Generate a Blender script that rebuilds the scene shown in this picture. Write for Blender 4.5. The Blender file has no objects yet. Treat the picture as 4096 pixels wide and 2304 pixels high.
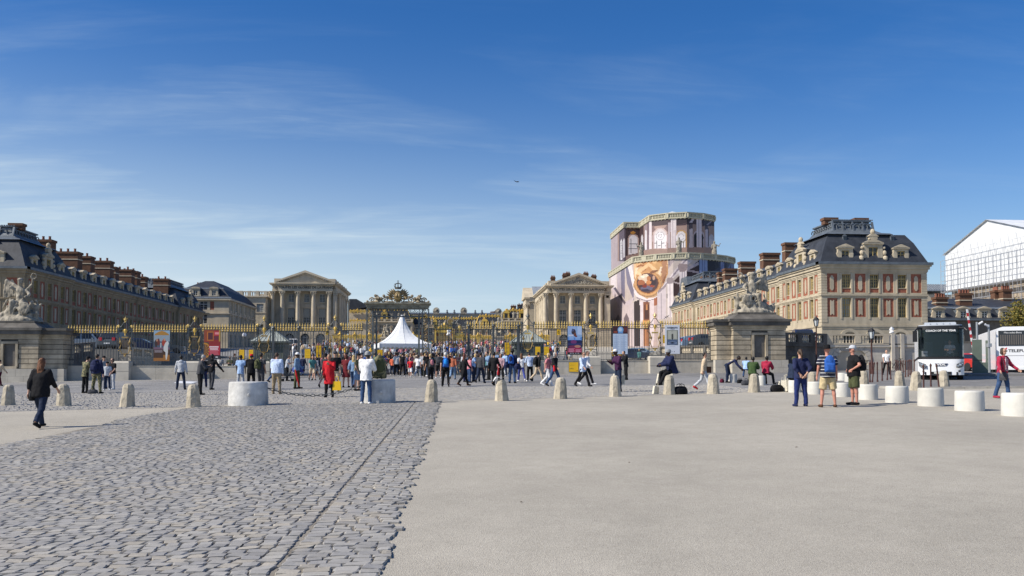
import bpy,bmesh,math,random
import numpy as np
from mathutils import Vector,Matrix,noise as mnoise
R = math.radians
random.seed(7)
rng = np.random.default_rng(11)
SC = bpy.context.scene
COL = SC.collection
# --- camera
FOC,SHY,PIT,YAW,EYE = 0.8318,0.0546,R(2.0),R(4.35),1.65
cam = bpy.data.cameras.new('camera'); camo = bpy.data.objects.new('camera',cam); COL.objects.link(camo)
camo.location = (0,0,EYE); camo.rotation_euler = (R(90) + PIT,0,-YAW)
cam.sensor_width = 36; cam.lens = 36 * FOC; cam.shift_y = SHY; cam.clip_start = 0.1; cam.clip_end = 6000
SC.camera = camo
# --- sky and sun
SUN_EL,SUN_AZ = R(41),R(15)          # azimuth measured from -X towards the camera side (-Y)
to_sun = Vector((-math.cos(SUN_AZ) * math.cos(SUN_EL),-math.sin(SUN_AZ) * math.cos(SUN_EL),math.sin(SUN_EL)))
W = bpy.data.worlds.new('World'); SC.world = W; W.use_nodes = True
def make_world():
 nt = W.node_tree; nt.nodes.clear(); N = nt.nodes.new; L = nt.links.new
 out = N('ShaderNodeOutputWorld'); bg = N('ShaderNodeBackground'); L(bg.outputs[0],out.inputs[0])
 sky = N('ShaderNodeTexSky'); sky.sky_type = 'NISHITA'; sky.sun_disc = False
 sky.sun_elevation = SUN_EL; sky.sun_rotation = math.atan2(to_sun.x,to_sun.y)
 sky.altitude = 0; sky.air_density = 1.0; sky.dust_density = 0.35; sky.ozone_density = 3.5
 hs = N('ShaderNodeHueSaturation'); hs.inputs['Hue'].default_value = 0.512; hs.inputs['Saturation'].default_value = 1.46; hs.inputs['Value'].default_value = 1.16
 L(sky.outputs[0],hs.inputs['Color'])
 tc = N('ShaderNodeTexCoord'); sp = N('ShaderNodeSeparateXYZ'); L(tc.outputs['Generated'],sp.inputs[0])
 mx = N('ShaderNodeMath'); mx.operation = 'MAXIMUM'; L(sp.outputs[2],mx.inputs[0]); mx.inputs[1].default_value = 0.03
 ad = N('ShaderNodeMath'); ad.operation = 'ADD'; L(mx.outputs[0],ad.inputs[0]); ad.inputs[1].default_value = 0.12
 dv = N('ShaderNodeVectorMath'); dv.operation = 'DIVIDE'
 cb = N('ShaderNodeCombineXYZ'); L(ad.outputs[0],cb.inputs[0]); L(ad.outputs[0],cb.inputs[1]); cb.inputs[2].default_value = 1
 L(tc.outputs['Generated'],dv.inputs[0]); L(cb.outputs[0],dv.inputs[1])
 mp = N('ShaderNodeMapping'); mp.inputs['Rotation'].default_value = (0,0,R(14)); mp.inputs['Scale'].default_value = (0.75,2.1,0.0)
 mp.inputs['Location'].default_value = (1.7,0.55,0)
 L(dv.outputs[0],mp.inputs[0])
 n1 = N('ShaderNodeTexNoise'); n1.inputs['Scale'].default_value = 0.9; n1.inputs['Detail'].default_value = 8; n1.inputs['Roughness'].default_value = 0.55
 n1.inputs['Distortion'].default_value = 0.6; L(mp.outputs[0],n1.inputs['Vector'])
 r1 = N('ShaderNodeMapRange'); r1.inputs['From Min'].default_value = 0.46; r1.inputs['From Max'].default_value = 0.80; L(n1.outputs['Fac'],r1.inputs[0])
 mp2 = N('ShaderNodeMapping'); mp2.inputs['Rotation'].default_value = (0,0,R(-8)); mp2.inputs['Scale'].default_value = (1.4,7.0,0.0); L(dv.outputs[0],mp2.inputs[0])
 n2 = N('ShaderNodeTexNoise'); n2.inputs['Scale'].default_value = 1.5; n2.inputs['Detail'].default_value = 9; n2.inputs['Roughness'].default_value = 0.62
 n2.inputs['Distortion'].default_value = 1.1; L(mp2.outputs[0],n2.inputs['Vector'])
 r2 = N('ShaderNodeMapRange'); r2.inputs['From Min'].default_value = 0.40; r2.inputs['From Max'].default_value = 0.85; L(n2.outputs['Fac'],r2.inputs[0])
 ml = N('ShaderNodeMath'); ml.operation = 'MULTIPLY'; L(r1.outputs[0],ml.inputs[0]); L(r2.outputs[0],ml.inputs[1])
 pw = N('ShaderNodeMath'); pw.operation = 'MULTIPLY'; L(ml.outputs[0],pw.inputs[0]); pw.inputs[1].default_value = 0.8
 ad2 = N('ShaderNodeMath'); ad2.operation = 'MULTIPLY_ADD'; L(r1.outputs[0],ad2.inputs[0]); ad2.inputs[1].default_value = 0.26; L(pw.outputs[0],ad2.inputs[2]); ad2.use_clamp = True
 ex = N('ShaderNodeMath'); ex.operation = 'MULTIPLY'; L(mx.outputs[0],ex.inputs[0]); L(mx.outputs[0],ex.inputs[1])
 ex2 = N('ShaderNodeMath'); ex2.operation = 'MULTIPLY'; L(ex.outputs[0],ex2.inputs[0]); ex2.inputs[1].default_value = -29.0
 e2 = N('ShaderNodeMath'); e2.operation = 'EXPONENT'; L(ex2.outputs[0],e2.inputs[0])
 sx = N('ShaderNodeMath'); sx.operation = 'MULTIPLY_ADD'; L(sp.outputs[0],sx.inputs[0]); sx.inputs[1].default_value = -0.85; sx.inputs[2].default_value = 0.90
 hz = N('ShaderNodeMath'); hz.operation = 'MULTIPLY'; L(e2.outputs[0],hz.inputs[0]); L(sx.outputs[0],hz.inputs[1]); hz.use_clamp = True
 cl = N('ShaderNodeMapRange'); cl.inputs[1].default_value = .20; cl.inputs[2].default_value = .40; cl.inputs[3].default_value = 1; cl.inputs[4].default_value = .22; L(mx.outputs[0],cl.inputs[0])
 c2 = N('ShaderNodeMath'); c2.operation = 'MULTIPLY'; L(cl.outputs[0],c2.inputs[0])
 az = N('ShaderNodeMath'); az.operation = 'MULTIPLY_ADD'; L(sp.outputs[0],az.inputs[0]); az.inputs[1].default_value = -0.9; az.inputs[2].default_value = 0.72; az.use_clamp = True
 a3 = N('ShaderNodeMath'); a3.operation = 'MULTIPLY'; L(az.outputs[0],a3.inputs[0]); L(ad2.outputs[0],a3.inputs[1]); L(a3.outputs[0],c2.inputs[1])
 c3 = N('ShaderNodeMath'); c3.operation = 'ADD'; L(c2.outputs[0],c3.inputs[0]); c3.inputs[1].default_value = 0.05
 sm = N('ShaderNodeMath'); sm.operation = 'ADD'; L(hz.outputs[0],sm.inputs[0]); L(c3.outputs[0],sm.inputs[1]); sm.use_clamp = True
 mixn = N('ShaderNodeMix'); mixn.data_type = 'RGBA'; L(sm.outputs[0],mixn.inputs['Factor'])
 L(hs.outputs[0],mixn.inputs['A']); mixn.inputs['B'].default_value = (6.0,7.3,8.3,1)
 L(mixn.outputs['Result'],bg.inputs[0]); bg.inputs[1].default_value = 0.085
make_world()
sl = bpy.data.lights.new('sun','SUN'); sl.energy = 5.0; sl.angle = R(0.53); sl.color = (1.0,0.93,0.82)
so = bpy.data.objects.new('sun',sl); COL.objects.link(so); so.location = (-60,-20,60)
so.rotation_euler = (-to_sun).to_track_quat('-Z','Y').to_euler()
SC.view_settings.view_transform = 'Standard'; SC.view_settings.look = 'None'; SC.view_settings.exposure = 0.25
SC.view_settings.gamma = 1.0; SC.view_settings.use_curve_mapping = False
try:
 SC.cycles.max_bounces = 5; SC.cycles.transparent_max_bounces = 8
except Exception: pass
# --- ground height and pixel rays
AX = -3.93                                # axis of the court
def G(x,y):
 k = 1.0 if y < 70 else max(0.0,1 - (y - 70) / 30.0)
 xc = max(-60,min(80,x))
 z = (0.01 if xc > 0 else 0.0145) * xc * k
 if y < 70: return z + 0.022 * y
 if y < 200: return z + 1.54 + 0.05 * (y - 70)
 return z + 8.04 + 0.02 * (min(y,420) - 200)
_M = camo.rotation_euler.to_matrix()
def ray(px,py):
 d = _M @ Vector(((px - 2048) / 4096,-(py - 1152) / 4096 + SHY,-FOC))
 return Vector((0,0,EYE)),d.normalized()
def pY(px,py,Y):
 o,d = ray(px,py); t = Y / d.y
 return o + d * t
def gp(px,py):
 o,d = ray(px,py); t = 2.0
 def f(t):
  p = o + d * t; return p.z - G(p.x,p.y)
 while f(t) > 0 and t < 420: t += 0.5
 a,b = t - 0.5,t
 for _ in range(30):
  m = (a + b) / 2
  if f(m) > 0: a = m
  else: b = m
 return o + d * b
def XY(px,Y): return pY(px,1400,Y).x
def ZY(py,Y,px=2048): return pY(px,py,Y).z
# --- materials
MATS = {}
def mat(name,col,rough=0.7,metal=0.0,var=0.0,vscale=3.0,bump=0.0,bscale=20.0,spec=0.4,streak=0.0,emit=None,objrand=0.0,detail=4):
 if name in MATS: return MATS[name]
 m = bpy.data.materials.new(name); m.use_nodes = True; MATS[name] = m
 nt = m.node_tree; N = nt.nodes.new; L = nt.links.new
 b = nt.nodes['Principled BSDF']
 c = (*col,1) if len(col) == 3 else col
 b.inputs['Base Color'].default_value = c; b.inputs['Roughness'].default_value = rough; b.inputs['Metallic'].default_value = metal
 b.inputs['Specular IOR Level'].default_value = spec
 m.diffuse_color = c
 cur = None
 if var > 0 or streak > 0 or bump > 0:
  tc = N('ShaderNodeTexCoord')
 if var > 0:
  n = N('ShaderNodeTexNoise'); n.inputs['Scale'].default_value = vscale; n.inputs['Detail'].default_value = detail; n.inputs['Roughness'].default_value = 0.6
  geo = N('ShaderNodeNewGeometry'); L(geo.outputs['Position'],n.inputs['Vector'])
  mr = N('ShaderNodeMapRange'); mr.inputs['From Min'].default_value = 0.3; mr.inputs['From Max'].default_value = 0.7
  mr.inputs['To Min'].default_value = 1 - var; mr.inputs['To Max'].default_value = 1 + var * 0.6; L(n.outputs['Fac'],mr.inputs[0])
  vm = N('ShaderNodeVectorMath'); vm.operation = 'SCALE'; vm.inputs[0].default_value = c[:3]; L(mr.outputs[0],vm.inputs['Scale'])
  cur = vm.outputs[0]
 if streak > 0:
  n = N('ShaderNodeTexNoise'); n.inputs['Scale'].default_value = 1.0; n.inputs['Detail'].default_value = 5
  mp = N('ShaderNodeMapping'); mp.inputs['Scale'].default_value = (1.3,1.3,0.16)
  geo = N('ShaderNodeNewGeometry'); L(geo.outputs['Position'],mp.inputs[0]); L(mp.outputs[0],n.inputs['Vector'])
  mr = N('ShaderNodeMapRange'); mr.inputs['From Min'].default_value = 0.5; mr.inputs['From Max'].default_value = 0.72
  mr.inputs['To Min'].default_value = 1.0; mr.inputs['To Max'].default_value = 1 - streak; L(n.outputs['Fac'],mr.inputs[0])
  vm = N('ShaderNodeVectorMath'); vm.operation = 'SCALE'; L(mr.outputs[0],vm.inputs['Scale'])
  if cur: L(cur,vm.inputs[0])
  else: vm.inputs[0].default_value = c[:3]
  cur = vm.outputs[0]
 if objrand > 0:
  oi = N('ShaderNodeObjectInfo'); mr = N('ShaderNodeMapRange'); mr.inputs['To Min'].default_value = 1 - objrand; mr.inputs['To Max'].default_value = 1 + objrand
  L(oi.outputs['Random'],mr.inputs[0]); vm = N('ShaderNodeVectorMath'); vm.operation = 'SCALE'; L(mr.outputs[0],vm.inputs['Scale'])
  if cur: L(cur,vm.inputs[0])
  else: vm.inputs[0].default_value = c[:3]
  cur = vm.outputs[0]
 if cur: L(cur,b.inputs['Base Color'])
 if bump > 0:
  n = N('ShaderNodeTexNoise'); n.inputs['Scale'].default_value = bscale; n.inputs['Detail'].default_value = 5; L(tc.outputs['Object'],n.inputs['Vector'])
  bp = N('ShaderNodeBump'); bp.inputs['Strength'].default_value = bump; bp.inputs['Distance'].default_value = 0.03
  L(n.outputs['Fac'],bp.inputs['Height']); L(bp.outputs[0],b.inputs['Normal'])
 if emit:
  b.inputs['Emission Color'].default_value = (*emit[:3],1); b.inputs['Emission Strength'].default_value = emit[3]
 return m
STONE = mat('limestone',(0.53,0.455,0.335),0.85,var=0.22,vscale=0.5,streak=0.12,bump=0.25,bscale=6)
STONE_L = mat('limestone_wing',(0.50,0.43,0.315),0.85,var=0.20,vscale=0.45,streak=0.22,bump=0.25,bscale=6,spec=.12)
STONE_LW = mat('shade_toned_limestone',(0.34,0.275,0.185),0.9,var=0.25,vscale=0.45,streak=0.3,bump=0.25,bscale=6,spec=.05)  # wing limestone darkened in its colour to deepen the left wing's shade
STONE_G = mat('weathered_stone',(0.43,0.365,0.265),0.9,var=0.38,vscale=0.9,streak=0.35,bump=0.4,bscale=7,objrand=0.10)
STONE_D = mat('grimy_shade_stone',(0.13,0.12,0.105),0.92,var=0.45,vscale=0.8,streak=0.35,bump=0.4,bscale=7)  # grime on the pier caps; shade put into colour on the terrace wall
STONE_W = mat('pale_wall_stone',(0.50,0.46,0.385),0.85,var=0.2,vscale=0.8,streak=0.2,bump=0.2,bscale=9,objrand=0.05)
STATUE = mat('statue_stone',(0.34,0.305,0.24),0.85,var=0.5,vscale=2.6,streak=0.35,bump=0.4,bscale=10)
BRICK = mat('brick',(0.32,0.11,0.065),0.85,var=0.35,vscale=5,bump=0.3,bscale=14)
BRICK_C = mat('chimney_brick',(0.135,0.068,0.04),0.88,var=0.3,vscale=2.2,bump=0.3,bscale=14)
POT = mat('terracotta',(0.24,0.095,0.06),0.85,var=0.2)
SLATE = mat('slate',(0.042,0.047,0.057),0.6,var=0.35,vscale=1.1,bump=0.35,bscale=3.5,spec=0.25)
LEAD = mat('lead',(0.13,0.15,0.17),0.5,metal=0.2,var=0.35,vscale=1.6,bump=0.3,bscale=4)
LEAD_P = mat('pale_lead',(0.30,0.33,0.36),0.5,metal=0.15,var=0.25,vscale=1.2)
GOLD = mat('gilding',(0.80,0.53,0.12),0.38,metal=0.4,var=0.3,vscale=6)
GOLD_D = mat('tarnished_gilding',(0.36,0.25,0.10),0.5,metal=0.45,var=0.5,vscale=5)
GOLD_S = mat('old_gold',(0.64,0.46,0.15),0.45,metal=0.3,var=0.35,vscale=4)
IRON = mat('wrought_iron',(0.075,0.085,0.09),0.5,metal=0.3,var=0.2)
IRON_G = mat('grey_iron',(0.11,0.125,0.125),0.55,metal=0.2,var=0.3)
IRON_B = mat('brown_iron',(0.07,0.028,0.022),0.5)
GLASS = mat('dark_glass',(0.022,0.026,0.032),0.12,spec=0.5)
GLASS_Y = mat('window_glass',(0.06,0.055,0.042),0.18,spec=0.5)
FRAME_Y = mat('ochre_frame',(0.42,0.32,0.13),0.6)
FRAME_W = mat('white_frame',(0.55,0.55,0.52),0.6)
BLIND = mat('window_blind',(0.30,0.31,0.28),0.8)
WHITE = mat('white_paint',(0.78,0.78,0.77),0.4,var=0.04)
CONC = mat('white_concrete',(0.60,0.585,0.53),0.75,var=0.13,vscale=3,streak=.16,bump=0.12,bscale=14)
CONC_G = mat('stained_concrete',(0.57,0.565,0.54),0.8,var=0.38,streak=.2,vscale=2.4,bump=0.25,bscale=12)
BOLL = mat('bollard_stone',(0.44,0.39,0.30),0.9,var=0.3,vscale=5,bump=0.6,bscale=14,objrand=0.14)
CANVAS = mat('tent_canvas',(0.76,0.77,0.77),0.7,var=0.03)
SHEET = mat('white_sheeting',(0.70,0.72,0.73),0.6,var=0.13,vscale=0.6,streak=.08,bump=.5,bscale=.8)
HUT = mat('grey_green_boards',(0.155,0.175,0.145),0.65,var=0.15)
HUT_R = mat('zinc_roof',(0.33,0.36,0.33),0.5,var=0.2)
YEL = mat('yellow_sign',(0.80,0.50,0.012),0.5)
YEL_C = mat('yellow_hoarding',(0.78,0.55,0.10),0.6)
BLACK = mat('black_paint',(0.012,0.012,0.013),0.5)
RUBBER = mat('rubber',(0.02,0.02,0.02),0.8)
SILVER = mat('silver_paint',(0.45,0.47,0.49),0.3,metal=0.4)
CHROME = mat('chrome',(0.6,0.62,0.64),0.2,metal=0.9)
RED = mat('red_paint',(0.45,0.03,0.025),0.4)
NAVYCAR = mat('navy_car_paint',(0.02,0.03,0.07),0.25,spec=0.6)
GREYCAR = mat('grey_car_paint',(0.06,0.07,0.08),0.25,spec=0.6)
BLUECAR = mat('pale_blue_car_paint',(0.22,0.30,0.40),0.25,spec=0.6)
LAMPG = mat('lamp_glass',(0.55,0.58,0.58),0.15)
TAIL = mat('tail_light',(0.5,0.02,0.03),0.25)
BUSW = mat('coach_white',(0.80,0.81,0.82),0.22,spec=0.6)
CABIN = mat('cabinet_green',(0.12,0.15,0.12),0.55,var=0.1)
# --- mesh builder
class MB:
 def __init__(s): s.v = []; s.f = []; s.m = []
 def add(s,vs,fs,mi=0):
  o = len(s.v); s.v.extend([tuple(v) for v in vs]); s.f.extend([tuple(i + o for i in f) for f in fs]); s.m.extend([mi] * len(fs)); return s
 def box(s,x0,x1,y0,y1,z0,z1,mi=0):
  if x0 > x1: x0,x1 = x1,x0
  if y0 > y1: y0,y1 = y1,y0
  if z0 > z1: z0,z1 = z1,z0
  return s.add([(x0,y0,z0),(x1,y0,z0),(x1,y1,z0),(x0,y1,z0),(x0,y0,z1),(x1,y0,z1),(x1,y1,z1),(x0,y1,z1)],
              [(0,3,2,1),(4,5,6,7),(0,1,5,4),(1,2,6,5),(2,3,7,6),(3,0,4,7)],mi)
 def cbox(s,c,sx,sy,sz,mi=0,rz=0.0,M=None):
  vs = []
  for dz in (-.5,.5):
   for dx,dy in ((-.5,-.5),(.5,-.5),(.5,.5),(-.5,.5)):
    p = Vector((dx*sx,dy*sy,dz*sz))
    if M is not None: p = M @ p
    elif rz: p = Matrix.Rotation(rz,3,'Z') @ p
    vs.append((c[0]+p.x,c[1]+p.y,c[2]+p.z))
  return s.add(vs,[(0,3,2,1),(4,5,6,7),(0,1,5,4),(1,2,6,5),(2,3,7,6),(3,0,4,7)],mi)
 def lathe(s,prof,c=(0,0,0),n=12,mi=0,rot=0.0,sx=1,sy=1,cap=True):
  vs = []; fs = []
  for r,z in prof:
   for k in range(n):
    a = rot + 2*math.pi*k/n; vs.append((c[0]+r*sx*math.cos(a),c[1]+r*sy*math.sin(a),c[2]+z))
  for i in range(len(prof)-1):
   for k in range(n):
    k2 = (k+1) % n; fs.append((i*n+k,i*n+k2,(i+1)*n+k2,(i+1)*n+k))
  if cap:
   fs.append(tuple(range(n))[::-1]); fs.append(tuple((len(prof)-1)*n+k for k in range(n)))
  return s.add(vs,fs,mi)
 def tube(s,pts,rad,n=6,mi=0,closed=False):
  pts = [Vector(p) for p in pts]; m = len(pts); vs = []; fs = []
  if not hasattr(rad,'__len__'): rad = [rad]*m
  for i,p in enumerate(pts):
   a = pts[(i-1) % m] if (closed or i > 0) else p; b = pts[(i+1) % m] if (closed or i < m-1) else p
   d = (b-a); d = d.normalized() if d.length > 1e-9 else Vector((0,0,1))
   up = Vector((0,0,1)) if abs(d.z) < 0.9 else Vector((1,0,0))
   u = d.cross(up).normalized(); w = u.cross(d)
   for k in range(n):
    t = 2*math.pi*k/n; q = p + u*(rad[i]*math.cos(t)) + w*(rad[i]*math.sin(t)); vs.append(q)
  R_ = m if closed else m-1
  for i in range(R_):
   j = (i+1) % m
   for k in range(n):
    k2 = (k+1) % n; fs.append((i*n+k,i*n+k2,j*n+k2,j*n+k))
  if not closed: fs.append(tuple(range(n))[::-1]); fs.append(tuple((m-1)*n+k for k in range(n)))
  return s.add(vs,fs,mi)
 def bar(s,a,b,w,h=None,mi=0):
  a = Vector(a); b = Vector(b); h = h or w; d = (b-a).normalized()
  up = Vector((0,0,1)) if abs(d.z) < 0.95 else Vector((0,1,0))
  u = d.cross(up).normalized()*w/2; v = u.normalized().cross(d)*h/2
  vs = [a-u-v,a+u-v,a+u+v,a-u+v,b-u-v,b+u-v,b+u+v,b-u+v]
  return s.add(vs,[(0,3,2,1),(4,5,6,7),(0,1,5,4),(1,2,6,5),(2,3,7,6),(3,0,4,7)],mi)
 def prism(s,poly,axis,a,b,mi=0):
  """poly: 2D outline; axis 'x': poly=(y,z); 'y': poly=(x,z); 'z': poly=(x,y)"""
  def P(q,t):
   return (t,q[0],q[1]) if axis == 'x' else (q[0],t,q[1]) if axis == 'y' else (q[0],q[1],t)
  n = len(poly); vs = [P(q,a) for q in poly] + [P(q,b) for q in poly]
  fs = [tuple(range(n))[::-1],tuple(range(n,2*n))] + [(i,(i+1) % n,n+(i+1) % n,n+i) for i in range(n)]
  return s.add(vs,fs,mi)
 def quad(s,a,b,c,d,mi=0): return s.add([a,b,c,d],[(0,1,2,3)],mi)
 def sphere(s,c,r,n=8,m=5,mi=0,sx=1,sy=1,sz=1):
  prof = [(max(1e-4,r*math.sin(math.pi*i/m)),-r*math.cos(math.pi*i/m)*sz) for i in range(m+1)]
  return s.lathe(prof,c,n,mi,sx=sx,sy=sy)
 def mesh(s,name,mats,smooth=False):
  me = bpy.data.meshes.new(name); me.from_pydata(s.v,[],s.f)
  for m in (mats if isinstance(mats,(list,tuple)) else [mats]): me.materials.append(m)
  if any(s.m): me.polygons.foreach_set('material_index',s.m)
  bm = bmesh.new(); bm.from_mesh(me); bmesh.ops.recalc_face_normals(bm,faces=bm.faces); bm.to_mesh(me); bm.free()
  if smooth:
   try: me.shade_auto_smooth if False else None
   except Exception: pass
   me.polygons.foreach_set('use_smooth',[True]*len(me.polygons))
   if smooth != 'all': autosmooth(me,R(40))
  me.update(); return me
 def build(s,name,mats,parent=None,smooth=False,**k):
  return obj(name,s.mesh(name,mats,smooth),parent,**k)
def autosmooth(me,ang):
 bm = bmesh.new(); bm.from_mesh(me)
 for e in bm.edges:
  if len(e.link_faces) == 2 and e.calc_face_angle(0) > ang: e.smooth = False
 bm.to_mesh(me); bm.free()
def obj(name,me,parent=None,loc=None,rot=None,scale=None,mats=None,kind=None,label=None):
 o = bpy.data.objects.new(name,me); COL.objects.link(o)
 if parent is not None: o.parent = parent
 if loc is not None: o.location = loc
 if rot is not None: o.rotation_euler = rot
 if scale is not None: o.scale = scale if hasattr(scale,'__len__') else (scale,)*3
 if mats:
  for i,m in enumerate(mats):
   if m is not None: o.material_slots[i].link = 'OBJECT'; o.material_slots[i].material = m
 if kind: o['kind'] = kind
 if label: o['label'] = label
 return o
def tag(o,label,cat,group=None):
 o['label'] = label; o['category'] = cat
 if group: o['group'] = group
 return o
def thing(name,label,cat,loc=(0,0,0),rz=0.0,group=None):
 o = bpy.data.objects.new(name,None); COL.objects.link(o); o.location = loc; o.rotation_euler = (0,0,rz); o.empty_display_size = 0.2
 return tag(o,label,cat,group)
def struct(o): o['kind'] = 'structure'; return o
def dup(o,parent=None,loc=None,rz=None,label=None,kids=None):
 """copy a thing and every part below it"""
 c = o.copy(); COL.objects.link(c)
 if parent is not None: c.parent = parent
 if loc is not None: c.location = loc
 if rz is not None: c.rotation_euler = (0,0,rz)
 if label: c['label'] = label
 for ch in KIDS.get(o.name,list(o.children)): dup(ch,c)
 return c
KIDS = {}
TS = bpy.data.scenes.new('work')
def work_dg():
 with bpy.context.temp_override(scene=TS,view_layer=TS.view_layers[0]):
  return bpy.context.evaluated_depsgraph_get()
def text(s,size,parent,loc,rot,m,extrude=0.004,name='lettering',bold=0.0,sx=1.0):
 cu = bpy.data.curves.new(name,'FONT'); cu.body = s; cu.size = size; cu.extrude = extrude; cu.align_x = 'CENTER'; cu.align_y = 'CENTER'; cu.offset = bold; cu.resolution_u = 2
 c = bpy.data.objects.new('tmp',cu); TS.collection.objects.link(c); dg = work_dg(); me = bpy.data.meshes.new_from_object(c.evaluated_get(dg)); bpy.data.objects.remove(c); bpy.data.curves.remove(cu)
 me.materials.clear(); me.materials.append(m); return obj(name,me,parent,loc,rot,(sx,1,1))
def in_poly(px,py,poly):
 ins = np.zeros(px.shape,bool); n = len(poly); j = n-1
 for i in range(n):
  xi,yi = poly[i]; xj,yj = poly[j]
  if yi != yj:
   c = ((yi > py) != (yj > py)) & (px < (xj-xi)*(py-yi)/(yj-yi)+xi); ins ^= c
  j = i
 return ins
def ell(cx,cy,rx,ry,n=28,rot=0): return [(cx+rx*math.cos(t)*math.cos(rot)-ry*math.sin(t)*math.sin(rot),cy+rx*math.cos(t)*math.sin(rot)+ry*math.sin(t)*math.cos(rot)) for t in [2*math.pi*i/n for i in range(n)]]
def srgb(*c):
 return tuple(((x/255)/12.92 if x/255 <= .04045 else ((x/255+.055)/1.055)**2.4) for x in c)
def attr_mat(name,rough=0.6,gain=1.0):
 m = bpy.data.materials.new(name); m.use_nodes = True; nt = m.node_tree
 a = nt.nodes.new('ShaderNodeAttribute'); a.attribute_name = 'print'; b = nt.nodes['Principled BSDF']; b.inputs['Roughness'].default_value = rough
 nt.links.new(a.outputs['Color'],b.inputs['Base Color']); return m
PRINT = attr_mat('printed_sheet',0.55)
CLOTH_PRINT = attr_mat('printed_cloth',0.8)
def set_print(me,cols):
 """cols: one rgb per face"""
 at = me.color_attributes.new('print','FLOAT_COLOR','CORNER')
 tot = np.zeros(len(me.polygons),np.int32); me.polygons.foreach_get('loop_total',tot)
 c = np.repeat(np.concatenate([np.asarray(cols,np.float32),np.ones((len(cols),1),np.float32)],1),tot,axis=0)
 at.data.foreach_set('color',c.ravel())
# --- ground materials
def gravel_mat():
 m = bpy.data.materials.new('resin_bound_gravel'); m.use_nodes = True; nt = m.node_tree; N = nt.nodes.new; L = nt.links.new
 b = nt.nodes['Principled BSDF']; b.inputs['Roughness'].default_value = 0.95; b.inputs['Specular IOR Level'].default_value = 0.15
 geo = N('ShaderNodeNewGeometry')
 def noise(sc,det=3,rough=.6):
  n = N('ShaderNodeTexNoise'); n.inputs['Scale'].default_value = sc; n.inputs['Detail'].default_value = det; n.inputs['Roughness'].default_value = rough; L(geo.outputs['Position'],n.inputs['Vector']); return n
 vo = N('ShaderNodeTexVoronoi'); vo.inputs['Scale'].default_value = 105; L(geo.outputs['Position'],vo.inputs['Vector'])
 cr = N('ShaderNodeValToRGB'); L(vo.outputs['Color'],cr.inputs[0]); e = cr.color_ramp.elements
 e[0].position = 0.0; e[0].color = (.26,.235,.195,1); e[1].position = 1.0; e[1].color = (.54,.50,.425,1)
 for p,c in ((.18,(.33,.302,.255,1)),(.5,(.41,.378,.312,1)),(.8,(.44,.41,.345,1))):
  x = e.new(p); x.color = c
 big = noise(.22,5); mr = N('ShaderNodeMapRange'); mr.inputs[1].default_value = .3; mr.inputs[2].default_value = .7; mr.inputs[3].default_value = .86; mr.inputs[4].default_value = 1.10; L(big.outputs['Fac'],mr.inputs[0])
 mid = noise(2.2,6,.7); mr2 = N('ShaderNodeMapRange'); mr2.inputs[1].default_value = .3; mr2.inputs[2].default_value = .7; mr2.inputs[3].default_value = .90; mr2.inputs[4].default_value = 1.06; L(mid.outputs['Fac'],mr2.inputs[0])
 mu = N('ShaderNodeMath'); mu.operation = 'MULTIPLY'; L(mr.outputs[0],mu.inputs[0]); L(mr2.outputs[0],mu.inputs[1])
 st = noise(.55,7,.72); ms = N('ShaderNodeMapRange'); ms.inputs[1].default_value = .58; ms.inputs[2].default_value = .70; ms.inputs[3].default_value = 1; ms.inputs[4].default_value = .87; L(st.outputs['Fac'],ms.inputs[0]); mu2 = N('ShaderNodeMath'); mu2.operation = 'MULTIPLY'; L(mu.outputs[0],mu2.inputs[0]); L(ms.outputs[0],mu2.inputs[1])
 vm = N('ShaderNodeVectorMath'); vm.operation = 'SCALE'; L(cr.outputs[0],vm.inputs[0]); L(mu2.outputs[0],vm.inputs['Scale']); L(vm.outputs[0],b.inputs['Base Color'])
 bp = N('ShaderNodeBump'); bp.inputs['Strength'].default_value = .45; bp.inputs['Distance'].default_value = .012; L(vo.outputs['Distance'],bp.inputs['Height']); L(bp.outputs[0],b.inputs['Normal'])
 return m
GRAVEL = gravel_mat()
def cobble_far_mat():
 m = bpy.data.materials.new('far_cobbles'); m.use_nodes = True; nt = m.node_tree; N = nt.nodes.new; L = nt.links.new
 b = nt.nodes['Principled BSDF']; b.inputs['Roughness'].default_value = .75
 geo = N('ShaderNodeNewGeometry'); mp = N('ShaderNodeMapping'); L(geo.outputs['Position'],mp.inputs[0])
 br = N('ShaderNodeTexBrick'); br.inputs['Scale'].default_value = 1.0; br.inputs['Brick Width'].default_value = .2; br.inputs['Row Height'].default_value = .17
 br.inputs['Mortar Size'].default_value = .016; br.inputs['Mortar Smooth'].default_value = .6; br.inputs['Color1'].default_value = (.26,.253,.24,1); br.inputs['Color2'].default_value = (.325,.314,.29,1); br.inputs['Mortar'].default_value = (.12,.11,.095,1)
 L(mp.outputs[0],br.inputs['Vector'])
 n = N('ShaderNodeTexNoise'); n.inputs['Scale'].default_value = .35; n.inputs['Detail'].default_value = 6; L(geo.outputs['Position'],n.inputs['Vector'])
 mr = N('ShaderNodeMapRange'); mr.inputs[1].default_value = .3; mr.inputs[2].default_value = .7; mr.inputs[3].default_value = .78; mr.inputs[4].default_value = 1.15; L(n.outputs['Fac'],mr.inputs[0])
 vm = N('ShaderNodeVectorMath'); vm.operation = 'SCALE'; L(br.outputs['Color'],vm.inputs[0]); L(mr.outputs[0],vm.inputs['Scale']); L(vm.outputs[0],b.inputs['Base Color'])
 bp = N('ShaderNodeBump'); bp.inputs['Strength'].default_value = .8; bp.inputs['Distance'].default_value = .02; bp.invert = True; L(br.outputs['Fac'],bp.inputs['Height']); L(bp.outputs[0],b.inputs['Normal'])
 return m
COB_FAR = cobble_far_mat()
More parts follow.
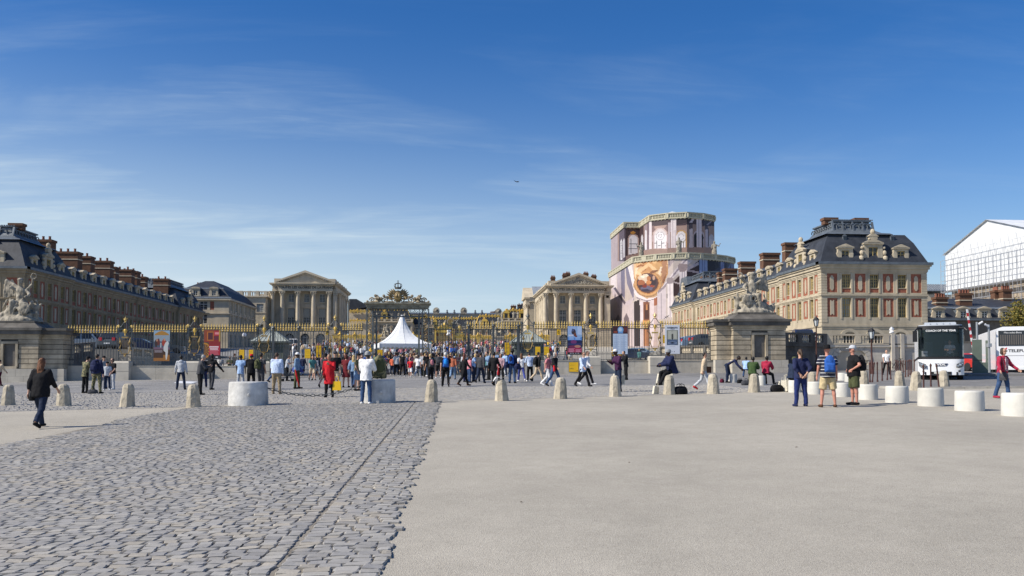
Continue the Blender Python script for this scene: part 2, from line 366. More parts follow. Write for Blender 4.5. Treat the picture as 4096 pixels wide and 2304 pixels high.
def cobble_mat():
 m = bpy.data.materials.new('cobble_stone'); m.use_nodes = True; nt = m.node_tree; N = nt.nodes.new; L = nt.links.new
 b = nt.nodes['Principled BSDF']; b.inputs['Roughness'].default_value = .8; b.inputs['Specular IOR Level'].default_value = .25
 a = N('ShaderNodeAttribute'); a.attribute_name = 'print'; geo = N('ShaderNodeNewGeometry')
 n = N('ShaderNodeTexNoise'); n.inputs['Scale'].default_value = 9; n.inputs['Detail'].default_value = 6; n.inputs['Roughness'].default_value = .7; L(geo.outputs['Position'],n.inputs['Vector'])
 mr = N('ShaderNodeMapRange'); mr.inputs[1].default_value = .3; mr.inputs[2].default_value = .7; mr.inputs[3].default_value = .86; mr.inputs[4].default_value = 1.10; L(n.outputs['Fac'],mr.inputs[0])
 vm = N('ShaderNodeVectorMath'); vm.operation = 'SCALE'; L(a.outputs['Color'],vm.inputs[0]); L(mr.outputs[0],vm.inputs['Scale'])
 n2 = N('ShaderNodeTexNoise'); n2.inputs['Scale'].default_value = 1.1; n2.inputs['Detail'].default_value = 7; n2.inputs['Roughness'].default_value = .75; L(geo.outputs['Position'],n2.inputs['Vector'])
 m2 = N('ShaderNodeMapRange'); m2.inputs[1].default_value = .5; m2.inputs[2].default_value = .72; m2.inputs[3].default_value = 0; m2.inputs[4].default_value = .62; L(n2.outputs['Fac'],m2.inputs[0])
 mx = N('ShaderNodeMix'); mx.data_type = 'RGBA'; L(m2.outputs[0],mx.inputs['Factor']); L(vm.outputs[0],mx.inputs['A']); mx.inputs['B'].default_value = (.40,.355,.285,1); L(mx.outputs['Result'],b.inputs['Base Color'])
 n3 = N('ShaderNodeTexNoise'); n3.inputs['Scale'].default_value = 45; n3.inputs['Detail'].default_value = 4; L(geo.outputs['Position'],n3.inputs['Vector'])
 bp = N('ShaderNodeBump'); bp.inputs['Strength'].default_value = .3; bp.inputs['Distance'].default_value = .008; L(n3.outputs['Fac'],bp.inputs['Height']); L(bp.outputs[0],b.inputs['Normal'])
 return m
COB = cobble_mat()
SAND = mat('joint_sand',(.25,.225,.185),.95,var=.45,vscale=2.5,bump=.5,bscale=60)
ASPH = mat('asphalt',(.19,.184,.175),.9,var=.25,vscale=.8,bump=.3,bscale=60)
KERB = mat('kerb_granite',(.36,.34,.30),.85,var=.2,vscale=3,objrand=.08)
COURT = mat('court_paving',(.22,.21,.19),.9,var=.25,vscale=.6)
# --- ground sheets
def sheet(name,xs,ys,mats,dz,kind='structure',keep=None,ufn=None):
 mb = MB(); idx = {}
 for j,y in enumerate(ys):
  for i,x in enumerate(xs):
   idx[i,j] = len(mb.v); mb.v.append((x,y,G(x,y) + dz))
 for j in range(len(ys)-1):
  for i in range(len(xs)-1):
   if keep and not keep((xs[i]+xs[i+1])/2,(ys[j]+ys[j+1])/2): continue
   mb.f.append((idx[i,j],idx[i+1,j],idx[i+1,j+1],idx[i,j+1])); mb.m.append(0)
 o = mb.build(name,mats); o['kind'] = kind; return o
YL = [-80,-20,0,10,20,30,40,50,60,70,75,80,85,90,95,100,125,150,175,200,230,300,420,800,2500]
XL = [-2500,-600,-200,-100,-60,-40,-20,-10,0,10,20,40,60,80,200,600,2500]
ground = sheet('ground',XL,YL,GRAVEL,0.0)
def YB(x):
 P = [(-200,27.5),(-40,28),(-15,28.6),(-3,30.2),(3,31.4),(10,33.6),(14,34.8),(17,36.6)]
 for (a,ya),(b,yb) in zip(P,P[1:]):
  if x <= b: return ya + (yb-ya)*(x-a)/(b-a)
 return P[-1][1]
STRIP_L,STRIP_R,JOINT = -8.6,-0.42,-1.30
def SR(y): return -.52+.011*(y-6.4)
def JT(y): return -1.31+.0093*(y-6.4)
def paving_far():
 mb = MB(); xs = [-200,-60,-40,-30,-20,-15,-12,-8.6,-6,-3,-0.4,3,6,10,14,17]
 for xa,xb in zip(xs,xs[1:]):
  col = [(YB(xa),YB(xb))] + [(max(y,YB(xa)+.1),max(y,YB(xb)+.1)) for y in (46,58,70)] + [(y,y) for y in (85,100,130,165,200,225)]
  for (a0,b0),(a1,b1) in zip(col,col[1:]):
   mb.quad((xa,a0,G(xa,a0)+.004),(xb,b0,G(xb,b0)+.004),(xb,b1,G(xb,b1)+.004),(xa,a1,G(xa,a1)+.004))
 return mb
paving = paving_far().build('cobblestone_paving',COB_FAR); paving['kind'] = 'structure'
axis_bed = MB(); _n = 12
for k in range(_n):
 a,b = 1 + (30.9-1)*k/_n,1 + (30.9-1)*(k+1)/_n
 a2,b2 = min(a,30.2),min(b,30.2); xa = STRIP_L-6*max(0,(17-a)/17); xa2 = STRIP_L-6*max(0,(17-b)/17); xb,xb2 = SR(a2)-.05,SR(b2)-.05
 if b2-a2 > .05: axis_bed.quad((xa,a2,G(xa,a2)+.006),(xb,a2,G(xb,a2)+.006),(xb2,b2,G(xb2,b2)+.006),(xa2,b2,G(xa2,b2)+.006))
bed = axis_bed.build('axis_paving',SAND); bed['kind'] = 'structure'
def cobble_layout():
 out = []
 y = 4.6
 while y < 31.5:
  pitch = random.uniform(.110,.130)
  x = JT(y) - .012; off = random.uniform(0,.1)
  x -= off*0.2
  while x > STRIP_L - 6:
   w = random.uniform(.12,.195); xc = x - w/2
   yy = y + .075*math.sin(xc*.8+y*.25) + .014*math.sin(xc*2.3+y)
   if xc < STRIP_L + .25*math.sin(y*.7) and yy > 17 + 1.6*(xc-STRIP_L)+.3*math.sin(xc*3): x -= w; continue
   if yy < YB(xc) and xc > -(.57*yy+2.0): out.append((xc,yy,w-.019,pitch-.002))
   x -= w
  x = JT(y) + .012
  xr_ = SR(y) + random.gauss(0,.035)
  while x < xr_ - .05:
   w = min(random.uniform(.14,.23),xr_ - x + .03); xc = x + w/2
   yy = y + .12*(xc-JT(y)) + .01*math.sin(y*3)
   if w > .07 and yy < YB(xc): out.append((xc,yy,w-.017,pitch-.002))
   x += w
  y += pitch
 return out
COBBLES = cobble_layout()
COBC = [np.array(c) for c in ((.30,.290,.272),(.325,.312,.288),(.272,.264,.252),(.345,.330,.298),(.31,.298,.276),(.365,.335,.282))]
def cobble_geo(items,n=4):
 """pillow topped stones; n x n top grid and a skirt"""
 V = []; F = []; C = []; base = 0
 g = np.array([-.5,-.43,.43,.5]) if n == 4 else np.array([-.5,-.44,0,.44,.5])
 ring = [(i,0) for i in range(n)] + [(n-1,j) for j in range(1,n)] + [(i,n-1) for i in range(n-2,-1,-1)] + [(0,j) for j in range(n-2,0,-1)]
 for x,y,w,d in items:
  rz = random.gauss(0,.03); hh = random.gauss(.0150,.0016); tx,ty = random.gauss(0,.034),random.gauss(0,.010); sk = random.gauss(.06,.13)
  c,s = math.cos(rz),math.sin(rz); z0 = G(x,y)
  gx,gy = np.meshgrid(g,g,indexing='ij')
  rx = np.sign(gx)*np.abs(2*gx)/2; ry = np.sign(gy)*np.abs(2*gy)/2
  e = np.maximum(np.abs(2*gx),np.abs(2*gy)); corner = (np.abs(2*gx) > .9) & (np.abs(2*gy) > .9)
  shr = np.where(corner,.93,1.0)
  lx = rx*w*shr + rng.normal(0,.004,rx.shape) + sk*ry*d; ly = ry*d*shr + rng.normal(0,.004,rx.shape)
  lz = hh*(1-.52*np.where(np.abs(gx) > .45,1,.08*np.abs(2*gx))-.06*np.where(np.abs(gy) > .45,1,.1*np.abs(2*gy))) + tx*rx*w + ty*ry*d + rng.normal(0,.0015,rx.shape)
  px = x + lx*c - ly*s; py = y + lx*s + ly*c
  top = np.stack([px,py,z0 + .008 + lz + .0*px],-1).reshape(-1,3)
  bot = np.array([[px[i,j],py[i,j],z0 - .01] for i,j in ring])
  V.append(top); V.append(bot); nf = 0
  for i in range(n-1):
   for j in range(n-1):
    a = base+i*n+j; F.append((a,a+n,a+n+1,a+1)); nf += 1
  m = len(ring)
  for k in range(m):
   i,j = ring[k]; i2,j2 = ring[(k+1) % m]
   F.append((base+i*n+j,base+n*n+k,base+n*n+(k+1) % m,base+i2*n+j2)); nf += 1
  base += n*n+m
  col = COBC[random.randrange(len(COBC))]*random.uniform(.87,1.11); C.append(np.repeat(col[None],nf,0))
 return np.concatenate(V),F,np.concatenate(C)
def cobble_obj(name,items,n=4,parent=None,**k):
 v,f,c = cobble_geo(items,n); me = bpy.data.meshes.new(name); me.from_pydata(v.tolist(),[],f); me.materials.append(COB)
 set_print(me,c); return obj(name,me,parent,**k)
COBBLES.sort(key=lambda t: t[1]*t[1] + .2*t[0]*t[0])
_vis = [c for c in COBBLES if abs(c[0] + .0) < .56*c[1] and c[1] > 5.9]
_one = set(_vis[:300])
for c in _vis[:300]: cobble_obj('cobblestone',[c],5,bed)
cobble_obj('cobblestone_field',[c for c in COBBLES if c not in _one],4,bed,kind='stuff')
def far_cobbles():
 V = []; F = []; C = []; b = 0; y = 28.0
 while y < 43:
  p = .135; x = -.55*y - 1
  while x < 13.5:
   w = random.uniform(.14,.22); xc = x+w/2; yy = y + .05*math.sin(xc*.7) + random.gauss(0,.008)
   if yy > YB(xc)+.1 and not (STRIP_L < xc < STRIP_R and yy < YB(xc)+.12):
    z = G(xc,yy); h = random.uniform(.008,.018); hw,hd = w/2-.008,p/2-.004; t = random.gauss(0,.006); i = .72
    V += [(xc-hw,yy-hd,z),(xc+hw,yy-hd,z),(xc+hw,yy+hd,z),(xc-hw,yy+hd,z),(xc-hw*i,yy-hd*i,z+h-t),(xc+hw*i,yy-hd*i,z+h+t),(xc+hw*i,yy+hd*i,z+h+t),(xc-hw*i,yy+hd*i,z+h-t)]
    F += [tuple(q+b for q in f) for f in ((4,5,6,7),(0,1,5,4),(1,2,6,5),(2,3,7,6),(3,0,4,7))]; b += 8
    C += [COBC[random.randrange(6)]*random.uniform(.86,1.12)]*5
   x += w
  y += p
 me = bpy.data.meshes.new('far_cobblestones'); me.from_pydata(V,[],F); me.materials.append(COB); set_print(me,np.array(C)); o = obj('far_cobblestones',me,paving,kind='stuff'); return o
far_cobbles()
rd = MB(); xs = [17,20,26,34,44,60,120]
def YK(x): return 35.0 + (1.2 if x < 20 else 0) - .06*(x-20)
for a,b in zip(xs,xs[1:]):
 for (a0,b0),(a1,b1) in zip([(YK(a)+1.2,YK(b)+1.2),(50,50),(60,60)],[(50,50),(60,60),(71.5,71.5)]):
  rd.quad((a,a0,G(a,a0)+.006),(b,b0,G(b,b0)+.006),(b,b1,G(b,b1)+.006),(a,a1,G(a,a1)+.006))
road = rd.build('road',ASPH); road['kind'] = 'structure'
kb = MB(); x = 19.2
kerb = obj('kerb',None); kerb['kind'] = 'structure'
while x < 34:
 x2 = x+.98; m = MB(); ya,yb = YK(x)+.2,YK(x2)+.2
 z = G(x,ya); m.add([(x,ya,z-.02),(x2,yb,z-.02),(x2,yb+.22,z-.02),(x,ya+.22,z-.02),(x,ya+.02,z+.11),(x2,yb+.02,z+.11),(x2,yb+.2,z+.11),(x,ya+.2,z+.11)],[(4,5,6,7),(0,1,5,4),(1,2,6,5),(2,3,7,6),(3,0,4,7)])
 m.build('kerb_stone',KERB,kerb); x += 1.0
gut = MB()
def gutter():
 V = []; F = []; C = []; b = 0
 for r in range(5):
  x = 19.3
  while x < 34:
   w = random.uniform(.17,.23); yy = YK(x)+.53+r*.17; z = G(x,yy)+.004; hw,hd = w/2-.012,.074; h = random.uniform(.012,.024); i = .75; xc = x+w/2
   V += [(xc-hw,yy-hd,z),(xc+hw,yy-hd,z),(xc+hw,yy+hd,z),(xc-hw,yy+hd,z),(xc-hw*i,yy-hd*i,z+h),(xc+hw*i,yy-hd*i,z+h),(xc+hw*i,yy+hd*i,z+h),(xc-hw*i,yy+hd*i,z+h)]
   F += [tuple(q+b for q in f) for f in ((4,5,6,7),(0,1,5,4),(1,2,6,5),(2,3,7,6),(3,0,4,7))]; b += 8; C += [COBC[random.randrange(6)]]*5; x += w
 me = bpy.data.meshes.new('gutter_setts'); me.from_pydata(V,[],F); me.materials.append(COB); set_print(me,np.array(C)); obj('gutter_setts',me,road,kind='stuff')
gutter()
for px,py,l in ((2520,1852,'in the middle of the gravel'),(2080,2010,'near the cobble edge'),(3180,1790,'below the three standing people')):
 p = gp(px,py); m = MB(); a = random.uniform(0,6); s_ = random.uniform(.035,.06)
 m.add([(0,0,0),(s_*.5,s_*.3,.012),(s_*1.1,0,.004),(s_*.5,-s_*.3,.014),(s_*.5,0,.003)],[(0,4,1),(1,4,2),(2,4,3),(3,4,0)])
 o = m.build('fallen_leaf',mat('dead_leaf',(.06,.04,.02),.9),None,loc=p+Vector((0,0,.003)),rot=(0,0,a)); tag(o,'small dry brown leaf lying '+l,'leaf')
# --- façade helpers
def facade(mb,o,u,n,W_,z0,z1,holes,depth,mi=0,back=None):
 """wall sheet from o along u (unit, horizontal), outward normal n, with rectangular openings (u0,u1,za,zb[,depth]) recessed"""
 us = sorted(set([0,W_] + [h[0] for h in holes] + [h[1] for h in holes])); zs = sorted(set([z0,z1] + [h[2] for h in holes] + [h[3] for h in holes]))
 o = Vector(o); u = Vector(u); n = Vector(n)
 P = lambda a,z,d=0: o + u*a + Vector((0,0,z)) - n*d
 for a,b in zip(us,us[1:]):
  for c,d in zip(zs,zs[1:]):
   if any(h[0] < (a+b)/2 < h[1] and h[2] < (c+d)/2 < h[3] for h in holes): continue
   mb.quad(P(a,c),P(b,c),P(b,d),P(a,d),mi)
 for h in holes:
  dp = h[4] if len(h) > 4 else depth
  a,b,c,d = h[:4]
  mb.quad(P(a,c),P(a,c,dp),P(a,d,dp),P(a,d),mi); mb.quad(P(b,c),P(b,d),P(b,d,dp),P(b,c,dp),mi)
  mb.quad(P(a,c),P(b,c),P(b,c,dp),P(a,c,dp),mi); mb.quad(P(a,d),P(a,d,dp),P(b,d,dp),P(b,d),mi)
def rotZ(u): return math.atan2(u[1],u[0])
def window_me(w,h,nx,nz,fm,name='window',gm=GLASS,bar=.045,transom=True,arch=False):
 """local: x along width centred, z from 0, facing -y. returns (glass mesh, frame mesh)"""
 g = MB(); f = MB()
 g.box(-w/2,w/2,.03,.06,0,h)
 t = .07
 f.box(-w/2,-w/2+t,-.04,.025,0,h); f.box(w/2-t,w/2,-.04,.025,0,h); f.box(-w/2+t,w/2-t,-.04,.025,0,t); f.box(-w/2+t,w/2-t,-.04,.025,h-t,h)
 if transom: f.box(-w/2+t,w/2-t,-.05,.022,h*.64,h*.64+.08)
 f.box(-.04,.04,-.046,.024,t,h-t)
 for i in range(1,nx):
  x = -w/2 + w*i/nx
  if abs(x) > .05: f.box(x-bar/2,x+bar/2,-.02,.02,t,h-t)
 for k in range(1,nz):
  z = h*k/nz; f.box(-w/2+t,w/2-t,-.018,.018,z-bar/2,z+bar/2)
 return g.mesh(name,gm),f.mesh('frame',fm)
def panel_me(w,h,kind):
 """brick panel with a pale stone inset; local x centred, z from 0, facing -y"""
 b = MB().box(-w/2,w/2,0,.05,0,h); s = MB()
 iw,ih = w*.36,h*.78; z0 = h*.10
 if kind == 'oval':
  r = iw/2; pts = [(-iw*.5,z0+r*.9),(-iw*.32,z0+r*.75)] + [(r*.64*math.cos(a),z0+r*.62+r*.62*math.sin(a)) for a in [math.pi*(1+i/6) for i in range(7)]] + [(iw*.32,z0+r*.75),(iw*.5,z0+r*.9)]
  top = [(-x,2*(h/2)-z) for x,z in pts]; poly = pts + top
 else:
  r = iw*.28; bot = [(-iw/2,z0)] + [(r*math.cos(a),z0+r*math.sin(a)) for a in [math.pi*(1-i/6) for i in range(7)]] + [(iw/2,z0)]
  poly = bot + [(-x,h-z) for x,z in bot]
 s.prism(poly,'y',-.045,0)
 return b.mesh('brick_panel',BRICK),s.mesh('stone_inset',STONE_L)
_WC = {}
DRAPE = mat('drawn_curtain',(.16,.145,.11),.7)
def put_window(parent,key,mk,pos,rz,name='window'):
 if key not in _WC: _WC[key] = mk()
 g,f = _WC[key]; k = (int(abs(pos[0])*7.3+abs(pos[1])*3.1+pos[2]*5)*2654435761 >> 7) % 10
 o = obj(name,g,parent,loc=pos,rot=(0,0,rz),mats=None if name != 'window' or k > 3 else [(DRAPE,GLASS,BLIND,DRAPE)[k]]); obj('frame' if name == 'window' else 'stone_inset',f,o); return o
def balus_me(h=.62,r=.10):
 return MB().lathe([(r*.75,0),(r*.75,h*.08),(r*.45,h*.14),(r,h*.36),(r*.5,h*.68),(r*.42,h*.82),(r*.72,h*.9),(r*.72,h)],n=8,cap=False).mesh('baluster',STONE_L,smooth='all')
BALUS = None
def balustrade(name,a,b,label,h=.95,m=STONE,bays=3,group=None,base=.0,over=.0,bal_m=None):
 """stone balustrade from a to b (top of its base at a.z / b.z)"""
 global BALUS
 if BALUS is None: BALUS = balus_me()
 a = Vector(a); b = Vector(b); d = b-a; L_ = math.hypot(d.x,d.y); rz = math.atan2(d.y,d.x); sl = d.z/L_
 t = thing(name,label,'balustrade',a,rz,group)
 def slab(nm,x0,x1,y0,y1,z0,z1):
  MB().add([(x0,y0,z0+sl*x0),(x1,y0,z0+sl*x1),(x1,y1,z0+sl*x1),(x0,y1,z0+sl*x0),(x0,y0,z1+sl*x0),(x1,y0,z1+sl*x1),(x1,y1,z1+sl*x1),(x0,y1,z1+sl*x0)],
                 [(0,3,2,1),(4,5,6,7),(0,1,5,4),(1,2,6,5),(2,3,7,6),(3,0,4,7)]).build(nm,m,t)
 slab('plinth',0,L_,-.16,.16,-base,.16); slab('rail',-.05,L_+.05,-.19,.19,h-.16,h)
 pw = .55
 for k in range(bays+1):
  x = k*(L_-pw)/bays; slab('pier',x,x+pw,-.185,.185,.16,h-.16)
 bl = (L_-pw)/bays
 for k in range(bays):
  x0 = k*bl+pw; n = max(2,int((bl-pw)/.27))
  for i in range(n):
   x = x0 + (bl-pw)*(i+.5)/n; o = obj('baluster',BALUS,t,loc=(x,0,.16+sl*x),scale=(1,1,(h-.32)/.62),mats=[bal_m or m])
 return t
def urn_dormer():
 pass
def dormer_parts(w,h,big=False,seg=False,fm=FRAME_Y):
 """stone dormer facing -y; z from 0, roof running back along +y"""
 s = MB(); d = .28
 ww = w*.50; wh = h*.66
 s.box(-w/2,-ww/2,0,d,0,h*.78); s.box(ww/2,w/2,0,d,0,h*.78); s.box(-ww/2,ww/2,0,d,wh,h*.78); s.box(-ww/2,ww/2,0,d,0,.12)
 s.box(-w/2-.10,w/2+.10,-.14,d+.02,h*.78,h*.84)
 if seg:
  s.prism([(-w/2-.12,h*.84)] + [((w/2+.12)*math.cos(math.pi*(1-i/8)),h*.84+h*.18*math.sin(math.pi*(i/8))) for i in range(1,8)] + [(w/2+.12,h*.84)],'y',-.16,d)
 else:
  s.prism([(-w/2-.14,h*.84),(w/2+.14,h*.84),(0,h*1.04)],'y',-.16,d)
  s.prism([(-w/2*.66,h*.862),(w/2*.66,h*.862),(0,h*.975)],'y',-.18,-.158)
 for sg in (-1,1):   # side scrolls
  s.prism([(sg*w/2,0),(sg*(w/2+.26),0),(sg*(w/2+.22),h*.16),(sg*(w/2+.08),h*.34),(sg*(w/2+.12),h*.5),(sg*w/2,h*.58)],'y',.04,d-.04)
 if big:
  s.box(-w*.22,w*.22,-.1,d,h*1.0,h*1.12); s.prism([(-w*.3,h*1.12),(w*.3,h*1.12),(w*.1,h*1.24),(-w*.1,h*1.24)],'y',-.12,d)
  s.sphere((0,.1,h*1.33),w*.13,8,5,sz=1.2)
  for sg in (-1,1):
   s.sphere((sg*(w/2+.30),.06,h*.18),.30,8,5,sz=1.1); s.sphere((sg*(w/2+.24),.06,h*.42),.24,8,5,sz=1.2); s.sphere((sg*(w/2+.2),.06,h*.64),.17,8,5); s.sphere((sg*(w/2+.42),.06,h*.06),.2,8,4)
 rf = MB(); dep = h*.8
 if seg:
  pts = [((w/2+.1)*math.cos(math.pi*(1-i/6)),h*.845+h*.19*math.sin(math.pi*i/6)) for i in range(7)]
 else:
  pts = [(-w/2-.1,h*.845),(0,h*1.05),(w/2+.1,h*.845)]
 rf.prism(pts,'y',d+.0,d+dep); rf.box(-w/2+.03,w/2-.03,d,d+dep*.9,0,h*.84)
 return s.mesh('dormer',STONE_L),rf.mesh('dormer_roof',LEAD),window_me(ww,wh-.12,2,3,fm,'dormer_window',GLASS_Y,bar=.05,transom=False)
_DC = {}
def put_dormer(parent,key,pos,rz,fm=FRAME_Y):
 if key not in _DC: _DC[key] = dormer_parts(*key,fm=fm)
 s,r,(g,f) = _DC[key]
 o = obj('dormer',s,parent,loc=pos,rot=(0,0,rz)); obj('dormer_roof',r,o)
 obj('dormer_window',g,o,loc=(0,.14,.12)); obj('window_frame',f,o,loc=(0,.14,.12)); return o
def chimney(parent,x,y,z0,z1,sx,sy,pots=3,rz=0,m=BRICK_C):
 b = MB(); b.box(-sx/2,sx/2,-sy/2,sy/2,0,z1-z0-.45,0); b.box(-sx/2-.06,sx/2+.06,-sy/2-.06,sy/2+.06,(z1-z0)*.62,(z1-z0)*.62+.13,1)
 b.box(-sx/2-.10,sx/2+.10,-sy/2-.10,sy/2+.10,z1-z0-.45,z1-z0-.15,0)
 o = b.build('chimney',[m,STONE],parent,loc=(x,y,z0),rot=(0,0,rz)); p = MB()
 for k in range(pots):
  t = (k+.5)/pots-.5; c = (t*sx*.9,0) if sx > sy else (0,t*sy*.9)
  p.lathe([(.2,0),(.17,.1),(.15,.45),(.19,.5)],(c[0],c[1],z1-z0-.15),8)
 p.build('chimney_pots',POT,o); return o
# --- ministers' wings
ZT,ZE = 4.3,13.72                       # terrace level, eaves level
def wing(name,label,X0,sgn,Y,depth,nb,front_holes_dark=False,chims=(),group='brick and stone wings flanking the court',chim_h=18.9):
 """X0: court face; sgn=+1 building lies at larger x. Y=(y0,y1,y2,y3). local coords: x = sgn*(X-X0) outward depth, y = Y-Y[0]"""
 t = thing(name,label,'palace wing',(X0,Y[0],0),0,group)
 Lx = lambda d: sgn*d
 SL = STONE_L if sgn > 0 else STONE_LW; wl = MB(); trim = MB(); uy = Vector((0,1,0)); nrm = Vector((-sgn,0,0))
 rz = -math.pi/2 if sgn > 0 else math.pi/2       # facing court (-y of local piece → court normal)
 secs = [(0,Y[1]-Y[0],0.0,nb[0],True),(Y[1]-Y[0],Y[2]-Y[0],.45,nb[1],False),(Y[2]-Y[0],Y[3]-Y[0],0.0,nb[2],True)]
 ww,up0,up1,lo0,lo1 = 1.02,10.98,12.47,7.78,9.9
 pw = 1.22
 for ya,yb,inset,n,pav in secs:
  L_ = yb-ya; holes = []; bw = (L_-1.8)/n if pav else L_/n; st = .9 if pav else 0
  wins = []; pans = []
  for k in range(n):
   c = st + bw*(k+.5); wins.append(c)
  if pav: edges = [st+.05+pw*.3] + [st+bw*k for k in range(1,n)] + [L_-st-.05-pw*.3]
  else: edges = [bw*k for k in range(1,n)]
  pans = edges
  for c in wins:
   holes += [(c-ww/2,c+ww/2,up0,up1,.32),(c-ww/2,c+ww/2,lo0,lo1,.32),(c-ww/2,c+ww/2,up0-.5,up0-.06,.05)]
   holes += [(c-ww/2,c+ww/2,4.75,6.2,.3)] if not pav else []
  for i,c in enumerate(pans):
   q = pw*.75 if pav and i in (0,len(pans)-1) else pw
   holes += [(c-q/2,c+q/2,10.48,12.55,.06),(c-q/2,c+q/2,7.82,9.86,.06)]
  if sgn > 0: facade(wl,(Lx(inset),ya,0),uy,nrm,L_,ZT-3.2,12.8,holes,.3)
  else: facade(wl,(Lx(inset),ya,0),uy,nrm,L_,ZT-3.2,12.8,holes,.3)
  X = Lx(inset)
  for c in wins:
   for z,h,nz in ((up0,up1-up0,4),(lo0,lo1-lo0,5)):
    put_window(t,('w',h),lambda h=h,nz=nz: window_me(ww,h,4,nz,FRAME_Y,gm=GLASS_Y),(X+Lx(.24),ya+c,z),rz)
   MB().box(X+Lx(.045),X+Lx(.1),ya+c-ww/2,ya+c+ww/2,up0-.5,up0-.06).build('brick_apron',BRICK,t)
   if not pav: put_window(t,('w','b'),lambda: window_me(ww,1.45,4,3,FRAME_Y,gm=GLASS_Y,transom=False),(X+Lx(.24),ya+c,4.75),rz)
  for i,c in enumerate(pans):
   q = pw*.75 if pav and i in (0,len(pans)-1) else pw
   put_window(t,('p',q,1),lambda q=q: panel_me(q,2.07,'oval'),(X+Lx(.055),ya+c,10.48),rz,'brick_panel')
   put_window(t,('p',q,2),lambda q=q: panel_me(q,2.04,'notch'),(X+Lx(.055),ya+c,7.82),rz,'brick_panel')
  for c in wins:
   for sg in (-1,1):
    a = c+sg*(ww/2+.02); b = c+sg*(ww/2+.20)
    trim.box(X-Lx(.05),X-Lx(.002),ya+min(a,b),ya+max(a,b),7.6,10.0); trim.box(X-Lx(.05),X-Lx(.002),ya+min(a,b),ya+max(a,b),10.42,12.62)
  e0 = ya-(.0 if pav else -.02)
  for z0,z1,pr in ((10.02,10.14,.07),(10.14,10.32,.13),(6.75,6.95,.10),(12.66,12.80,.06),(12.80,13.05,.12),(13.05,13.35,.26),(13.35,13.52,.40)):
   trim.box(X-Lx(pr),X+Lx(.02),ya,yb-.004 if not pav else yb,z0,z1)
  gm = MB().box(X-Lx(.52),X+Lx(.3),ya-(.5 if ya == 0 else 0),yb+(.0),13.52,13.80); gm.build('gutter',LEAD,t)
  for k,c in enumerate(wins):
   big = pav and n == 3 and k == 1
   put_dormer(t,(2.1,2.55,True,False) if big else (1.42,1.72,False,(k % 2 == 1) and not pav),(X+Lx(.12),ya+c,13.72),rz)
 D = depth; holes = []; fx = [D*f for f in (.235,.5,.765)]; fp = [D*f for f in (.10,.3675,.6325,.90)]
 wf = 1.0
 for c in fx: holes += [(c-wf/2,c+wf/2,up0,up1,.3),(c-wf/2,c+wf/2,lo0,lo1,.3),(c-wf/2,c+wf/2,up0-.5,up0-.06,.05)]
 for c in fp: holes += [(c-.6,c+.6,10.48,12.55,.06),(c-.6,c+.6,7.82,9.86,.06)]
 arch = [(D*f-.75,D*f+.75,ZT,ZT+1.75,.9) for f in (.26,.5,.74)]
 facade(wl,(0,0,0),(sgn,0,0),(0,-1,0),D,ZT-3.2,12.8,holes+arch,.3)
 wl.quad((Lx(D),0,ZT-3.2),(Lx(D),Y[3]-Y[0],ZT-3.2),(Lx(D),Y[3]-Y[0],13.5),(Lx(D),0,13.5))
 wl.quad((0,Y[3]-Y[0],ZT-3.2),(Lx(D),Y[3]-Y[0],ZT-3.2),(Lx(D),Y[3]-Y[0],13.5),(0,Y[3]-Y[0],13.5))
 for ys in (secs[1][0],secs[1][1]): wl.quad((0,ys,ZT-3.2),(Lx(.45),ys,ZT-3.2),(Lx(.45),ys,13.6),(0,ys,13.6))
 for c in fx:
  for z,h,nz in ((up0,up1-up0,4),(lo0,lo1-lo0,5)):
   put_window(t,('w',h),lambda h=h,nz=nz: window_me(ww,h,4,nz,FRAME_Y,gm=GLASS_Y),(Lx(c),.24,z),0)
  MB().box(Lx(c-wf/2),Lx(c+wf/2),.045,.1,up0-.5,up0-.06).build('brick_apron',BRICK,t)
  for sg in (-1,1):
   a,b = c+sg*(wf/2+.02),c+sg*(wf/2+.18)
   for za,zb in ((7.6,10.0),(10.42,12.62)): trim.box(Lx(a),Lx(b),-.05,-.002,za,zb)
 for i,c in enumerate(fx): put_dormer(t,(2.1,2.55,True,False) if i == 1 else (1.7,1.95,False,False),(Lx(c),.1,13.8),0)
 for c in fp:
  put_window(t,('p',1.2,1),lambda: panel_me(1.2,2.07,'oval'),(Lx(c),.055,10.48),0,'brick_panel')
  put_window(t,('p',1.2,2),lambda: panel_me(1.2,2.04,'notch'),(Lx(c),.055,7.82),0,'brick_panel')
 for f in (.26,.5,.74):
  MB().box(Lx(D*f-.75),Lx(D*f+.75),.8,.85,ZT,ZT+1.75).build('cellar_opening',GLASS,t)
  a = MB(); n = 9
  for k in range(n):
   t0,t1 = math.pi*k/n,math.pi*(k+1)/n
   a.prism([(Lx(D*f+.78*math.cos(t0)),ZT+1.2+.72*math.sin(t0)),(Lx(D*f+1.15*math.cos(t0)),ZT+1.2+1.05*math.sin(t0)),(Lx(D*f+1.15*math.cos(t1)),ZT+1.2+1.05*math.sin(t1)),(Lx(D*f+.78*math.cos(t1)),ZT+1.2+.72*math.sin(t1))],'y',-.07,-.002)
  a.build('arch_moulding',STONE,t)
 for z0,z1,pr in ((10.02,10.14,.07),(10.14,10.32,.13),(6.75,6.95,.10),(6.55,6.75,.05),(12.66,12.80,.06),(12.80,13.05,.12),(13.05,13.35,.26),(13.35,13.52,.40)):
  trim.box(Lx(-pr),Lx(D+pr),-pr,-.002,z0,z1)
 MB().box(Lx(-.52),Lx(D+.52),-.52,.3,13.523,13.803).build('gutter',LEAD,t)
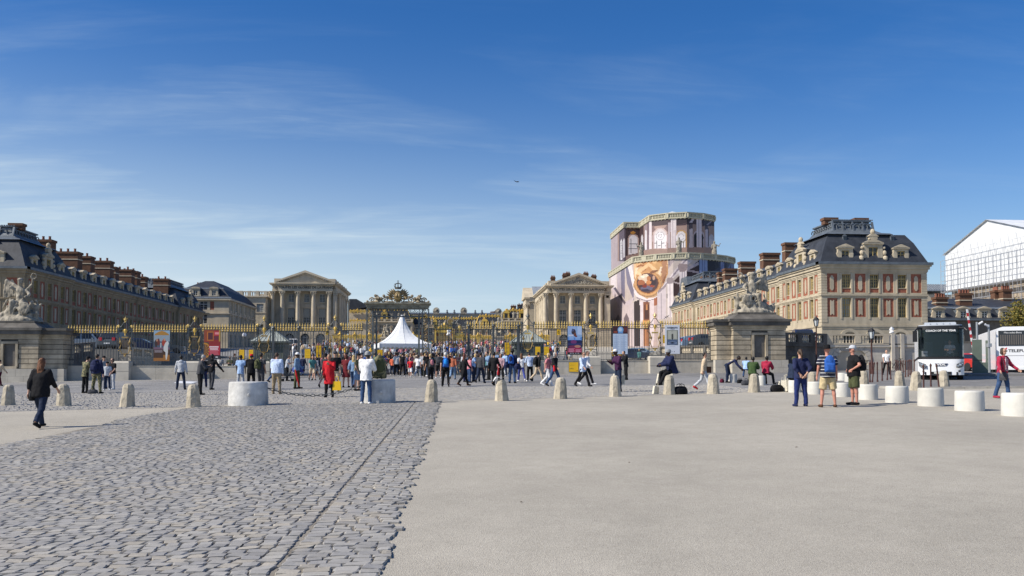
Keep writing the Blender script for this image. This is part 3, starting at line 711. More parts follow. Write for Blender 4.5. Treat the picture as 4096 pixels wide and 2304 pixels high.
 for side in (0,1):
  for k in range(8):
   for z0,z1 in ((7.2,10.0),(10.36,12.62)):
    hh = (z1-z0)/8; za = z0+hh*k
    a,b = (-.035,D*.052) if side == 0 else (D-D*.052,D+.035)
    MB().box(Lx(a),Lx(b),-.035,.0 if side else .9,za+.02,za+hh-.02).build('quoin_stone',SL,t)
 for k in range(8):
  for z0,z1 in ((7.2,10.0),(10.36,12.62)):
   hh = (z1-z0)/8; za = z0+hh*k; yy = Y[1]-Y[0]
   trim.box(Lx(-.035),Lx(.3),yy-.85,yy+.02,za+.02,za+hh-.02)
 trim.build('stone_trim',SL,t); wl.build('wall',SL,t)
 rf = MB()
 def hip(xa,xb,ya,yb,z0,z1,i1,cap=True,m=0):
  a = [(Lx(xa),ya,z0),(Lx(xb),ya,z0),(Lx(xb),yb,z0),(Lx(xa),yb,z0)]; b = [(Lx(xa+i1),ya+i1,z1),(Lx(xb-i1),ya+i1,z1),(Lx(xb-i1),yb-i1,z1),(Lx(xa+i1),yb-i1,z1)]
  rf.add(a+b,[(0,1,5,4),(1,2,6,5),(2,3,7,6),(3,0,4,7)] + ([(4,5,6,7)] if cap else []),m)
 for ya,yb in ((0,secs[0][1]),(secs[2][0],secs[2][1])):
  hip(-.15,D+.15,ya-.15,yb+.15,13.78,16.1,1.05,False); hip(.9,D-.9,ya+.9,yb-.9,16.1,17.1,.65,True)
  c = MB(); prof = [(-.25,17.08),(.0,17.25),(.65,17.4),(1.15,17.72),(1.45,18.15),(1.6,18.7),(1.42,18.78),(1.42,18.92),(1.75,18.92)]
  vs = []; fs = []; x0,x1,y0,y1 = 1.35,D-3.3,ya+1.45,yb-1.8
  for i,z in prof: vs += [(Lx(x0+i),y0+i,z),(Lx(x1-i),y0+i,z),(Lx(x1-i),y1-i,z),(Lx(x0+i),y1-i,z)]
  for k in range(len(prof)-1):
   for q in range(4): fs.append((k*4+q,k*4+(q+1) % 4,k*4+4+(q+1) % 4,k*4+4+q))
  fs.append(tuple(range(len(prof)*4-4,len(prof)*4))); c.add(vs,fs)
  for k in range(9):     # scrolled relief on the lead crest
   f = (k+.5)/9; xx = x0+1.4+(x1-x0-2.8)*f; yy = y0+1.4+(y1-y0-2.8)*f
   c.tube([(Lx(xx)+.42*math.cos(a_)*(1 if k % 2 else .7),y0+1.36-.02*a_,18.15+.36*math.sin(a_)) for a_ in [i*.6 for i in range(9)]],.07,5)
   c.tube([(Lx(x0+1.36),yy+.42*math.cos(a_),18.15+.36*math.sin(a_)) for a_ in [i*.6 for i in range(9)]],.07,5)
  for k in range(5):
   xx = x0+1.3+(x1-x0-2.6)*k/4; c.bar((Lx(xx),y0+1.15,17.6),(Lx(xx),y0+1.52,18.75),.2,.2)
  for k in range(24):
   xx = x0+1.3+(x1-x0-2.6)*k/23; c.cbox((Lx(xx),y0+1.44,18.96),.14,.1,.1)
  c.build('roof_crest',LEAD,t)
  for f in (.27,.5,.73):
   m = MB().box(-.2,.2,0,.5,0,.5); m.prism([(-.26,.5),(.26,.5),(0,.68)],'y',-.05,.5); o = m.build('roof_vent',LEAD,t,loc=(Lx(D*f),ya+1.08,16.35)); MB().box(-.13,.13,-.02,0,.08,.42).build('vent_opening',GLASS,o)
 hip(.3,D-.3,secs[1][0]-3,secs[1][1]+3,13.78,15.7,1.2,False);
 ya,yb = secs[1][0]-2,secs[1][1]+2
 rf.add([(Lx(1.5),ya,15.7),(Lx(1.5),yb,15.7),(Lx(D/2),yb,17.2),(Lx(D/2),ya,17.2),(Lx(D-1.5),ya,15.7),(Lx(D-1.5),yb,15.7)],[(0,1,2,3),(3,2,5,4),(0,3,4),(1,5,2)])
 rf.build('roof',SLATE,t)
 for (dx,dy,sx,sy,top,pots) in chims: chimney(t,Lx(dx),dy,15.2,top,sx,sy,pots)
 for ya,yb in ((0,secs[0][1]),):
  for dx in (3.1,D-5.2): chimney(t,Lx(dx),ya+4.6,18.7,19.6,1.5,.9,0)
 return t
rch = [(3.6,16.7,2.0,1.1,18.6,0),(3.6,24.0,2.3,1.3,18.3,0),(4.4,27.2,1.5,1.0,18.0,0),(3.6,33.0,2.2,1.2,18.3,0),(4.6,35.6,1.8,1.0,18.0,0),(3.6,40.5,2.0,1.2,18.2,0),(3.8,44.5,1.7,1.0,18.1,0),(3.6,52.0,2.0,1.1,18.3,0),(4.2,57.0,2.0,2.0,17.6,0)]
wing('palace_wing','sunlit brick and cream stone wing on the right with a big slate pavilion roof',40.5,1,(89.4,101,138,151),11.9,(3,11,3),chims=rch)
lch = [(4.0,14.0,1.8,1.4,19.1,2),(5.0,21.5,4.2,1.6,18.6,4),(5.0,26.0,4.0,1.5,18.6,3),(5.0,32.5,4.4,1.5,18.8,4),(5.0,36.5,3.0,1.5,18.4,2),(5.0,41.5,4.2,1.5,18.6,3),(5.0,45.5,3.2,1.6,18.8,2),(5.0,50.0,2.6,1.4,18.4,2),(3.4,57.0,2.6,1.4,18.8,2)]
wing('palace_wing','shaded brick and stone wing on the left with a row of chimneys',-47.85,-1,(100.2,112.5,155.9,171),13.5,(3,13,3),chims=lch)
# --- terraces along the wings
def terrace(poly,z):
 o = MB().prism(poly,'z',-2,z).build('terrace',COURT); o['kind'] = 'structure'
terrace([(27.6,69.3),(32.2,71.6),(46.5,71.6),(46.5,165),(25.2,165),(25.2,72.6),(26.4,70.4)],ZT)
terrace([(-140,80),(XY(520,81),81),(XY(640,92),92),(-26,165),(-140,165)],3.9)
# --- continuous bodies (used for people and statues)
def remesh(mb,voxel,smooth=2,wrinkle=0.0,wscale=9.0,name='body',sf=.5):
 me = bpy.data.meshes.new('tmp'); me.from_pydata([tuple(v) for v in mb.v],[],mb.f)
 bm = bmesh.new(); bm.from_mesh(me); bmesh.ops.recalc_face_normals(bm,faces=bm.faces); bm.to_mesh(me); bm.free()
 ob = bpy.data.objects.new('tmp',me); TS.collection.objects.link(ob)
 m = ob.modifiers.new('r','REMESH'); m.mode = 'VOXEL'; m.voxel_size = voxel
 if smooth:
  q = ob.modifiers.new('s','SMOOTH'); q.iterations = smooth; q.factor = sf
 dg = work_dg()
 new = bpy.data.meshes.new_from_object(ob.evaluated_get(dg)); new.name = name
 bpy.data.objects.remove(ob); bpy.data.meshes.remove(me)
 n = len(new.vertices)
 if wrinkle and n:
  co = np.zeros(n*3); no = np.zeros(n*3); new.vertices.foreach_get('co',co); new.vertices.foreach_get('normal',no)
  co = co.reshape(-1,3); no = no.reshape(-1,3)
  w = np.array([mnoise.noise((c[0]*wscale,c[1]*wscale,c[2]*wscale*.6)) + .5*mnoise.noise((c[0]*wscale*2.3,c[1]*wscale*2.3,c[2]*wscale*1.6+5)) for c in co])
  co += no*(w*wrinkle)[:,None]; new.vertices.foreach_set('co',co.ravel())
 new.materials.clear(); new.polygons.foreach_set('use_smooth',[True]*len(new.polygons)); new.update(); return new
def cap(mb,a,b,ra,rb,n=10):
 a = Vector(a); b = Vector(b); d = (b-a); L_ = d.length
 if L_ < 1e-5: return mb.sphere(a,ra,n,6)
 d /= L_
 pts = [a-d*ra*.95,a-d*ra*.7,a-d*ra*.2,a,b,b+d*rb*.2,b+d*rb*.7,b+d*rb*.95]; rs = [ra*.2,ra*.72,ra*.98,ra,rb,rb*.98,rb*.72,rb*.2]
 return mb.tube(pts,rs,n)
def ellip(mb,c,rx,ry,rz,n=12,m=9): return mb.sphere(c,1.0,n,m) if False else mb.lathe([(max(1e-3,math.sin(math.pi*i/m)),-math.cos(math.pi*i/m)*rz) for i in range(m+1)],c,n,0,sx=rx,sy=ry)
def loft(mb,rings,n=14):
 vs = []; fs = []
 for c,rx,ry in rings:
  for k in range(n):
   a = 2*math.pi*k/n; ca,sa = math.cos(a),math.sin(a)
   vs.append((c[0]+rx*math.copysign(abs(ca)**.85,ca),c[1]+ry*math.copysign(abs(sa)**.85,sa),c[2]))
 for i in range(len(rings)-1):
  for k in range(n):
   k2 = (k+1) % n; fs.append((i*n+k,i*n+k2,(i+1)*n+k2,(i+1)*n+k))
 fs.append(tuple(range(n))[::-1]); fs.append(tuple((len(rings)-1)*n+k for k in range(n)))
 return mb.add(vs,fs)
def skel(pose,fat=0.0):
 P = dict(lean=2,tL=0,tR=0,kL=2,kR=2,oL=4,oR=4,aL=(3,7,12,3),aR=(3,7,12,3),head=0,turn=0); P.update(pose)
 J = {'P': P,'fat': fat}
 def leg(s,t,k,o):
  hip = Vector((s*.095,0,0)); o = R(o)*s; t = R(t); q = t-R(k)
  kn = hip+.435*Vector((math.sin(o),-math.sin(t)*math.cos(o),-math.cos(t)*math.cos(o))); an = kn+.42*Vector((math.sin(o)*.6,-math.sin(q),-math.cos(q)))
  f = Vector((0,-math.cos(R(P.get('toe',0))),0));
  if s > 0 and 'footL' in P: f = Vector((0,-math.cos(R(P['footL'])),-math.sin(R(P['footL']))))
  if s < 0 and 'footR' in P: f = Vector((0,-math.cos(R(P['footR'])),-math.sin(R(P['footR']))))
  return hip,kn,an,an+Vector((s*.02,0,-.045))+f*.15
 for n,s in (('L',1),('R',-1)): J['hip'+n],J['kn'+n],J['an'+n],J['toe'+n] = leg(s,P['t'+n],P['k'+n],P['o'+n])
 low = min(min(J['an'+n].z-.085,J['toe'+n].z-.04) for n in 'LR')
 off = Vector((0,0,-low))
 for k in list(J):
  if isinstance(J[k],Vector): J[k] = J[k]+off
 J['pel'] = off+Vector((0,0,.02)); l = R(P['lean']); ax = Vector((0,-math.sin(l),math.cos(l)))
 J['ax'] = ax; J['chest'] = J['pel']+ax*.36; J['neck'] = J['pel']+ax*.555
 hp = R(P['lean']*.4+P['head']); hd = Vector((0,-math.sin(hp),math.cos(hp))); J['head'] = J['neck']+hd*.17+Vector((0,-.015,0)); J['hd'] = hd
 for n,s in (('L',1),('R',-1)):
  f,o,e,i = P['a'+n]; sh = J['pel']+ax*.495+Vector((s*.185,0.01,0)); f_ = R(f); o = R(o)
  el = sh+.30*Vector((s*math.sin(o),-math.sin(f_)*math.cos(o),-math.cos(f_)*math.cos(o))); g = R(f+e); o2 = o-R(i)*2
  hd_ = Vector((s*math.sin(o2),-math.sin(g)*math.cos(o2),-math.cos(g)*math.cos(o2))); wr = el+.255*hd_
  J['sh'+n],J['el'+n],J['wr'+n],J['hdir'+n] = sh,el,wr,hd_
 return J
def hand(mb,w,d,s):
 d = d.normalized(); up = Vector((0,0,1)) if abs(d.z) < .8 else Vector((0,-1,0)); u = d.cross(up).normalized(); v = u.cross(d)
 pal = w+d*.085; cap(mb,w,w+d*.045,.026,.032,8)
 for t in (-.022,0,.022): cap(mb,w+d*.03+v*t,pal+v*t,.017,.016,6)
 for k,(t,l) in enumerate(((-.030,.062),(-.010,.076),(.011,.072),(.031,.055))):
  a = pal+v*t; b = a+d*l*.55+v*t*.12; c = b+d*l*.42+u*(.020*s); cap(mb,a,b,.0092,.0086,6); cap(mb,b,c,.0086,.0072,6)
 a = w+d*.03-v*.028; b = a+d*.035-v*.026; cap(mb,a,b,.0125,.0105,6); cap(mb,b,b+d*.03+u*s*.008,.0102,.008,6)
def body_mb(J,barefoot=False):
 m = MB(); ft = J['fat']; pel,ax = J['pel'],J['ax']
 P = lambda t: pel+ax*t
 loft(m,[(P(-.06),.10,.08),(P(.0),.158+ft*.7,.115+ft*.7),(P(.10),.148+ft,.108+ft),(P(.22),.142+ft*.8,.105+ft*.8),(P(.36),.165+ft*.6,.112+ft*.5),(P(.45),.175+ft*.3,.098),(P(.52),.12,.075),(P(.56),.055,.055)])
 cap(m,J['neck']-J['ax']*.06,J['head']-J['hd']*.05,.056,.052)
 h = J['head']; ellip(m,h+Vector((0,.008,.012)),.076,.094,.108); ellip(m,h+Vector((0,-.018,-.055)),.056,.066,.06)
 cap(m,h+Vector((0,-.088,.005)),h+Vector((0,-.108,-.022)),.010,.014,6); cap(m,h+Vector((-.02,-.080,-.058)),h+Vector((.02,-.080,-.058)),.010,.010,6)
 cap(m,h+Vector((-.035,-.083,.022)),h+Vector((.035,-.083,.022)),.010,.010,6)
 for s in (-1,1): ellip(m,h+Vector((s*.078,.01,-.008)),.012,.022,.032,8,6)
 for n,s in (('L',1),('R',-1)):
  cap(m,J['hip'+n]+Vector((-s*.01,0,.02)),J['kn'+n],.088+ft*.5,.058+ft*.15); k,a = J['kn'+n],J['an'+n]
  mid = k+(a-k)*.32+Vector((0,.012,0)); cap(m,k,mid,.055,.056+ft*.1); cap(m,mid,a,.054,.036)
  cap(m,a+Vector((0,.035,-.045)),J['toe'+n],.037,.030); cap(m,a,a+Vector((0,0,-.045)),.037,.04)
  cap(m,J['sh'+n]+Vector((-s*.05,0,0)),J['sh'+n],.06,.056); cap(m,J['sh'+n],J['el'+n],.052+ft*.25,.040+ft*.1); cap(m,J['el'+n],J['wr'+n],.041,.027)
  hand(m,J['wr'+n],J['hdir'+n],s)
 return m
def top_mb(J,sleeve='short',lng=0.0,loose=.014,hood=False):
 m = MB(); ft = J['fat']; pel,ax = J['pel'],J['ax']; P = lambda t: pel+ax*t; g = loose
 rings = []
 if lng > .12: rings += [(P(-lng)*1 if J['P']['lean'] < 20 else P(-lng),.185+g+ft,.15+g+ft)]
 rings += [(P(-.05-min(lng,.12)),.168+g+ft,.128+g+ft),(P(.02),.166+g+ft,.122+g+ft),(P(.12),.155+g+ft,.115+g+ft),(P(.22),.15+g+ft*.9,.112+g+ft*.9),(P(.36),.17+g+ft*.6,.118+g+ft*.5),(P(.455),.182+g+ft*.3,.104+g*.6),(P(.525),.128+g,.082+g*.5),(P(.56),.072,.066)]
 loft(m,rings)
 for n,s in (('L',1),('R',-1)):
  sh,el,wr = J['sh'+n],J['el'+n],J['wr'+n]
  cap(m,sh+Vector((-s*.05,0,.0)),sh,.064+g*.5,.062+g*.5)
  if sleeve == 'none': continue
  if sleeve == 'short':
   e = sh+(el-sh)*.72; m.tube([sh,sh+(el-sh)*.35,e],[.062+g+ft*.2,.062+g+ft*.2,.064+g+ft*.2],10)
  else:
   cap(m,sh,el,.058+g+ft*.2,.050+g+ft*.1); k = el+(wr-el)*(.93 if sleeve == 'long' else .55); cap(m,el,k,.049+g,.038+g)
 if hood: ellip(m,J['neck']+Vector((0,.07,-.02)),.12,.07,.08)
 return m
def legs_mb(J,kind='trousers',loose=.012):
 m = MB(); ft = J['fat']; pel,ax = J['pel'],J['ax']; g = loose; P = lambda t: pel+ax*t
 loft(m,[(P(-.07),.10+g,.085+g),(P(-.03),.158+g+ft*.7,.118+g+ft*.7),(P(.03),.160+g+ft*.7,.118+g+ft*.7),(P(.10),.150+g+ft,.11+g+ft)])
 for n,s in (('L',1),('R',-1)):
  h,k,a = J['hip'+n],J['kn'+n],J['an'+n]; h2 = h+Vector((-s*.006,0,.01))
  if kind == 'shorts':
   e = h+(k-h)*.96; m.tube([h2,h+(k-h)*.5,e],[.094+g+ft*.5,.088+g*1.6+ft*.4,.082+g*1.9+ft*.3],12)
  else:
   cap(m,h2,k,.092+g+ft*.5,.062+g+ft*.15); e = k+(a-k)*1.02; mid = k+(a-k)*.35+Vector((0,.008,0)); cap(m,k,mid,.060+g,.060+g+ft*.1); m.tube([mid,k+(a-k)*.8,e],[.060+g,.050+g*1.3,.050+g*1.5],10)
 return m
def skirt_mb(J,length=.45,flare=.22):
 m = MB(); pel,ax = J['pel'],J['ax']; ft = J['fat']; c = (J['knL']+J['knR'])/2; cc = Vector((pel.x,pel.y*.4+c.y*.6,0))
 loft(m,[((cc.x,cc.y,pel.z-length),flare+ft,flare*.85+ft),((pel.x,(pel.y+cc.y)/2,pel.z-length*.5),.195+ft,.165+ft),((pel.x,pel.y,pel.z),.172+ft,.13+ft),(tuple(pel+ax*.12),.155+ft,.12+ft),(tuple(pel+ax*.2),.15+ft,.115+ft)],16)
 return m
def shoes_mb(J):
 m = MB()
 for n in 'LR':
  a,t = J['an'+n],J['toe'+n]; hl = a+Vector((0,.045,-.04)); d = (t-a); d.z = min(d.z,0)
  cap(m,hl,a+Vector((0,-.02,-.025)),.044,.046); cap(m,a+Vector((0,-.02,-.040)),t+Vector((0,-.02,.002)),.046,.036); cap(m,hl,t+Vector((0,-.015,-.006)),.04,.034)
 return m
def hair_mb(J,kind='short'):
 m = MB(); h = J['head']
 if kind == 'bald': return None
 ellip(m,h+Vector((0,.030,.026)),.086,.092,.102)
 if kind == 'long':
  loft(m,[((h.x,h.y+.085,h.z-.36),.045,.022),((h.x,h.y+.095,h.z-.26),.085,.036),((h.x,h.y+.085,h.z-.14),.092,.05),((h.x,h.y+.05,h.z-.02),.09,.07),((h.x,h.y+.03,h.z+.06),.08,.075)])
 if kind == 'bob':
  for s in (-1,1): cap(m,h+Vector((s*.072,.02,.03)),h+Vector((s*.082,.012,-.09)),.034,.032)
  ellip(m,h+Vector((0,.06,-.045)),.088,.055,.085)
 if kind == 'tail':
  cap(m,h+Vector((0,.10,.03)),h+Vector((0,.135,-.06)),.036,.034); cap(m,h+Vector((0,.135,-.06)),h+Vector((0,.11,-.24)),.036,.016)
 if kind == 'afro': ellip(m,h+Vector((0,.025,.045)),.11,.115,.115)
 return m
def hat_mb(J,kind='cap'):
 m = MB(); h = J['head']
 if kind in ('cap','capback'):
  m.lathe([(.093,0),(.095,.03),(.084,.075),(.05,.102),(.01,.11)],h+Vector((0,.014,.032)),14,sy=1.12)
  s = -1 if kind == 'cap' else 1
  m.add([(h.x-.07,h.y+.01+s*.075,h.z+.036),(h.x+.07,h.y+.01+s*.075,h.z+.036),(h.x+.055,h.y+s*.175,h.z+.022),(h.x-.055,h.y+s*.175,h.z+.022),(h.x-.07,h.y+.01+s*.075,h.z+.05),(h.x+.07,h.y+.01+s*.075,h.z+.05),(h.x+.055,h.y+s*.175,h.z+.034),(h.x-.055,h.y+s*.175,h.z+.034)],[(0,3,2,1),(4,5,6,7),(0,1,5,4),(1,2,6,5),(2,3,7,6),(3,0,4,7)])
 elif kind == 'beanie': m.lathe([(.096,-.015),(.099,.03),(.09,.08),(.06,.115),(.015,.125)],h+Vector((0,.014,.022)),14,sy=1.12)
 elif kind == 'brim':
  m.lathe([(.155,.0),(.158,.012),(.098,.018),(.096,.06),(.088,.12),(.05,.135),(.01,.128)],h+Vector((0,.012,.034)),16,sy=1.08)
 return m
def pack_mesh(kind='pack'):
 m = MB()
 if kind == 'pack':
  ellip(m,(0,.12,.03),.150,.09,.245,14,10); m.box(-.145,.145,.04,.185,-.23,.12); m.box(-.11,.11,.18,.235,-.19,.0)
 else:
  loft(m,[((0,0,0),.26,.13),((0,0,.04),.30,.155),((0,0,.16),.29,.15),((0,0,.25),.25,.09),((0,0,.28),.16,.03)],16)
 return remesh(m,.022,2,.006,10)
def strap_mesh():
 m = MB()
 for s in (-1,1):
  m.tube([(s*.09,.05,.17),(s*.11,-.02,.20),(s*.125,-.115,.13),(s*.135,-.13,-.0),(s*.14,-.06,-.16),(s*.12,.06,-.18)],.021,6)
 return m.mesh('strap',BLACK,smooth='all')
# ---------------- poses: forward angles in degrees
POSES = {
 'stand':   dict(oL=4,oR=4),
 'stand2':  dict(tL=8,kL=10,tR=-2,aL=(10,8,35,8),aR=(-4,9,20,4),oL=6,oR=5),
 'wide':    dict(oL=8,oR=9,aL=(2,14,10,4),aR=(0,12,14,2)),
 'walk':    dict(tL=24,kL=8,tR=-18,kR=22,aL=(-22,8,16,2),aR=(22,8,24,2),lean=4,footR=34),
 'walk2':   dict(tL=-14,kL=34,tR=20,kR=4,aL=(18,9,22,2),aR=(-20,9,18,2),lean=4,footL=38),
 'phone':   dict(tL=3,kL=6,aL=(24,9,88,14),aR=(26,9,86,16),head=30,lean=5),
 'hips':    dict(aL=(-12,34,62,36),aR=(-12,34,62,36),oL=6,oR=6),
 'behind':  dict(aL=(-32,14,24,26),aR=(-32,14,24,26),oL=5,oR=6,lean=-1),
 'lean':    dict(tL=20,kL=6,tR=26,kR=2,oL=-3,oR=0,aL=(-8,18,40,12),aR=(-6,18,40,12),lean=-6),
 'arms':    dict(tL=14,kL=4,tR=18,kR=6,aL=(18,14,92,36),aR=(20,12,90,34),lean=-4),
 'bend':    dict(tL=14,kL=14,tR=6,kR=10,lean=62,head=26,aL=(24,6,20,6),aR=(34,6,16,6)),
 'sit':     dict(tL=82,kL=80,tR=78,kR=86,oL=12,oR=12,lean=18,aL=(42,12,44,18),aR=(40,12,46,18),head=14),
 'sit2':    dict(tL=70,kL=40,tR=78,kR=78,oL=10,oR=14,lean=14,aL=(34,14,50,18),aR=(36,12,40,16),head=6),
 'face':    dict(tL=3,kL=5,aL=(30,10,112,24),aR=(4,8,24,4),head=10,lean=3),
 'side_out':dict(aL=(20,26,30,4),aR=(14,30,20,2),tL=12,kL=8,tR=-8,kR=10,lean=4),
}
_J = {}; _PM = {}
def piece(pose,part,*a,vox=None):
 key = (pose,part,a)
 if key in _PM: return _PM[key]
 fat = a[0]; jk = (pose,fat)
 if jk not in _J: _J[jk] = skel(POSES[pose],fat)
 J = _J[jk]; r = a[1:]
 if part == 'body': me = remesh(body_mb(J),.0135,1,name='person')
 elif part == 'top': me = remesh(top_mb(J,*r),.022,2,.014,9,'shirt')
 elif part == 'legs': me = remesh(legs_mb(J,*r),.022,2,.012,10,'trousers')
 elif part == 'skirt': me = remesh(skirt_mb(J,*r),.024,2,.012,9,'skirt')
 elif part == 'shoes': me = remesh(shoes_mb(J),.016,1,name='shoes')
 elif part == 'hair':
  mb = hair_mb(J,*r); me = remesh(mb,.016,1,.012 if r[0] in ('long','bob','afro') else .006,26,'hair') if mb else None
 elif part == 'hat': me = hat_mb(J,*r).mesh('hat',BLACK,smooth=True)
 _PM[key] = me
 return me
SKIN = {'l': mat('skin',(.50,.29,.20),.55),'m': mat('tan_skin',(.34,.18,.11),.55),'d': mat('dark_skin',(.055,.028,.018),.5),'r': mat('flushed_skin',(.50,.23,.165),.55)}
HAIRC = {'black': (.010,.009,.008),'brown': (.05,.028,.015),'auburn': (.13,.05,.018),'red': (.10,.022,.012),'blond': (.48,.34,.15),'grey': (.38,.37,.35),'white': (.62,.61,.58),'dark': (.022,.015,.011)}
CC = {'white': (.78,.78,.78),'black': (.013,.013,.015),'navy': (.022,.028,.075),'denim': (.045,.085,.18),'ldenim': (.19,.29,.43),'ddenim': (.02,.03,.06),'grey': (.30,.31,.32),'lgrey': (.48,.50,.53),'dgrey': (.06,.062,.07),'red': (.55,.02,.03),'dred': (.17,.025,.03),'maroon': (.10,.012,.03),'khaki': (.30,.235,.15),'beige': (.58,.46,.32),'sand': (.52,.42,.24),'olive': (.075,.085,.04),'green': (.05,.085,.03),'teal': (.08,.22,.21),'lblue': (.36,.52,.78),'blue': (.03,.11,.40),'bblue': (.03,.30,.80),'pblue': (.52,.62,.80),'coral': (.75,.17,.09),'rust': (.45,.14,.075),'pink': (.62,.24,.26),'yellow': (.75,.45,.02),'purple': (.06,.02,.06),'cream': (.62,.58,.47),'brown': (.10,.05,.03),'indigo': (.06,.08,.30),'mblue': (.022,.035,.13),'orange': (.70,.28,.03),'camo': (.10,.105,.05),'crimson': (.36,.025,.06)}
def cmat(c):
 return mat('cloth_'+c,CC[c],.85,var=.28 if c != 'camo' else .8,vscale=14 if c != 'camo' else 9,spec=.15)
def hmat(c): return mat('hair_'+c,HAIRC[c],.6,var=.3,vscale=40)
def stripe_mat(name,a,b,period=.085,duty=.28):
 if name in MATS: return MATS[name]
 m = bpy.data.materials.new(name); m.use_nodes = True; MATS[name] = m; nt = m.node_tree; N = nt.nodes.new; L = nt.links.new
 tc = N('ShaderNodeTexCoord'); s = N('ShaderNodeSeparateXYZ'); L(tc.outputs['Object'],s.inputs[0])
 d = N('ShaderNodeMath'); d.operation = 'DIVIDE'; L(s.outputs[2],d.inputs[0]); d.inputs[1].default_value = period
 f = N('ShaderNodeMath'); f.operation = 'FRACT'; L(d.outputs[0],f.inputs[0]); g = N('ShaderNodeMath'); g.operation = 'LESS_THAN'; L(f.outputs[0],g.inputs[0]); g.inputs[1].default_value = duty
 x = N('ShaderNodeMix'); x.data_type = 'RGBA'; L(g.outputs[0],x.inputs['Factor']); x.inputs['A'].default_value = (*a,1); x.inputs['B'].default_value = (*b,1)
 bb = nt.nodes['Principled BSDF']; bb.inputs['Roughness'].default_value = .85; L(x.outputs['Result'],bb.inputs['Base Color']); return m
def spot_mat(name,a,b,sc=22,th=.56):
 if name in MATS: return MATS[name]
 m = bpy.data.materials.new(name); m.use_nodes = True; MATS[name] = m; nt = m.node_tree; N = nt.nodes.new; L = nt.links.new
 tc = N('ShaderNodeTexCoord'); n = N('ShaderNodeTexNoise'); n.inputs['Scale'].default_value = sc; L(tc.outputs['Object'],n.inputs['Vector'])
 g = N('ShaderNodeMath'); g.operation = 'GREATER_THAN'; L(n.outputs['Fac'],g.inputs[0]); g.inputs[1].default_value = th
 x = N('ShaderNodeMix'); x.data_type = 'RGBA'; L(g.outputs[0],x.inputs['Factor']); x.inputs['A'].default_value = (*a,1); x.inputs['B'].default_value = (*b,1)
 bb = nt.nodes['Principled BSDF']; bb.inputs['Roughness'].default_value = .85; L(x.outputs['Result'],bb.inputs['Base Color']); return m
SPECIAL = {'stripe_navy': lambda: stripe_mat('striped_navy_cloth',(.013,.016,.035),(.62,.62,.60),.10,.16),'stripe_red': lambda: stripe_mat('striped_red_cloth',(.55,.02,.04),(.75,.72,.7),.10,.35),
  'camo': lambda: spot_mat('camouflage_cloth',(.055,.06,.03),(.20,.18,.09),14,.5),'floral': lambda: spot_mat('flecked_navy_cloth',(.025,.035,.075),(.40,.42,.46),30,.56),'plaid': lambda: spot_mat('red_checked_cloth',(.45,.03,.07),(.62,.40,.42),34,.52),'pinkfl': lambda: spot_mat('pink_flowered_cloth',(.60,.42,.44),(.20,.05,.08),26,.53)}
def gmat(c): return SPECIAL[c]() if c in SPECIAL else cmat(c)
NPEOPLE = [0]
def person(p,facing,label,pose='stand',H=1.72,top='black',legs='ddenim',hair='dark',hk='short',skin='l',sleeve='short',lk='trousers',shoes='black',hat=None,hatc='black',fat=0.0,lng=0.0,loose=.014,skirt=None,skirtc=None,hood=False,glasses=False,group='visitors on the square',lift=0.0,lean=None):
 """facing: world angle of the direction the figure looks to, degrees, 0 = towards -Y (the camera), 90 = +X"""
 s = H/1.72; b = piece(pose,'body',fat)
 o = obj('person',b,None,loc=(p[0],p[1],p[2]+lift),rot=(0,0,R(facing)),scale=s)
 if not b.materials: b.materials.append(SKIN['l'])
 o.material_slots[0].link = 'OBJECT'; o.material_slots[0].material = SKIN[skin]
 tag(o,label,'person',group); NPEOPLE[0] += 1
 def kid(me,name,m):
  if me is None: return
  if not me.materials: me.materials.append(BLACK)
  q = obj(name,me,o); q.material_slots[0].link = 'OBJECT'; q.material_slots[0].material = m; return q
 kid(piece(pose,'top',fat,sleeve,lng,loose,hood),'jacket' if (sleeve == 'long' and (lng > .05 or hood)) else 'shirt',gmat(top))
 if skirt: kid(piece(pose,'skirt',fat,*skirt),'skirt',gmat(skirtc or top))
 if lk: kid(piece(pose,'legs',fat,lk),'shorts' if lk == 'shorts' else 'trousers',gmat(legs))
 if shoes: kid(piece(pose,'shoes',fat),'shoes',cmat(shoes))
 if hk != 'bald': kid(piece(pose,'hair',fat,hk),'hair',hmat(hair))
 if hat: kid(piece(pose,'hat',fat,hat),'hat',cmat(hatc))
 if glasses:
  J = _J[(pose,fat)]; h = J['head']; g = MB()
  for sg in (-1,1): g.cbox((h.x+sg*.034,h.y-.098,h.z+.008),.052,.012,.036)
  g.bar((h.x-.07,h.y-.094,h.z+.014),(h.x+.07,h.y-.094,h.z+.014),.008)
  for sg in (-1,1): g.bar((h.x+sg*.07,h.y-.094,h.z+.014),(h.x+sg*.084,h.y+.01,h.z+.012),.007)
  g.build('sunglasses',BLACK,o)
 o['jk'] = f'{pose}|{fat}'
 return o
_BAG = {}
def backpack(o,label,c,c2=None,scale=1.0):
 if 'pack' not in _BAG: _BAG['pack'] = pack_mesh('pack'); _BAG['pack'].materials.append(BLACK); _BAG['strap'] = strap_mesh()
 pose,fat = o['jk'].split('|'); J = _J[(pose,float(fat))]; s = o.scale[0]
 c_ = J['pel']+J['ax']*.30+Vector((0,.09+float(fat),0)); l = R(J['P']['lean'])
 t = obj('backpack',_BAG['pack']); t.rotation_mode = 'XYZ'
 t.location = o.location + Matrix.Rotation(o.rotation_euler.z,3,'Z') @ (c_*s); t.rotation_euler = (l,0,o.rotation_euler.z); t.scale = (s*scale,)*3
 t.material_slots[0].link = 'OBJECT'; t.material_slots[0].material = cmat(c); tag(t,label,'backpack')
 q = obj('strap',_BAG['strap'],t,loc=(0,0,0));
 if c2: obj('pocket',pocket_me(),t,mats=[cmat(c2)])
 return t
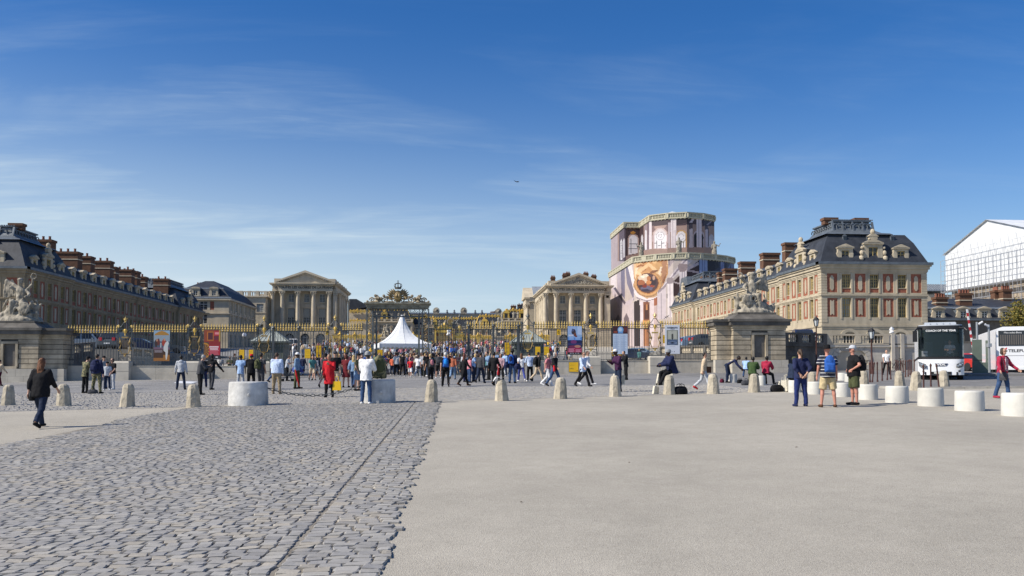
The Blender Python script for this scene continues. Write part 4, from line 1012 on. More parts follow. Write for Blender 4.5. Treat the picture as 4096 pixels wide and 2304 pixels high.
def pocket_me():
 if 'pocket' not in _BAG:
  m = MB(); ellip(m,(0,.232,.04),.10,.05,.16); _BAG['pocket'] = remesh(m,.02,1,.005); _BAG['pocket'].materials.append(BLACK)
 return _BAG['pocket']
def duffel(p,rz,label,c,s=1.0):
 if 'duf' not in _BAG:
  _BAG['duf'] = pack_mesh('duf'); _BAG['duf'].materials.append(BLACK)
  m = MB()
  for sg in (-1,1): m.tube([(-.13,sg*.10,.20),(-.10,sg*.07,.33),(0,sg*.05,.37),(.10,sg*.07,.33),(.13,sg*.10,.20)],.012,6)
  _BAG['dufh'] = m.mesh('handle',BLACK,smooth='all')
 t = obj('holdall',_BAG['duf'],None,loc=p,rot=(0,0,rz),scale=s); t.material_slots[0].link = 'OBJECT'; t.material_slots[0].material = cmat(c); tag(t,label,'bag'); obj('handle',_BAG['dufh'],t); return t
# --- columned pavilions
def column_me(h,r):
 m = MB(); m.box(-r*1.35,r*1.35,-r*1.35,r*1.35,0,.22)
 m.lathe([(r*1.3,.22),(r*1.32,.36),(r*1.1,.42),(r*1.12,.55),(r,.62),(r*1.0,h*.35),(r*.97,h*.6),(r*.85,h-1.15),(r*.92,h-1.12),(r*.9,h-1.05),(r*.88,h-.95),(r*1.02,h-.75),(r*.95,h-.7),(r*1.18,h-.42),(r*1.1,h-.38),(r*1.42,h-.14)],n=18)
 for k in range(8):      # leaves and volutes of the capital
  a = k*math.pi/4; q = 1.30 if k % 2 else 1.0
  m.cbox((r*1.02*math.cos(a),r*1.02*math.sin(a),h-.78),.18,.10,.30,rz=a+math.pi/2); m.cbox((r*1.16*math.cos(a)*q,r*1.16*math.sin(a)*q,h-.36),.24,.16,.26,rz=a+math.pi/2)
 m.box(-r*1.4,r*1.4,-r*1.4,r*1.4,h-.13,h); return m.mesh('column',STONE,smooth=True)
def pilaster_me(h,w):
 m = MB(); m.box(-w/2-.08,w/2+.08,-.30,0,0,.5); m.box(-w/2,w/2,-.22,0,.5,h-1.1); m.box(-w/2-.04,w/2+.04,-.26,0,h-1.1,h-1.0); m.box(-w/2-.06,w/2+.06,-.28,0,h-.95,h-.55); m.box(-w/2-.14,w/2+.14,-.36,0,h-.5,h-.13); m.box(-w/2-.2,w/2+.2,-.42,0,h-.13,h); return m.mesh('pilaster',STONE)
YP = 205.0
def pavilion(name,label,Xc,Xl,Xr,depth,side,relief,letters):
 """Xc: centre of the portico; Xl..Xr body; side: +1 if the long side seen is on the right (x=Xr), -1 on the left"""
 t = thing(name,label,'pavilion',(Xc,YP,0),0,'columned pavilions'); zb,z1,z2,z3 = 7.6,12.35,13.25,21.3
 xl,xr = Xl-Xc,Xr-Xc; sp = 3.66; wl = MB(); tr = MB()
 PO = 2.2          # the portico stands in front of the recessed wall
 hol = []
 cs = [-sp,0,sp]
 for c in cs: hol += [(c-xl-.85,c-xl+.85,13.45,17.3,.35),(c-xl-.65,c-xl+.65,18.85,20.75,.3)]
 facade(wl,(xl,PO,0),(1,0,0),(0,-1,0),xr-xl,z1,z3,hol,.35)
 gh = [(c-xl-1.05,c-xl+1.05,zb,11.35,.5) for c in cs]
 facade(wl,(xl,0,0),(1,0,0),(0,-1,0),xr-xl,zb-1.5,z1,gh,.5)
 wl.box(xl,xr,0.002,PO,z1-.1,z1)
 ea,eb = -1.5*sp-.9,1.5*sp+.9
 if eb < xr: wl.box(eb,xr-.003,.9,PO-.003,z1,z3)
 ns = max(3,int(depth/3.7))
 for X,n in ((xl,(-1,0,0)),(xr,(1,0,0))):
  sh = []; b = depth/ns
  for k in range(ns): sh += [(b*(k+.5)-.7,b*(k+.5)+.7,13.6,17.0,.3),(b*(k+.5)-.6,b*(k+.5)+.6,18.9,20.6,.3),(b*(k+.5)-.8,b*(k+.5)+.8,8.6,11.2,.3)]
  facade(wl,(X,.9 if X == (xr if side > 0 else xl) else 0.9,0),(0,1,0),n,depth-.9,zb-1.5,z3+1.5,sh,.3)
  if (X == xr) == (side > 0):
   rz = math.pi/2 if side > 0 else -math.pi/2
   for k in range(ns):
    for z,h,w_ in ((13.6,3.4,1.4),(18.9,1.7,1.2),(8.6,2.6,1.6)): put_window(t,('pv',w_,h),lambda w_=w_,h=h: window_me(w_,h,2,4,FRAME_W),(X-side*.2,.9+b*(k+.5),z),rz)
   pil = [0.6,2.2] if False else [b*k+.2 for k in range(ns+1)]
   for k,y in enumerate(pil):
    if k in (1,2,3): obj('column',COLM,t,loc=(X+side*.45,.9+y,z2-.9),scale=(.95,.95,1.05))
    else: obj('pilaster',PILM,t,loc=(X,.9+y,z2-.9),rot=(0,0,rz),scale=(1,1,1.06))
 for z in (zb-1.5,): wl.box(xl,xr,depth-.3,depth,z,z3+1.5)
 for i,c in enumerate(cs):
  put_window(t,('pf',i == 1 and relief),lambda i=i: window_me(1.7,3.85,4,7,FRAME_W,gm=GLASS if (relief or i) else GLASS),(c,PO+.22,13.45),0)
  if not relief:
   MB().box(c-.72,c+.72,PO+.05,PO+.1,15.2,17.15).build('window_blind',BLIND,t)
  put_window(t,('pu',),lambda: window_me(1.3,1.9,4,5,FRAME_W,transom=False),(c,PO+.2,18.85),0)
  s = MB(); s.box(c-1.05,c-.85,PO-.16,PO-.003,13.3,17.3); s.box(c+.85,c+1.05,PO-.16,PO-.003,13.3,17.3); s.box(c-1.2,c+1.2,PO-.22,PO-.003,17.3,17.62)
  if i == 1: s.prism([(c-1.35,17.62)]+[(c+1.35*math.cos(math.pi*(1-k/8)),17.62+.62*math.sin(math.pi*k/8)) for k in range(1,8)]+[(c+1.35,17.62)],'y',PO-.32,PO-.004)
  else: s.prism([(c-1.35,17.62),(c+1.35,17.62),(c,18.28)],'y',PO-.32,PO-.004)
  s.box(c-.8,c+.8,PO-.2,PO-.003,18.6,18.82); s.box(c-.85,c-.65,PO-.1,PO-.002,18.82,20.8); s.box(c+.65,c+.85,PO-.1,PO-.002,18.82,20.8); s.build('window_surround',STONE,t)
  g = MB(); n = 10; pts = [(c-1.05,9.9)]+[(c+1.05*math.cos(math.pi*(1-k/n)),10.1+1.05*math.sin(math.pi*k/n)) for k in range(n+1)]+[(c+1.05,9.9)]
  sp_ = MB()
  for sg in (-1,1):
   arc = [(c+sg*1.05*math.cos(math.pi/2*k/6),10.1+1.05*math.sin(math.pi/2*k/6)) for k in range(7)]
   sp_.prism(arc+[(c,11.352),(c+sg*1.051,11.352)],'y',0.003,.45)
  sp_.build('arch_spandrel',STONE,t)
  gl = MB().prism(pts[1:-1]+[(c+1.05,zb),(c-1.05,zb)],'y',.36,.4).build('arched_window',GLASS,t)
  fr = MB()
  for k in (-2,-1,0,1,2): fr.box(c+k*.35-.035,c+k*.35+.035,.30,.35,zb,10.1 if abs(k) < 3 else 9)
  for k in range(5): fr.box(c-1.05,c+1.05,.305,.345,zb+.5+k*.5,zb+.57+k*.5)
  for k in range(1,6):
   a = math.pi*k/6; fr.bar((c+.15*math.cos(a),.32,10.1+.15*math.sin(a)),(c+1.02*math.cos(a),.32,10.1+1.02*math.sin(a)),.07,.05)
  fr.tube([(c+.55*math.cos(math.pi*k/8),.325,10.1+.55*math.sin(math.pi*k/8)) for k in range(9)],.035,4); fr.build('frame',FRAME_W,gl)
  ar = MB()
  for k in range(11):
   t0,t1 = math.pi*(k+.06)/11,math.pi*(k+.94)/11; r0,r1 = 1.10,1.62
   ar.prism([(c+r0*math.cos(t0),10.1+r0*math.sin(t0)),(c+r1*math.cos(t0),10.1+r1*math.sin(t0)),(c+r1*math.cos(t1),10.1+r1*math.sin(t1)),(c+r0*math.cos(t1),10.1+r0*math.sin(t1))],'y',-.06,-.002)
  ar.build('voussoirs',STONE,t)
 rs = MB()
 for k in range(10):
  z = zb+.05+k*.44
  edges = [xl] + [v for c in cs for v in (c-1.66,c+1.66)] + [xr]
  for a,b in zip(edges[::2],edges[1::2]):
   n = max(1,round((b-a)/.85))
   if b-a < .12: continue
   for j in range(n):
    x0,x1 = a+(b-a)*j/n,a+(b-a)*(j+1)/n; off = 0
    rs.box(x0+.03,x1-.03,-.06,-.002,z+.03,z+.41)
 o = rs.build('rusticated_stones',STONE,t); o['kind'] = 'stuff'
 rs2 = MB(); X = xr if side > 0 else xl
 for k in range(10):
  z = zb+.05+k*.44
  for j in range(int(depth/1.8)): rs2.box(X+side*.002,X+side*.06,.93+j*1.8,.93+j*1.8+.5,z+.03,z+.41)
 o = rs2.build('rusticated_stones',STONE,t); o['kind'] = 'stuff'
 for k in range(4): obj('column',COLM,t,loc=(-1.5*sp+k*sp,.75,z2-.9),scale=(1,1,1.05))
 if side > 0:
  for dx,dy in ((-2.3,.9),(-3.6,1.7)): obj('column',COLM,t,loc=(-1.5*sp+dx*.75-.6,dy,z2-.9),scale=(.95,.95,1.05))
  for x in (eb+.55,): obj('pilaster',PILM,t,loc=(x,.9,z2-.9),scale=(1,1,1.06))
 else:
  obj('column',COLM,t,loc=(-1.5*sp-2.6,.95,z2-.9),scale=(.95,.95,1.05))
  for x in (eb+.6,eb+1.9): obj('pilaster',PILM,t,loc=(min(x,xr-.5),.9,z2-.9),scale=(1,1,1.06))
 tr.box(xl-.05,xr+.05,-.08,PO,z1,z1+.14); tr.box(xl-.12,xr+.12,-.2,PO,z1+.14,z1+.34)
 for z0_,z1_,pr in ((21.3,21.75,.0),(21.75,22.55,-.04),(22.55,22.8,.12),(22.8,23.0,.45),(23.0,23.25,.62)):
  tr.box(xl-pr-.25,xr+pr+.25,.75-pr,depth+pr,z0_,z1_); tr.box(ea-pr,eb+pr,.15-pr,.8-pr,z0_,z1_)
 dn = MB(); x = ea-.3
 while x < eb+.3: dn.box(x,x+.2,-.32,.1,22.62,22.8); x += .42
 y = 1.2
 while y < depth: dn.box((xr if side > 0 else xl)+side*.25,(xr if side > 0 else xl)+side*.62,y,y+.2,22.62,22.8); y += .45
 dn.build('dentils',STONE,t,kind='stuff')
 at = MB(); at.box(xl+.1,ea+1.2,1.2,2.4,23.25,24.35); at.box(eb-1.2,xr-.1,1.2,2.4,23.25,24.35)
 X = xr-.1 if side > 0 else xl+.1; y = 2.4
 while y < depth: at.box(X-side*.9,X,y,y+1.5,23.25,24.35); at.box(X-side*.7,X-side*.25,y+1.5,y+4.2,24.15,24.35); at.box(X-side*.7,X-side*.25,y+1.5,y+4.2,23.25,23.45); y += 4.2
 at.build('attic',STONE,t)
 rf = MB(); hw = min(abs(xl),abs(xr))-.5; cx = (xl+xr)/2; hw = (xr-xl)/2-1.2
 rf.add([(cx-hw,2.6,23.9),(cx+hw,2.6,23.9),(cx+hw,depth-1,23.9),(cx-hw,depth-1,23.9),(cx-hw*.25,7,25.9),(cx+hw*.25,7,25.9),(cx+hw*.25,depth-5,25.9),(cx-hw*.25,depth-5,25.9)],[(0,1,5,4),(1,2,6,5),(2,3,7,6),(3,0,4,7),(4,5,6,7)]); ro = rf.build('roof',LEAD,t)
 rb = MB()
 for k in range(9):
  f = (k+.5)/9; rb.bar((cx+hw,2.6+(depth-3.6)*f,23.95),(cx+hw*.25,7+(depth-12)*f,25.97),.12,.1); rb.bar((cx-hw,2.6+(depth-3.6)*f,23.95),(cx-hw*.25,7+(depth-12)*f,25.97),.12,.1)
 rb.build('roof_seam',LEAD_P,ro)
 pe = MB(); e0,e1,za = ea-.62,eb+.62,26.15
 pe.prism([(ea+.4,23.25),(eb-.4,23.25),(0,za-.75)],'y',.15,.8)
 for sg in (-1,1):
  for (h0,h1,y0) in ((0,.42,-.45),(-.35,.0,-.12)):
   pe.prism([(sg*(eb+.62 if h0 == 0 else eb),23.25+h0*.0+(0 if h0 == 0 else -.0)),(sg*(eb+.62 if h0 == 0 else eb),23.25+.38 if h0 == 0 else 23.26),(0,za+h1-.38 if h0 == 0 else za-.38),(0,za-.5 if h0 == 0 else za-.85)],'y',y0,.82)
  n = 13
  for k in range(n):
   f = (k+.6)/n; x = sg*(eb+.2)*(1-f); z = 23.25+(za-.52-23.25)*f; pe.cbox((x,-.22,z-.02),.2,.36,.16)
 pe.build('pediment',STONE,t)
 if relief:
  rl = MB(); random.seed(3)
  for k in range(16):
   x = -3.2+6.4*k/15; hgt = max(.22,(1-abs(x)/4.6)*1.5*random.uniform(.5,1.0)); z = 23.5
   cap(rl,(x,.1,z),(x+random.uniform(-.3,.3),.05,z+hgt*.75),.24,.17,8); rl.sphere((x+random.uniform(-.2,.2),.02,z+hgt*.9),.16,8,5)
  rl.sphere((-.2,.16,24.75),.55,12,6,sy=.5)
  me = remesh(rl,.07,1,.03,6,'relief'); me.materials.append(STATUE); obj('relief',me,t)
 wl.build('wall',STONE,t); tr.build('entablature',STONE,t)
 text(letters,.78,t,(0,.15+.04-.012,22.14),(R(90),0,0),BLACK,.02,bold=.02,sx=1.03)
 return t
COLM = column_me(8.5,.52); PILM = pilaster_me(8.5,.95)
pavilion('pavilion','pale columned pavilion left of the gate with a plain pediment',-33.65,-41.3,-26.7,26,1,False,'A TOUTES LES GLOIRES DE LA FRANCE.')
tp = pavilion('pavilion','columned pavilion right of the gate with figures carved in its pediment',31.9,24.5,39.8,30,-1,True,'A TOUTES LES GLOIRES DE LA FRANCE.')
for px,top,w in ((2212,1101,1.1),(2258,1090,.9),(2272,1085,1.1),(2344,1084,1.2),(2376,1094,1.2)):
 z = ZY(top,214); x = XY(px,214)-31.9; b = MB(); b.box(-w/2,w/2,-.5,.5,0,z-23.8-.3); b.box(-w/2-.1,w/2+.1,-.6,.6,z-23.8-.8,z-23.8-.55)
 o = b.build('chimney',BRICK_C,tp,loc=(x,9,23.8)); p = MB()
 for k in (-.3,0,.3): p.lathe([(.13,0),(.1,.35)],(k*w,0,z-23.8-.3),6)
 p.build('chimney_pots',POT,o)
tq = thing('side_portico','small pedimented portico at the far end of the right pavilion','portico',(23.3,240,0))
MB().box(0,4,0,8,6,22.0).box(-.4,4,-.4,8.4,22.0,23.2).build('wall',STONE,tq)
for y in (.4,2.7,5.2,7.6): obj('column',COLM,tq,loc=(-.6,y,12.4),scale=(1,1,1.05))
MB().box(-1.2,0,-.3,8.3,21.3,22.9).box(-1.6,0,-.6,8.6,22.9,23.3).prism([(-.6,23.3),(8.6,23.3),(4,26.4)],'x',-1.6,1).build('entablature',STONE,tq)
MB().prism([(-1.0,23.3),(9.0,23.3),(4,26.8)],'x',1.0,12).build('roof',LEAD_P,tq)
# --- older wing between the left wing and its pavilion
def old_wing():
 Y0 = 176.0; xl,xr = XY(690,Y0),XY(913,Y0); t = thing('corner_building','stone building with brick upper floor and slate mansard, left of the columned pavilion','palace wing',(xl,Y0,0)); W_ = xr-xl; D = 24
 zz = lambda py: ZY(py,Y0); ze = zz(1201); wl = MB(); tr = MB()
 c3 = [W_-9.2,W_-4.9,W_-.9]; c3 = [W_-9.3,W_-5.0]
 up0,up1 = zz(1246),zz(1213); lo0,lo1 = zz(1300),zz(1265)
 hol = []
 for c in c3: hol += [(c-.75,c+.75,up0,up1,.3),(c-.75,c+.75,lo0,lo1,.3),(c-.75,c+.75,6.4,9.6,.3)]
 pans = [(c3[0]-2.1,1.0),(c3[0]+2.1,1.0),(c3[1]+1.7,.8)]
 for c,w in pans: hol += [(c-w/2,c+w/2,up0,up1,.06)]
 facade(wl,(0,0,0),(1,0,0),(0,-1,0),W_,3,ze,hol,.3)
 for c in c3:
  for z,h in ((up0,up1-up0),(lo0,lo1-lo0),(6.4,3.2)): put_window(t,('ow',round(h,2)),lambda h=h: window_me(1.5,h,2,5,FRAME_W),(c,.2,z),0)
 for c,w in pans: MB().box(c-w/2,c+w/2,.05,.1,up0,up1).build('brick_panel',BRICK,t)
 sh = []; n = 6
 for k in range(n): c = D*(k+.5)/n; sh += [(c-.8,c+.8,up0,up1,.3),(c-.8,c+.8,lo0,lo1,.3),(c-.8,c+.8,6.4,9.6,.3)]
 facade(wl,(W_,0,0),(0,1,0),(1,0,0),D,3,ze,sh,.3)
 for k in range(n):
  c = D*(k+.5)/n
  for z,h in ((up0,up1-up0),(lo0,lo1-lo0),(6.4,3.2)): put_window(t,('ow',round(h,2)),lambda h=h: window_me(1.5,h,2,5,FRAME_W),(W_-.2,c,z),math.pi/2)
  for sg in (-1,1): tr.box(W_+.002,W_+.16,c+sg*1.3-.25,c+sg*1.3+.25,lo0-.6,ze-.5)
 for z,h,p in ((zz(1262),.25,.2),(ze-.4,.4,.45),(zz(1210),.15,.1),(lo0-.7,.3,.15)): tr.box(-.3,W_+p,-p,D,z,z+h)
 for c in c3: tr.prism([(c-1.2,lo1+.35),(c+1.2,lo1+.35),(c,lo1+1.0)],'y',-.3,-.002)
 wl.build('wall',STONE,t); tr.build('stone_trim',STONE,t)
 rf = MB(); z1,z2 = zz(1160),zz(1137); a = [(-.4,-.4,ze),(W_+.4,-.4,ze),(W_+.4,D,ze),(-.4,D,ze)]; i = 1.6; b = [(i,i,z1),(W_-i,i,z1),(W_-i,D-i,z1),(i,D-i,z1)]; j = W_*.42; c = [(j,6,z2+.8),(W_-j,6,z2+.8),(W_-j,D-6,z2+.8),(j,D-6,z2+.8)]
 rf.add(a+b,[(0,1,5,4),(1,2,6,5),(2,3,7,6),(3,0,4,7)]); rf.add(b+c,[(0,1,5,4),(1,2,6,5),(2,3,7,6),(3,0,4,7),(4,5,6,7)]); rf.build('roof',SLATE,t)
 MB().box(i-.1,W_-i+.1,i-.15,i,z1-.1,z1+.15).box(-.5,W_+.5,-.5,0,ze,ze+.25).build('gutter',LEAD_P,t)
 for c_ in (W_*.40,W_*.73): put_dormer(t,(1.6,1.9,False,True),(c_,-.1,ze+.4),0,FRAME_W)
 chimney(t,3.0,8,z1,zz(1142)+.6,1.6,1.0,3)
old_wing()
def balustraded_block(name,label,px0,px1,Y0,top,bot,D,nw,rows,statues=0):
 xl,xr = XY(px0,Y0),XY(px1,Y0); t = thing(name,label,'palace wing',(xl,Y0,0)); W_ = xr-xl; zt = ZY(top,Y0); wl = MB(); tr = MB(); hol = []
 for z,h in rows:
  for k in range(nw): c = W_*(k+.5)/nw; hol.append((c-.8,c+.8,z,z+h,.35))
 facade(wl,(0,0,0),(1,0,0),(0,-1,0),W_,4,zt-1.4,hol,.35); facade(wl,(W_,0,0),(0,1,0),(1,0,0),D,4,zt-1.4,[],.3); wl.box(0.01,W_-.01,.4,D,zt-1.6,zt-1.4)
 for z,h in rows:
  for k in range(nw): put_window(t,('bb',h),lambda h=h: window_me(1.6,h,2,5,FRAME_W),(W_*(k+.5)/nw,.22,z),0)
 tr.box(-.3,W_+.4,-.4,D,zt-1.4,zt-1.1); tr.box(-.1,W_+.15,-.15,.25,zt-.25,zt)
 n = int(W_/.5)
 for k in range(n): tr.box(W_*k/n+.1,W_*k/n+.32,-.05,.15,zt-1.1,zt-.25)
 for k in range(5): tr.box(W_*k/4-.35,W_*k/4+.35,-.18,.3,zt-1.1,zt+.05)
 tr.box(-.1,W_+.12,-.1,D,zt-5.2,zt-4.9)
 wl.build('wall',STONE,t); tr.build('stone_trim',STONE,t); return t
balustraded_block('rear_building','flat-roofed stone block behind the corner building, left of the pavilion',930,1060,203,1172,0,14,3,((16.0,2.0),(10.2,3.0)))
balustraded_block('rear_building','balustraded stone block with small trophies, just behind the left pavilion',1040,1130,226,1184,0,10,2,((16.6,2.2),(11.0,3.0)))
# --- gilded central court
def gold_crest(m,a,b,z,h=.55,step=.9):
 a = Vector(a); b = Vector(b); d = b-a; L_ = d.length; n = max(2,int(L_/step)); u = d.normalized()
 m.bar(a+Vector((0,0,z)),b+Vector((0,0,z)),.35,.30)
 for k in range(n):
  p = a+d*(k+.5)/n; q = 1.5 if k % 5 == 2 else 1.0
  m.sphere(p+Vector((0,0,z+h*.42*q)),h*.34*q,6,4,sz=1.2); m.cbox(p+u*step*.5+Vector((0,0,z+h*.22)),.3,.2,.22); m.cbox(p+Vector((0,-.1,z-.4)),.34,.12,.34)
def small_statue(i=0):
 m = MB(); random.seed(40+i); s = random.choice((-1,1))
 loft(m,[((0,0,0),.30,.28),((0,0,.5),.30,.26),((.02*s,0,.95),.24,.2),((0,0,1.25),.28,.19),((0,0,1.5),.12,.1)]); cap(m,(0,0,1.5),(0,-.02,1.72),.1,.12,8)
 cap(m,(.26*s,0,1.38),(.5*s,-.1,1.2),.08,.07,8); cap(m,(.5*s,-.1,1.2),(.66*s,-.2,1.55),.065,.05,8); cap(m,(-.26*s,0,1.36),(-.34*s,-.1,.95),.085,.07,8)
 return remesh(m,.055,1,.035,6,'figure')
SST = []
for i in range(3):
 me = small_statue(i); me.materials.append(STATUE); SST.append(me)
def court_block(name,label,px0,px1,Y0,zb,zbal,zroof,nw,D=20,dorm=(),gold_top=True,brick=True,statues=()):
 xl,xr = XY(px0,Y0),XY(px1,Y0); t = thing(name,label,'palace wing',(xl,Y0,0),0,'gilded ranges round the inner court'); W_ = xr-xl; wl = MB(); hol = []; tr = MB()
 fl = ((zb+.3,3.2),(zb+4.6,2.6)) if zbal-zb > 7.5 else ((zb+.4,zbal-zb-2.4),)
 for z,h in fl:
  for k in range(nw): c = W_*(k+.5)/nw; hol.append((c-.62,c+.62,z,z+h,.35))
 facade(wl,(0,0,0),(1,0,0),(0,-1,0),W_,zb-3,zbal-1.0,hol,.35); wl.box(.01,W_-.01,.5,D,zb-3,zbal-1.0)
 for z,h in fl:
  for k in range(nw):
   put_window(t,('cb',round(h,2)),lambda h=h: window_me(1.24,h,2,5,FRAME_W),(W_*(k+.5)/nw,.2,z),0)
  for k in range(nw-1):
   c = W_*(k+1)/nw
   if brick: MB().box(c-W_/nw/2+.95,c+W_/nw/2-.95,-.02,-.003,z,z+h).build('brick_panel',BRICK,t)
   b = MB().box(c-.22,c+.22,-.30,-.021,z+h*.35,z+h*.8); b.sphere((c,-.3,z+h*.9),.2,6,4); b.build('bust',STATUE,t)
 tr.box(-.1,W_+.1,-.4,.3,zbal-1.05,zbal-.8); tr.box(-.1,W_+.1,-.22,.2,zbal-.18,zbal); tr.box(0,W_,-.14,.14,zbal-.8,zbal-.68)
 n = int(W_/.42)
 for k in range(n): tr.box(W_*k/n+.1,W_*k/n+.27,-.08,.1,zbal-.68,zbal-.18)
 for k in range(nw+1): tr.box(W_*k/nw-.3,W_*k/nw+.3,-.24,.25,zbal-.8,zbal+.05)
 rf = MB(); i = (zroof-zbal)*.42; rf.add([(.2,1.0,zbal-.9),(W_-.2,1.0,zbal-.9),(W_-.2,D,zbal-.9),(.2,D,zbal-.9),(.2+i,1.0+i,zroof),(W_-.2-i,1.0+i,zroof),(W_-.2-i,D-i,zroof),(.2+i,D-i,zroof)],[(0,1,5,4),(1,2,6,5),(2,3,7,6),(3,0,4,7),(4,5,6,7)]); rf.build('roof',SLATE,t)
 g = MB(); gold_crest(g,(.2+i,1.0+i,0),(W_-.2-i,1.0+i,0),zroof,.75)
 g.bar((.2,1.0,zbal-.9),(.2+i,1.0+i,zroof),.12,.1); g.bar((W_-.2,1.0,zbal-.9),(W_-.2-i,1.0+i,zroof),.12,.1)
 g.build('gilded_cresting',GOLD,t)
 for f in dorm:
  x = W_*f; d = MB(); z = zbal-.35; d.box(x-.95,x-.5,.7,1.6,z,z+2.0); d.box(x+.5,x+.95,.7,1.6,z,z+2.0); d.box(x-1.05,x+1.05,.6,1.7,z+1.9,z+2.2); d.prism([(x-1.1,z+2.2),(x+1.1,z+2.2),(x+.55,z+2.75),(x-.55,z+2.75)],'y',.6,1.8); d.sphere((x,.9,z+3.0),.32,8,5); d.box(x-1.2,x-.9,.8,1.5,z,z+.9); d.box(x+.9,x+1.2,.8,1.5,z,z+.9)
  o = d.build('gilded_dormer',GOLD,t); MB().box(x-.5,x+.5,1.0,1.05,z,z+1.95).build('dormer_window',GLASS_Y,o)
 for k,f in enumerate(statues): obj('roof_statue',SST[k % 3],t,loc=(W_*f,0,zbal+.05),rot=(0,0,random.uniform(-.8,.8)),scale=1.15)
 wl.build('wall',STONE_L if brick else STONE,t); tr.build('roof_balustrade',STONE,t); return t
court_block('court_range','gilded brick and stone range at the right of the inner court',2008,2140,262,9.6,18.8,21.3,5,dorm=(.13,.62),statues=(0,.35,.48,.78,.98))
court_block('court_range','gilded range seen between the left gate posts, statues on its balustrade',1455,1648,272,9.8,19.0,22.3,7,dorm=(.42,),statues=(.05,.27,.58,.72,.84))
court_block('court_range','lower gilded range stepping back behind the peak of the tent',1600,1735,286,10.0,18.0,20.6,5,dorm=(.30,),statues=(.0,.55,.72,.95))
court_block('court_range','lower gilded range stepping back right of the clock front',1896,2020,284,10.0,17.6,21.0,5,dorm=(.34,),statues=(.02,.2,.6,.85))
cb = court_block('court_range','deep central range with a clock and gilded roof ridge',1690,1960,300,10.2,18.3,21.2,9,brick=True,dorm=(.06,.17,.83,.94),statues=(.1,.25,.33,.66,.75,.9))
def clock_front(t):
 cx = XY(1802,299.6)-XY(1690,300); m = MB(); z = 18.2; m.box(cx-3.2,cx+3.2,-.5,.6,z-.2,z+.5); m.lathe([(1.25,-.3),(1.3,.0),(1.25,.3)],(0,0,0),18)
 vs = m.v[8:]; m.v[8:] = [(cx+a,-.5+c,z+1.7+b) for a,b,c in vs]
 for sg in (-1,1):
  cap(m,(cx+sg*2.6,-.2,z+.8),(cx+sg*1.6,-.2,z+1.6),.42,.34,8); m.sphere((cx+sg*1.7,-.3,z+2.1),.28,8,5); cap(m,(cx+sg*3.4,-.2,z+.6),(cx+sg*2.6,-.2,z+.8),.25,.38,8)
 m.sphere((cx,-.2,z+3.1),.4,8,5); m.build('clock_surround',STATUE,t)
 MB().lathe([(.95,0),(.95,.05)],(0,0,0),20).build('clock_face',GOLD_D,t,loc=(cx,-.86,z+1.7),rot=(R(90),0,0))
clock_front(cb)
for px,py,w,h in ((1745,1248,26,18),(1855,1248,28,18),(1994,1252,26,14)):
 p = pY(px,py,306); m = MB(); random.seed(px)
 for k in range(11): a = math.pi*k/10; cap(m,(0,0,.3),(1.15*math.cos(a),random.uniform(-.2,.2),.3+1.3*math.sin(a)),.22,.16,6)
 m.box(-1.1,1.1,-.4,.4,-.8,.3); m.sphere((0,-.2,.6),.5,8,5); o = m.build('roof_trophy',STATUE,cb); o.location = p-Vector(cb.location)
ub = thing('rear_range','long low roofed range closing the inner court behind the clock front','palace wing',(XY(1600,318),318,0))
_w = XY(2330,318)-XY(1600,318); MB().box(0,_w,0,14,8,ZY(1258,318)).build('wall',STONE,ub)
m = MB(); m.prism([(-.5,ZY(1258,318)),(14.5,ZY(1258,318)),(11,ZY(1250,318)),(3,ZY(1250,318))],'x',0,_w); m.build('roof',LEAD,ub)
for px in (1788,1817,1850,1901,1928): MB().lathe([(.35,0),(.2,.4),(.5,.9),(.25,1.3),(.35,1.6),(.05,2.0)],(XY(px,318)-XY(1600,318),1,ZY(1258,318)-.2),8).build('finial',LEAD,ub)
for px,top,w in ((1992,1240,2.2),(2058,1218,2.0),(2092,1212,3.4),(1972,1245,1.6)):
 chimney(ub,XY(px,318)-XY(1600,318),5,ZY(1262,318),ZY(top,318),w,1.2,3)
rb_ = thing('rear_roof','dark slate roofs rising behind the left end of the inner court','palace wing',(XY(1395,250),250,0))
MB().prism([(0,ZY(1245,250)),(XY(1478,250)-XY(1395,250),ZY(1230,250)),(XY(1425,250)-XY(1395,250),ZY(1200,250)),(0,ZY(1200,250))],'y',0,16).build('roof',SLATE,rb_)
MB().box(0,XY(1478,250)-XY(1395,250),.3,15,6,ZY(1240,250)).build('wall',STONE,rb_)
g = MB(); gold_crest(g,(0,-.2,0),(XY(1478,250)-XY(1395,250),-.2,0),ZY(1248,250),.6); gold_crest(g,(0,-.2,0),(XY(1478,250)-XY(1395,250),-.2,0),ZY(1285,250),.5); g.build('gilded_cresting',GOLD,rb_)
rr_ = thing('rear_roof','dark slate roof with gilded ridge just left of the right pavilion','palace wing',(XY(2060,280),280,0))
_w = XY(2140,280)-XY(2060,280); MB().prism([(0,ZY(1243,280)),(_w,ZY(1243,280)),(_w,ZY(1208,280)),(3,ZY(1208,280))],'y',0,14).build('roof',SLATE,rr_); MB().box(0,_w,.3,13,6,ZY(1243,280)).build('wall',STONE,rr_)
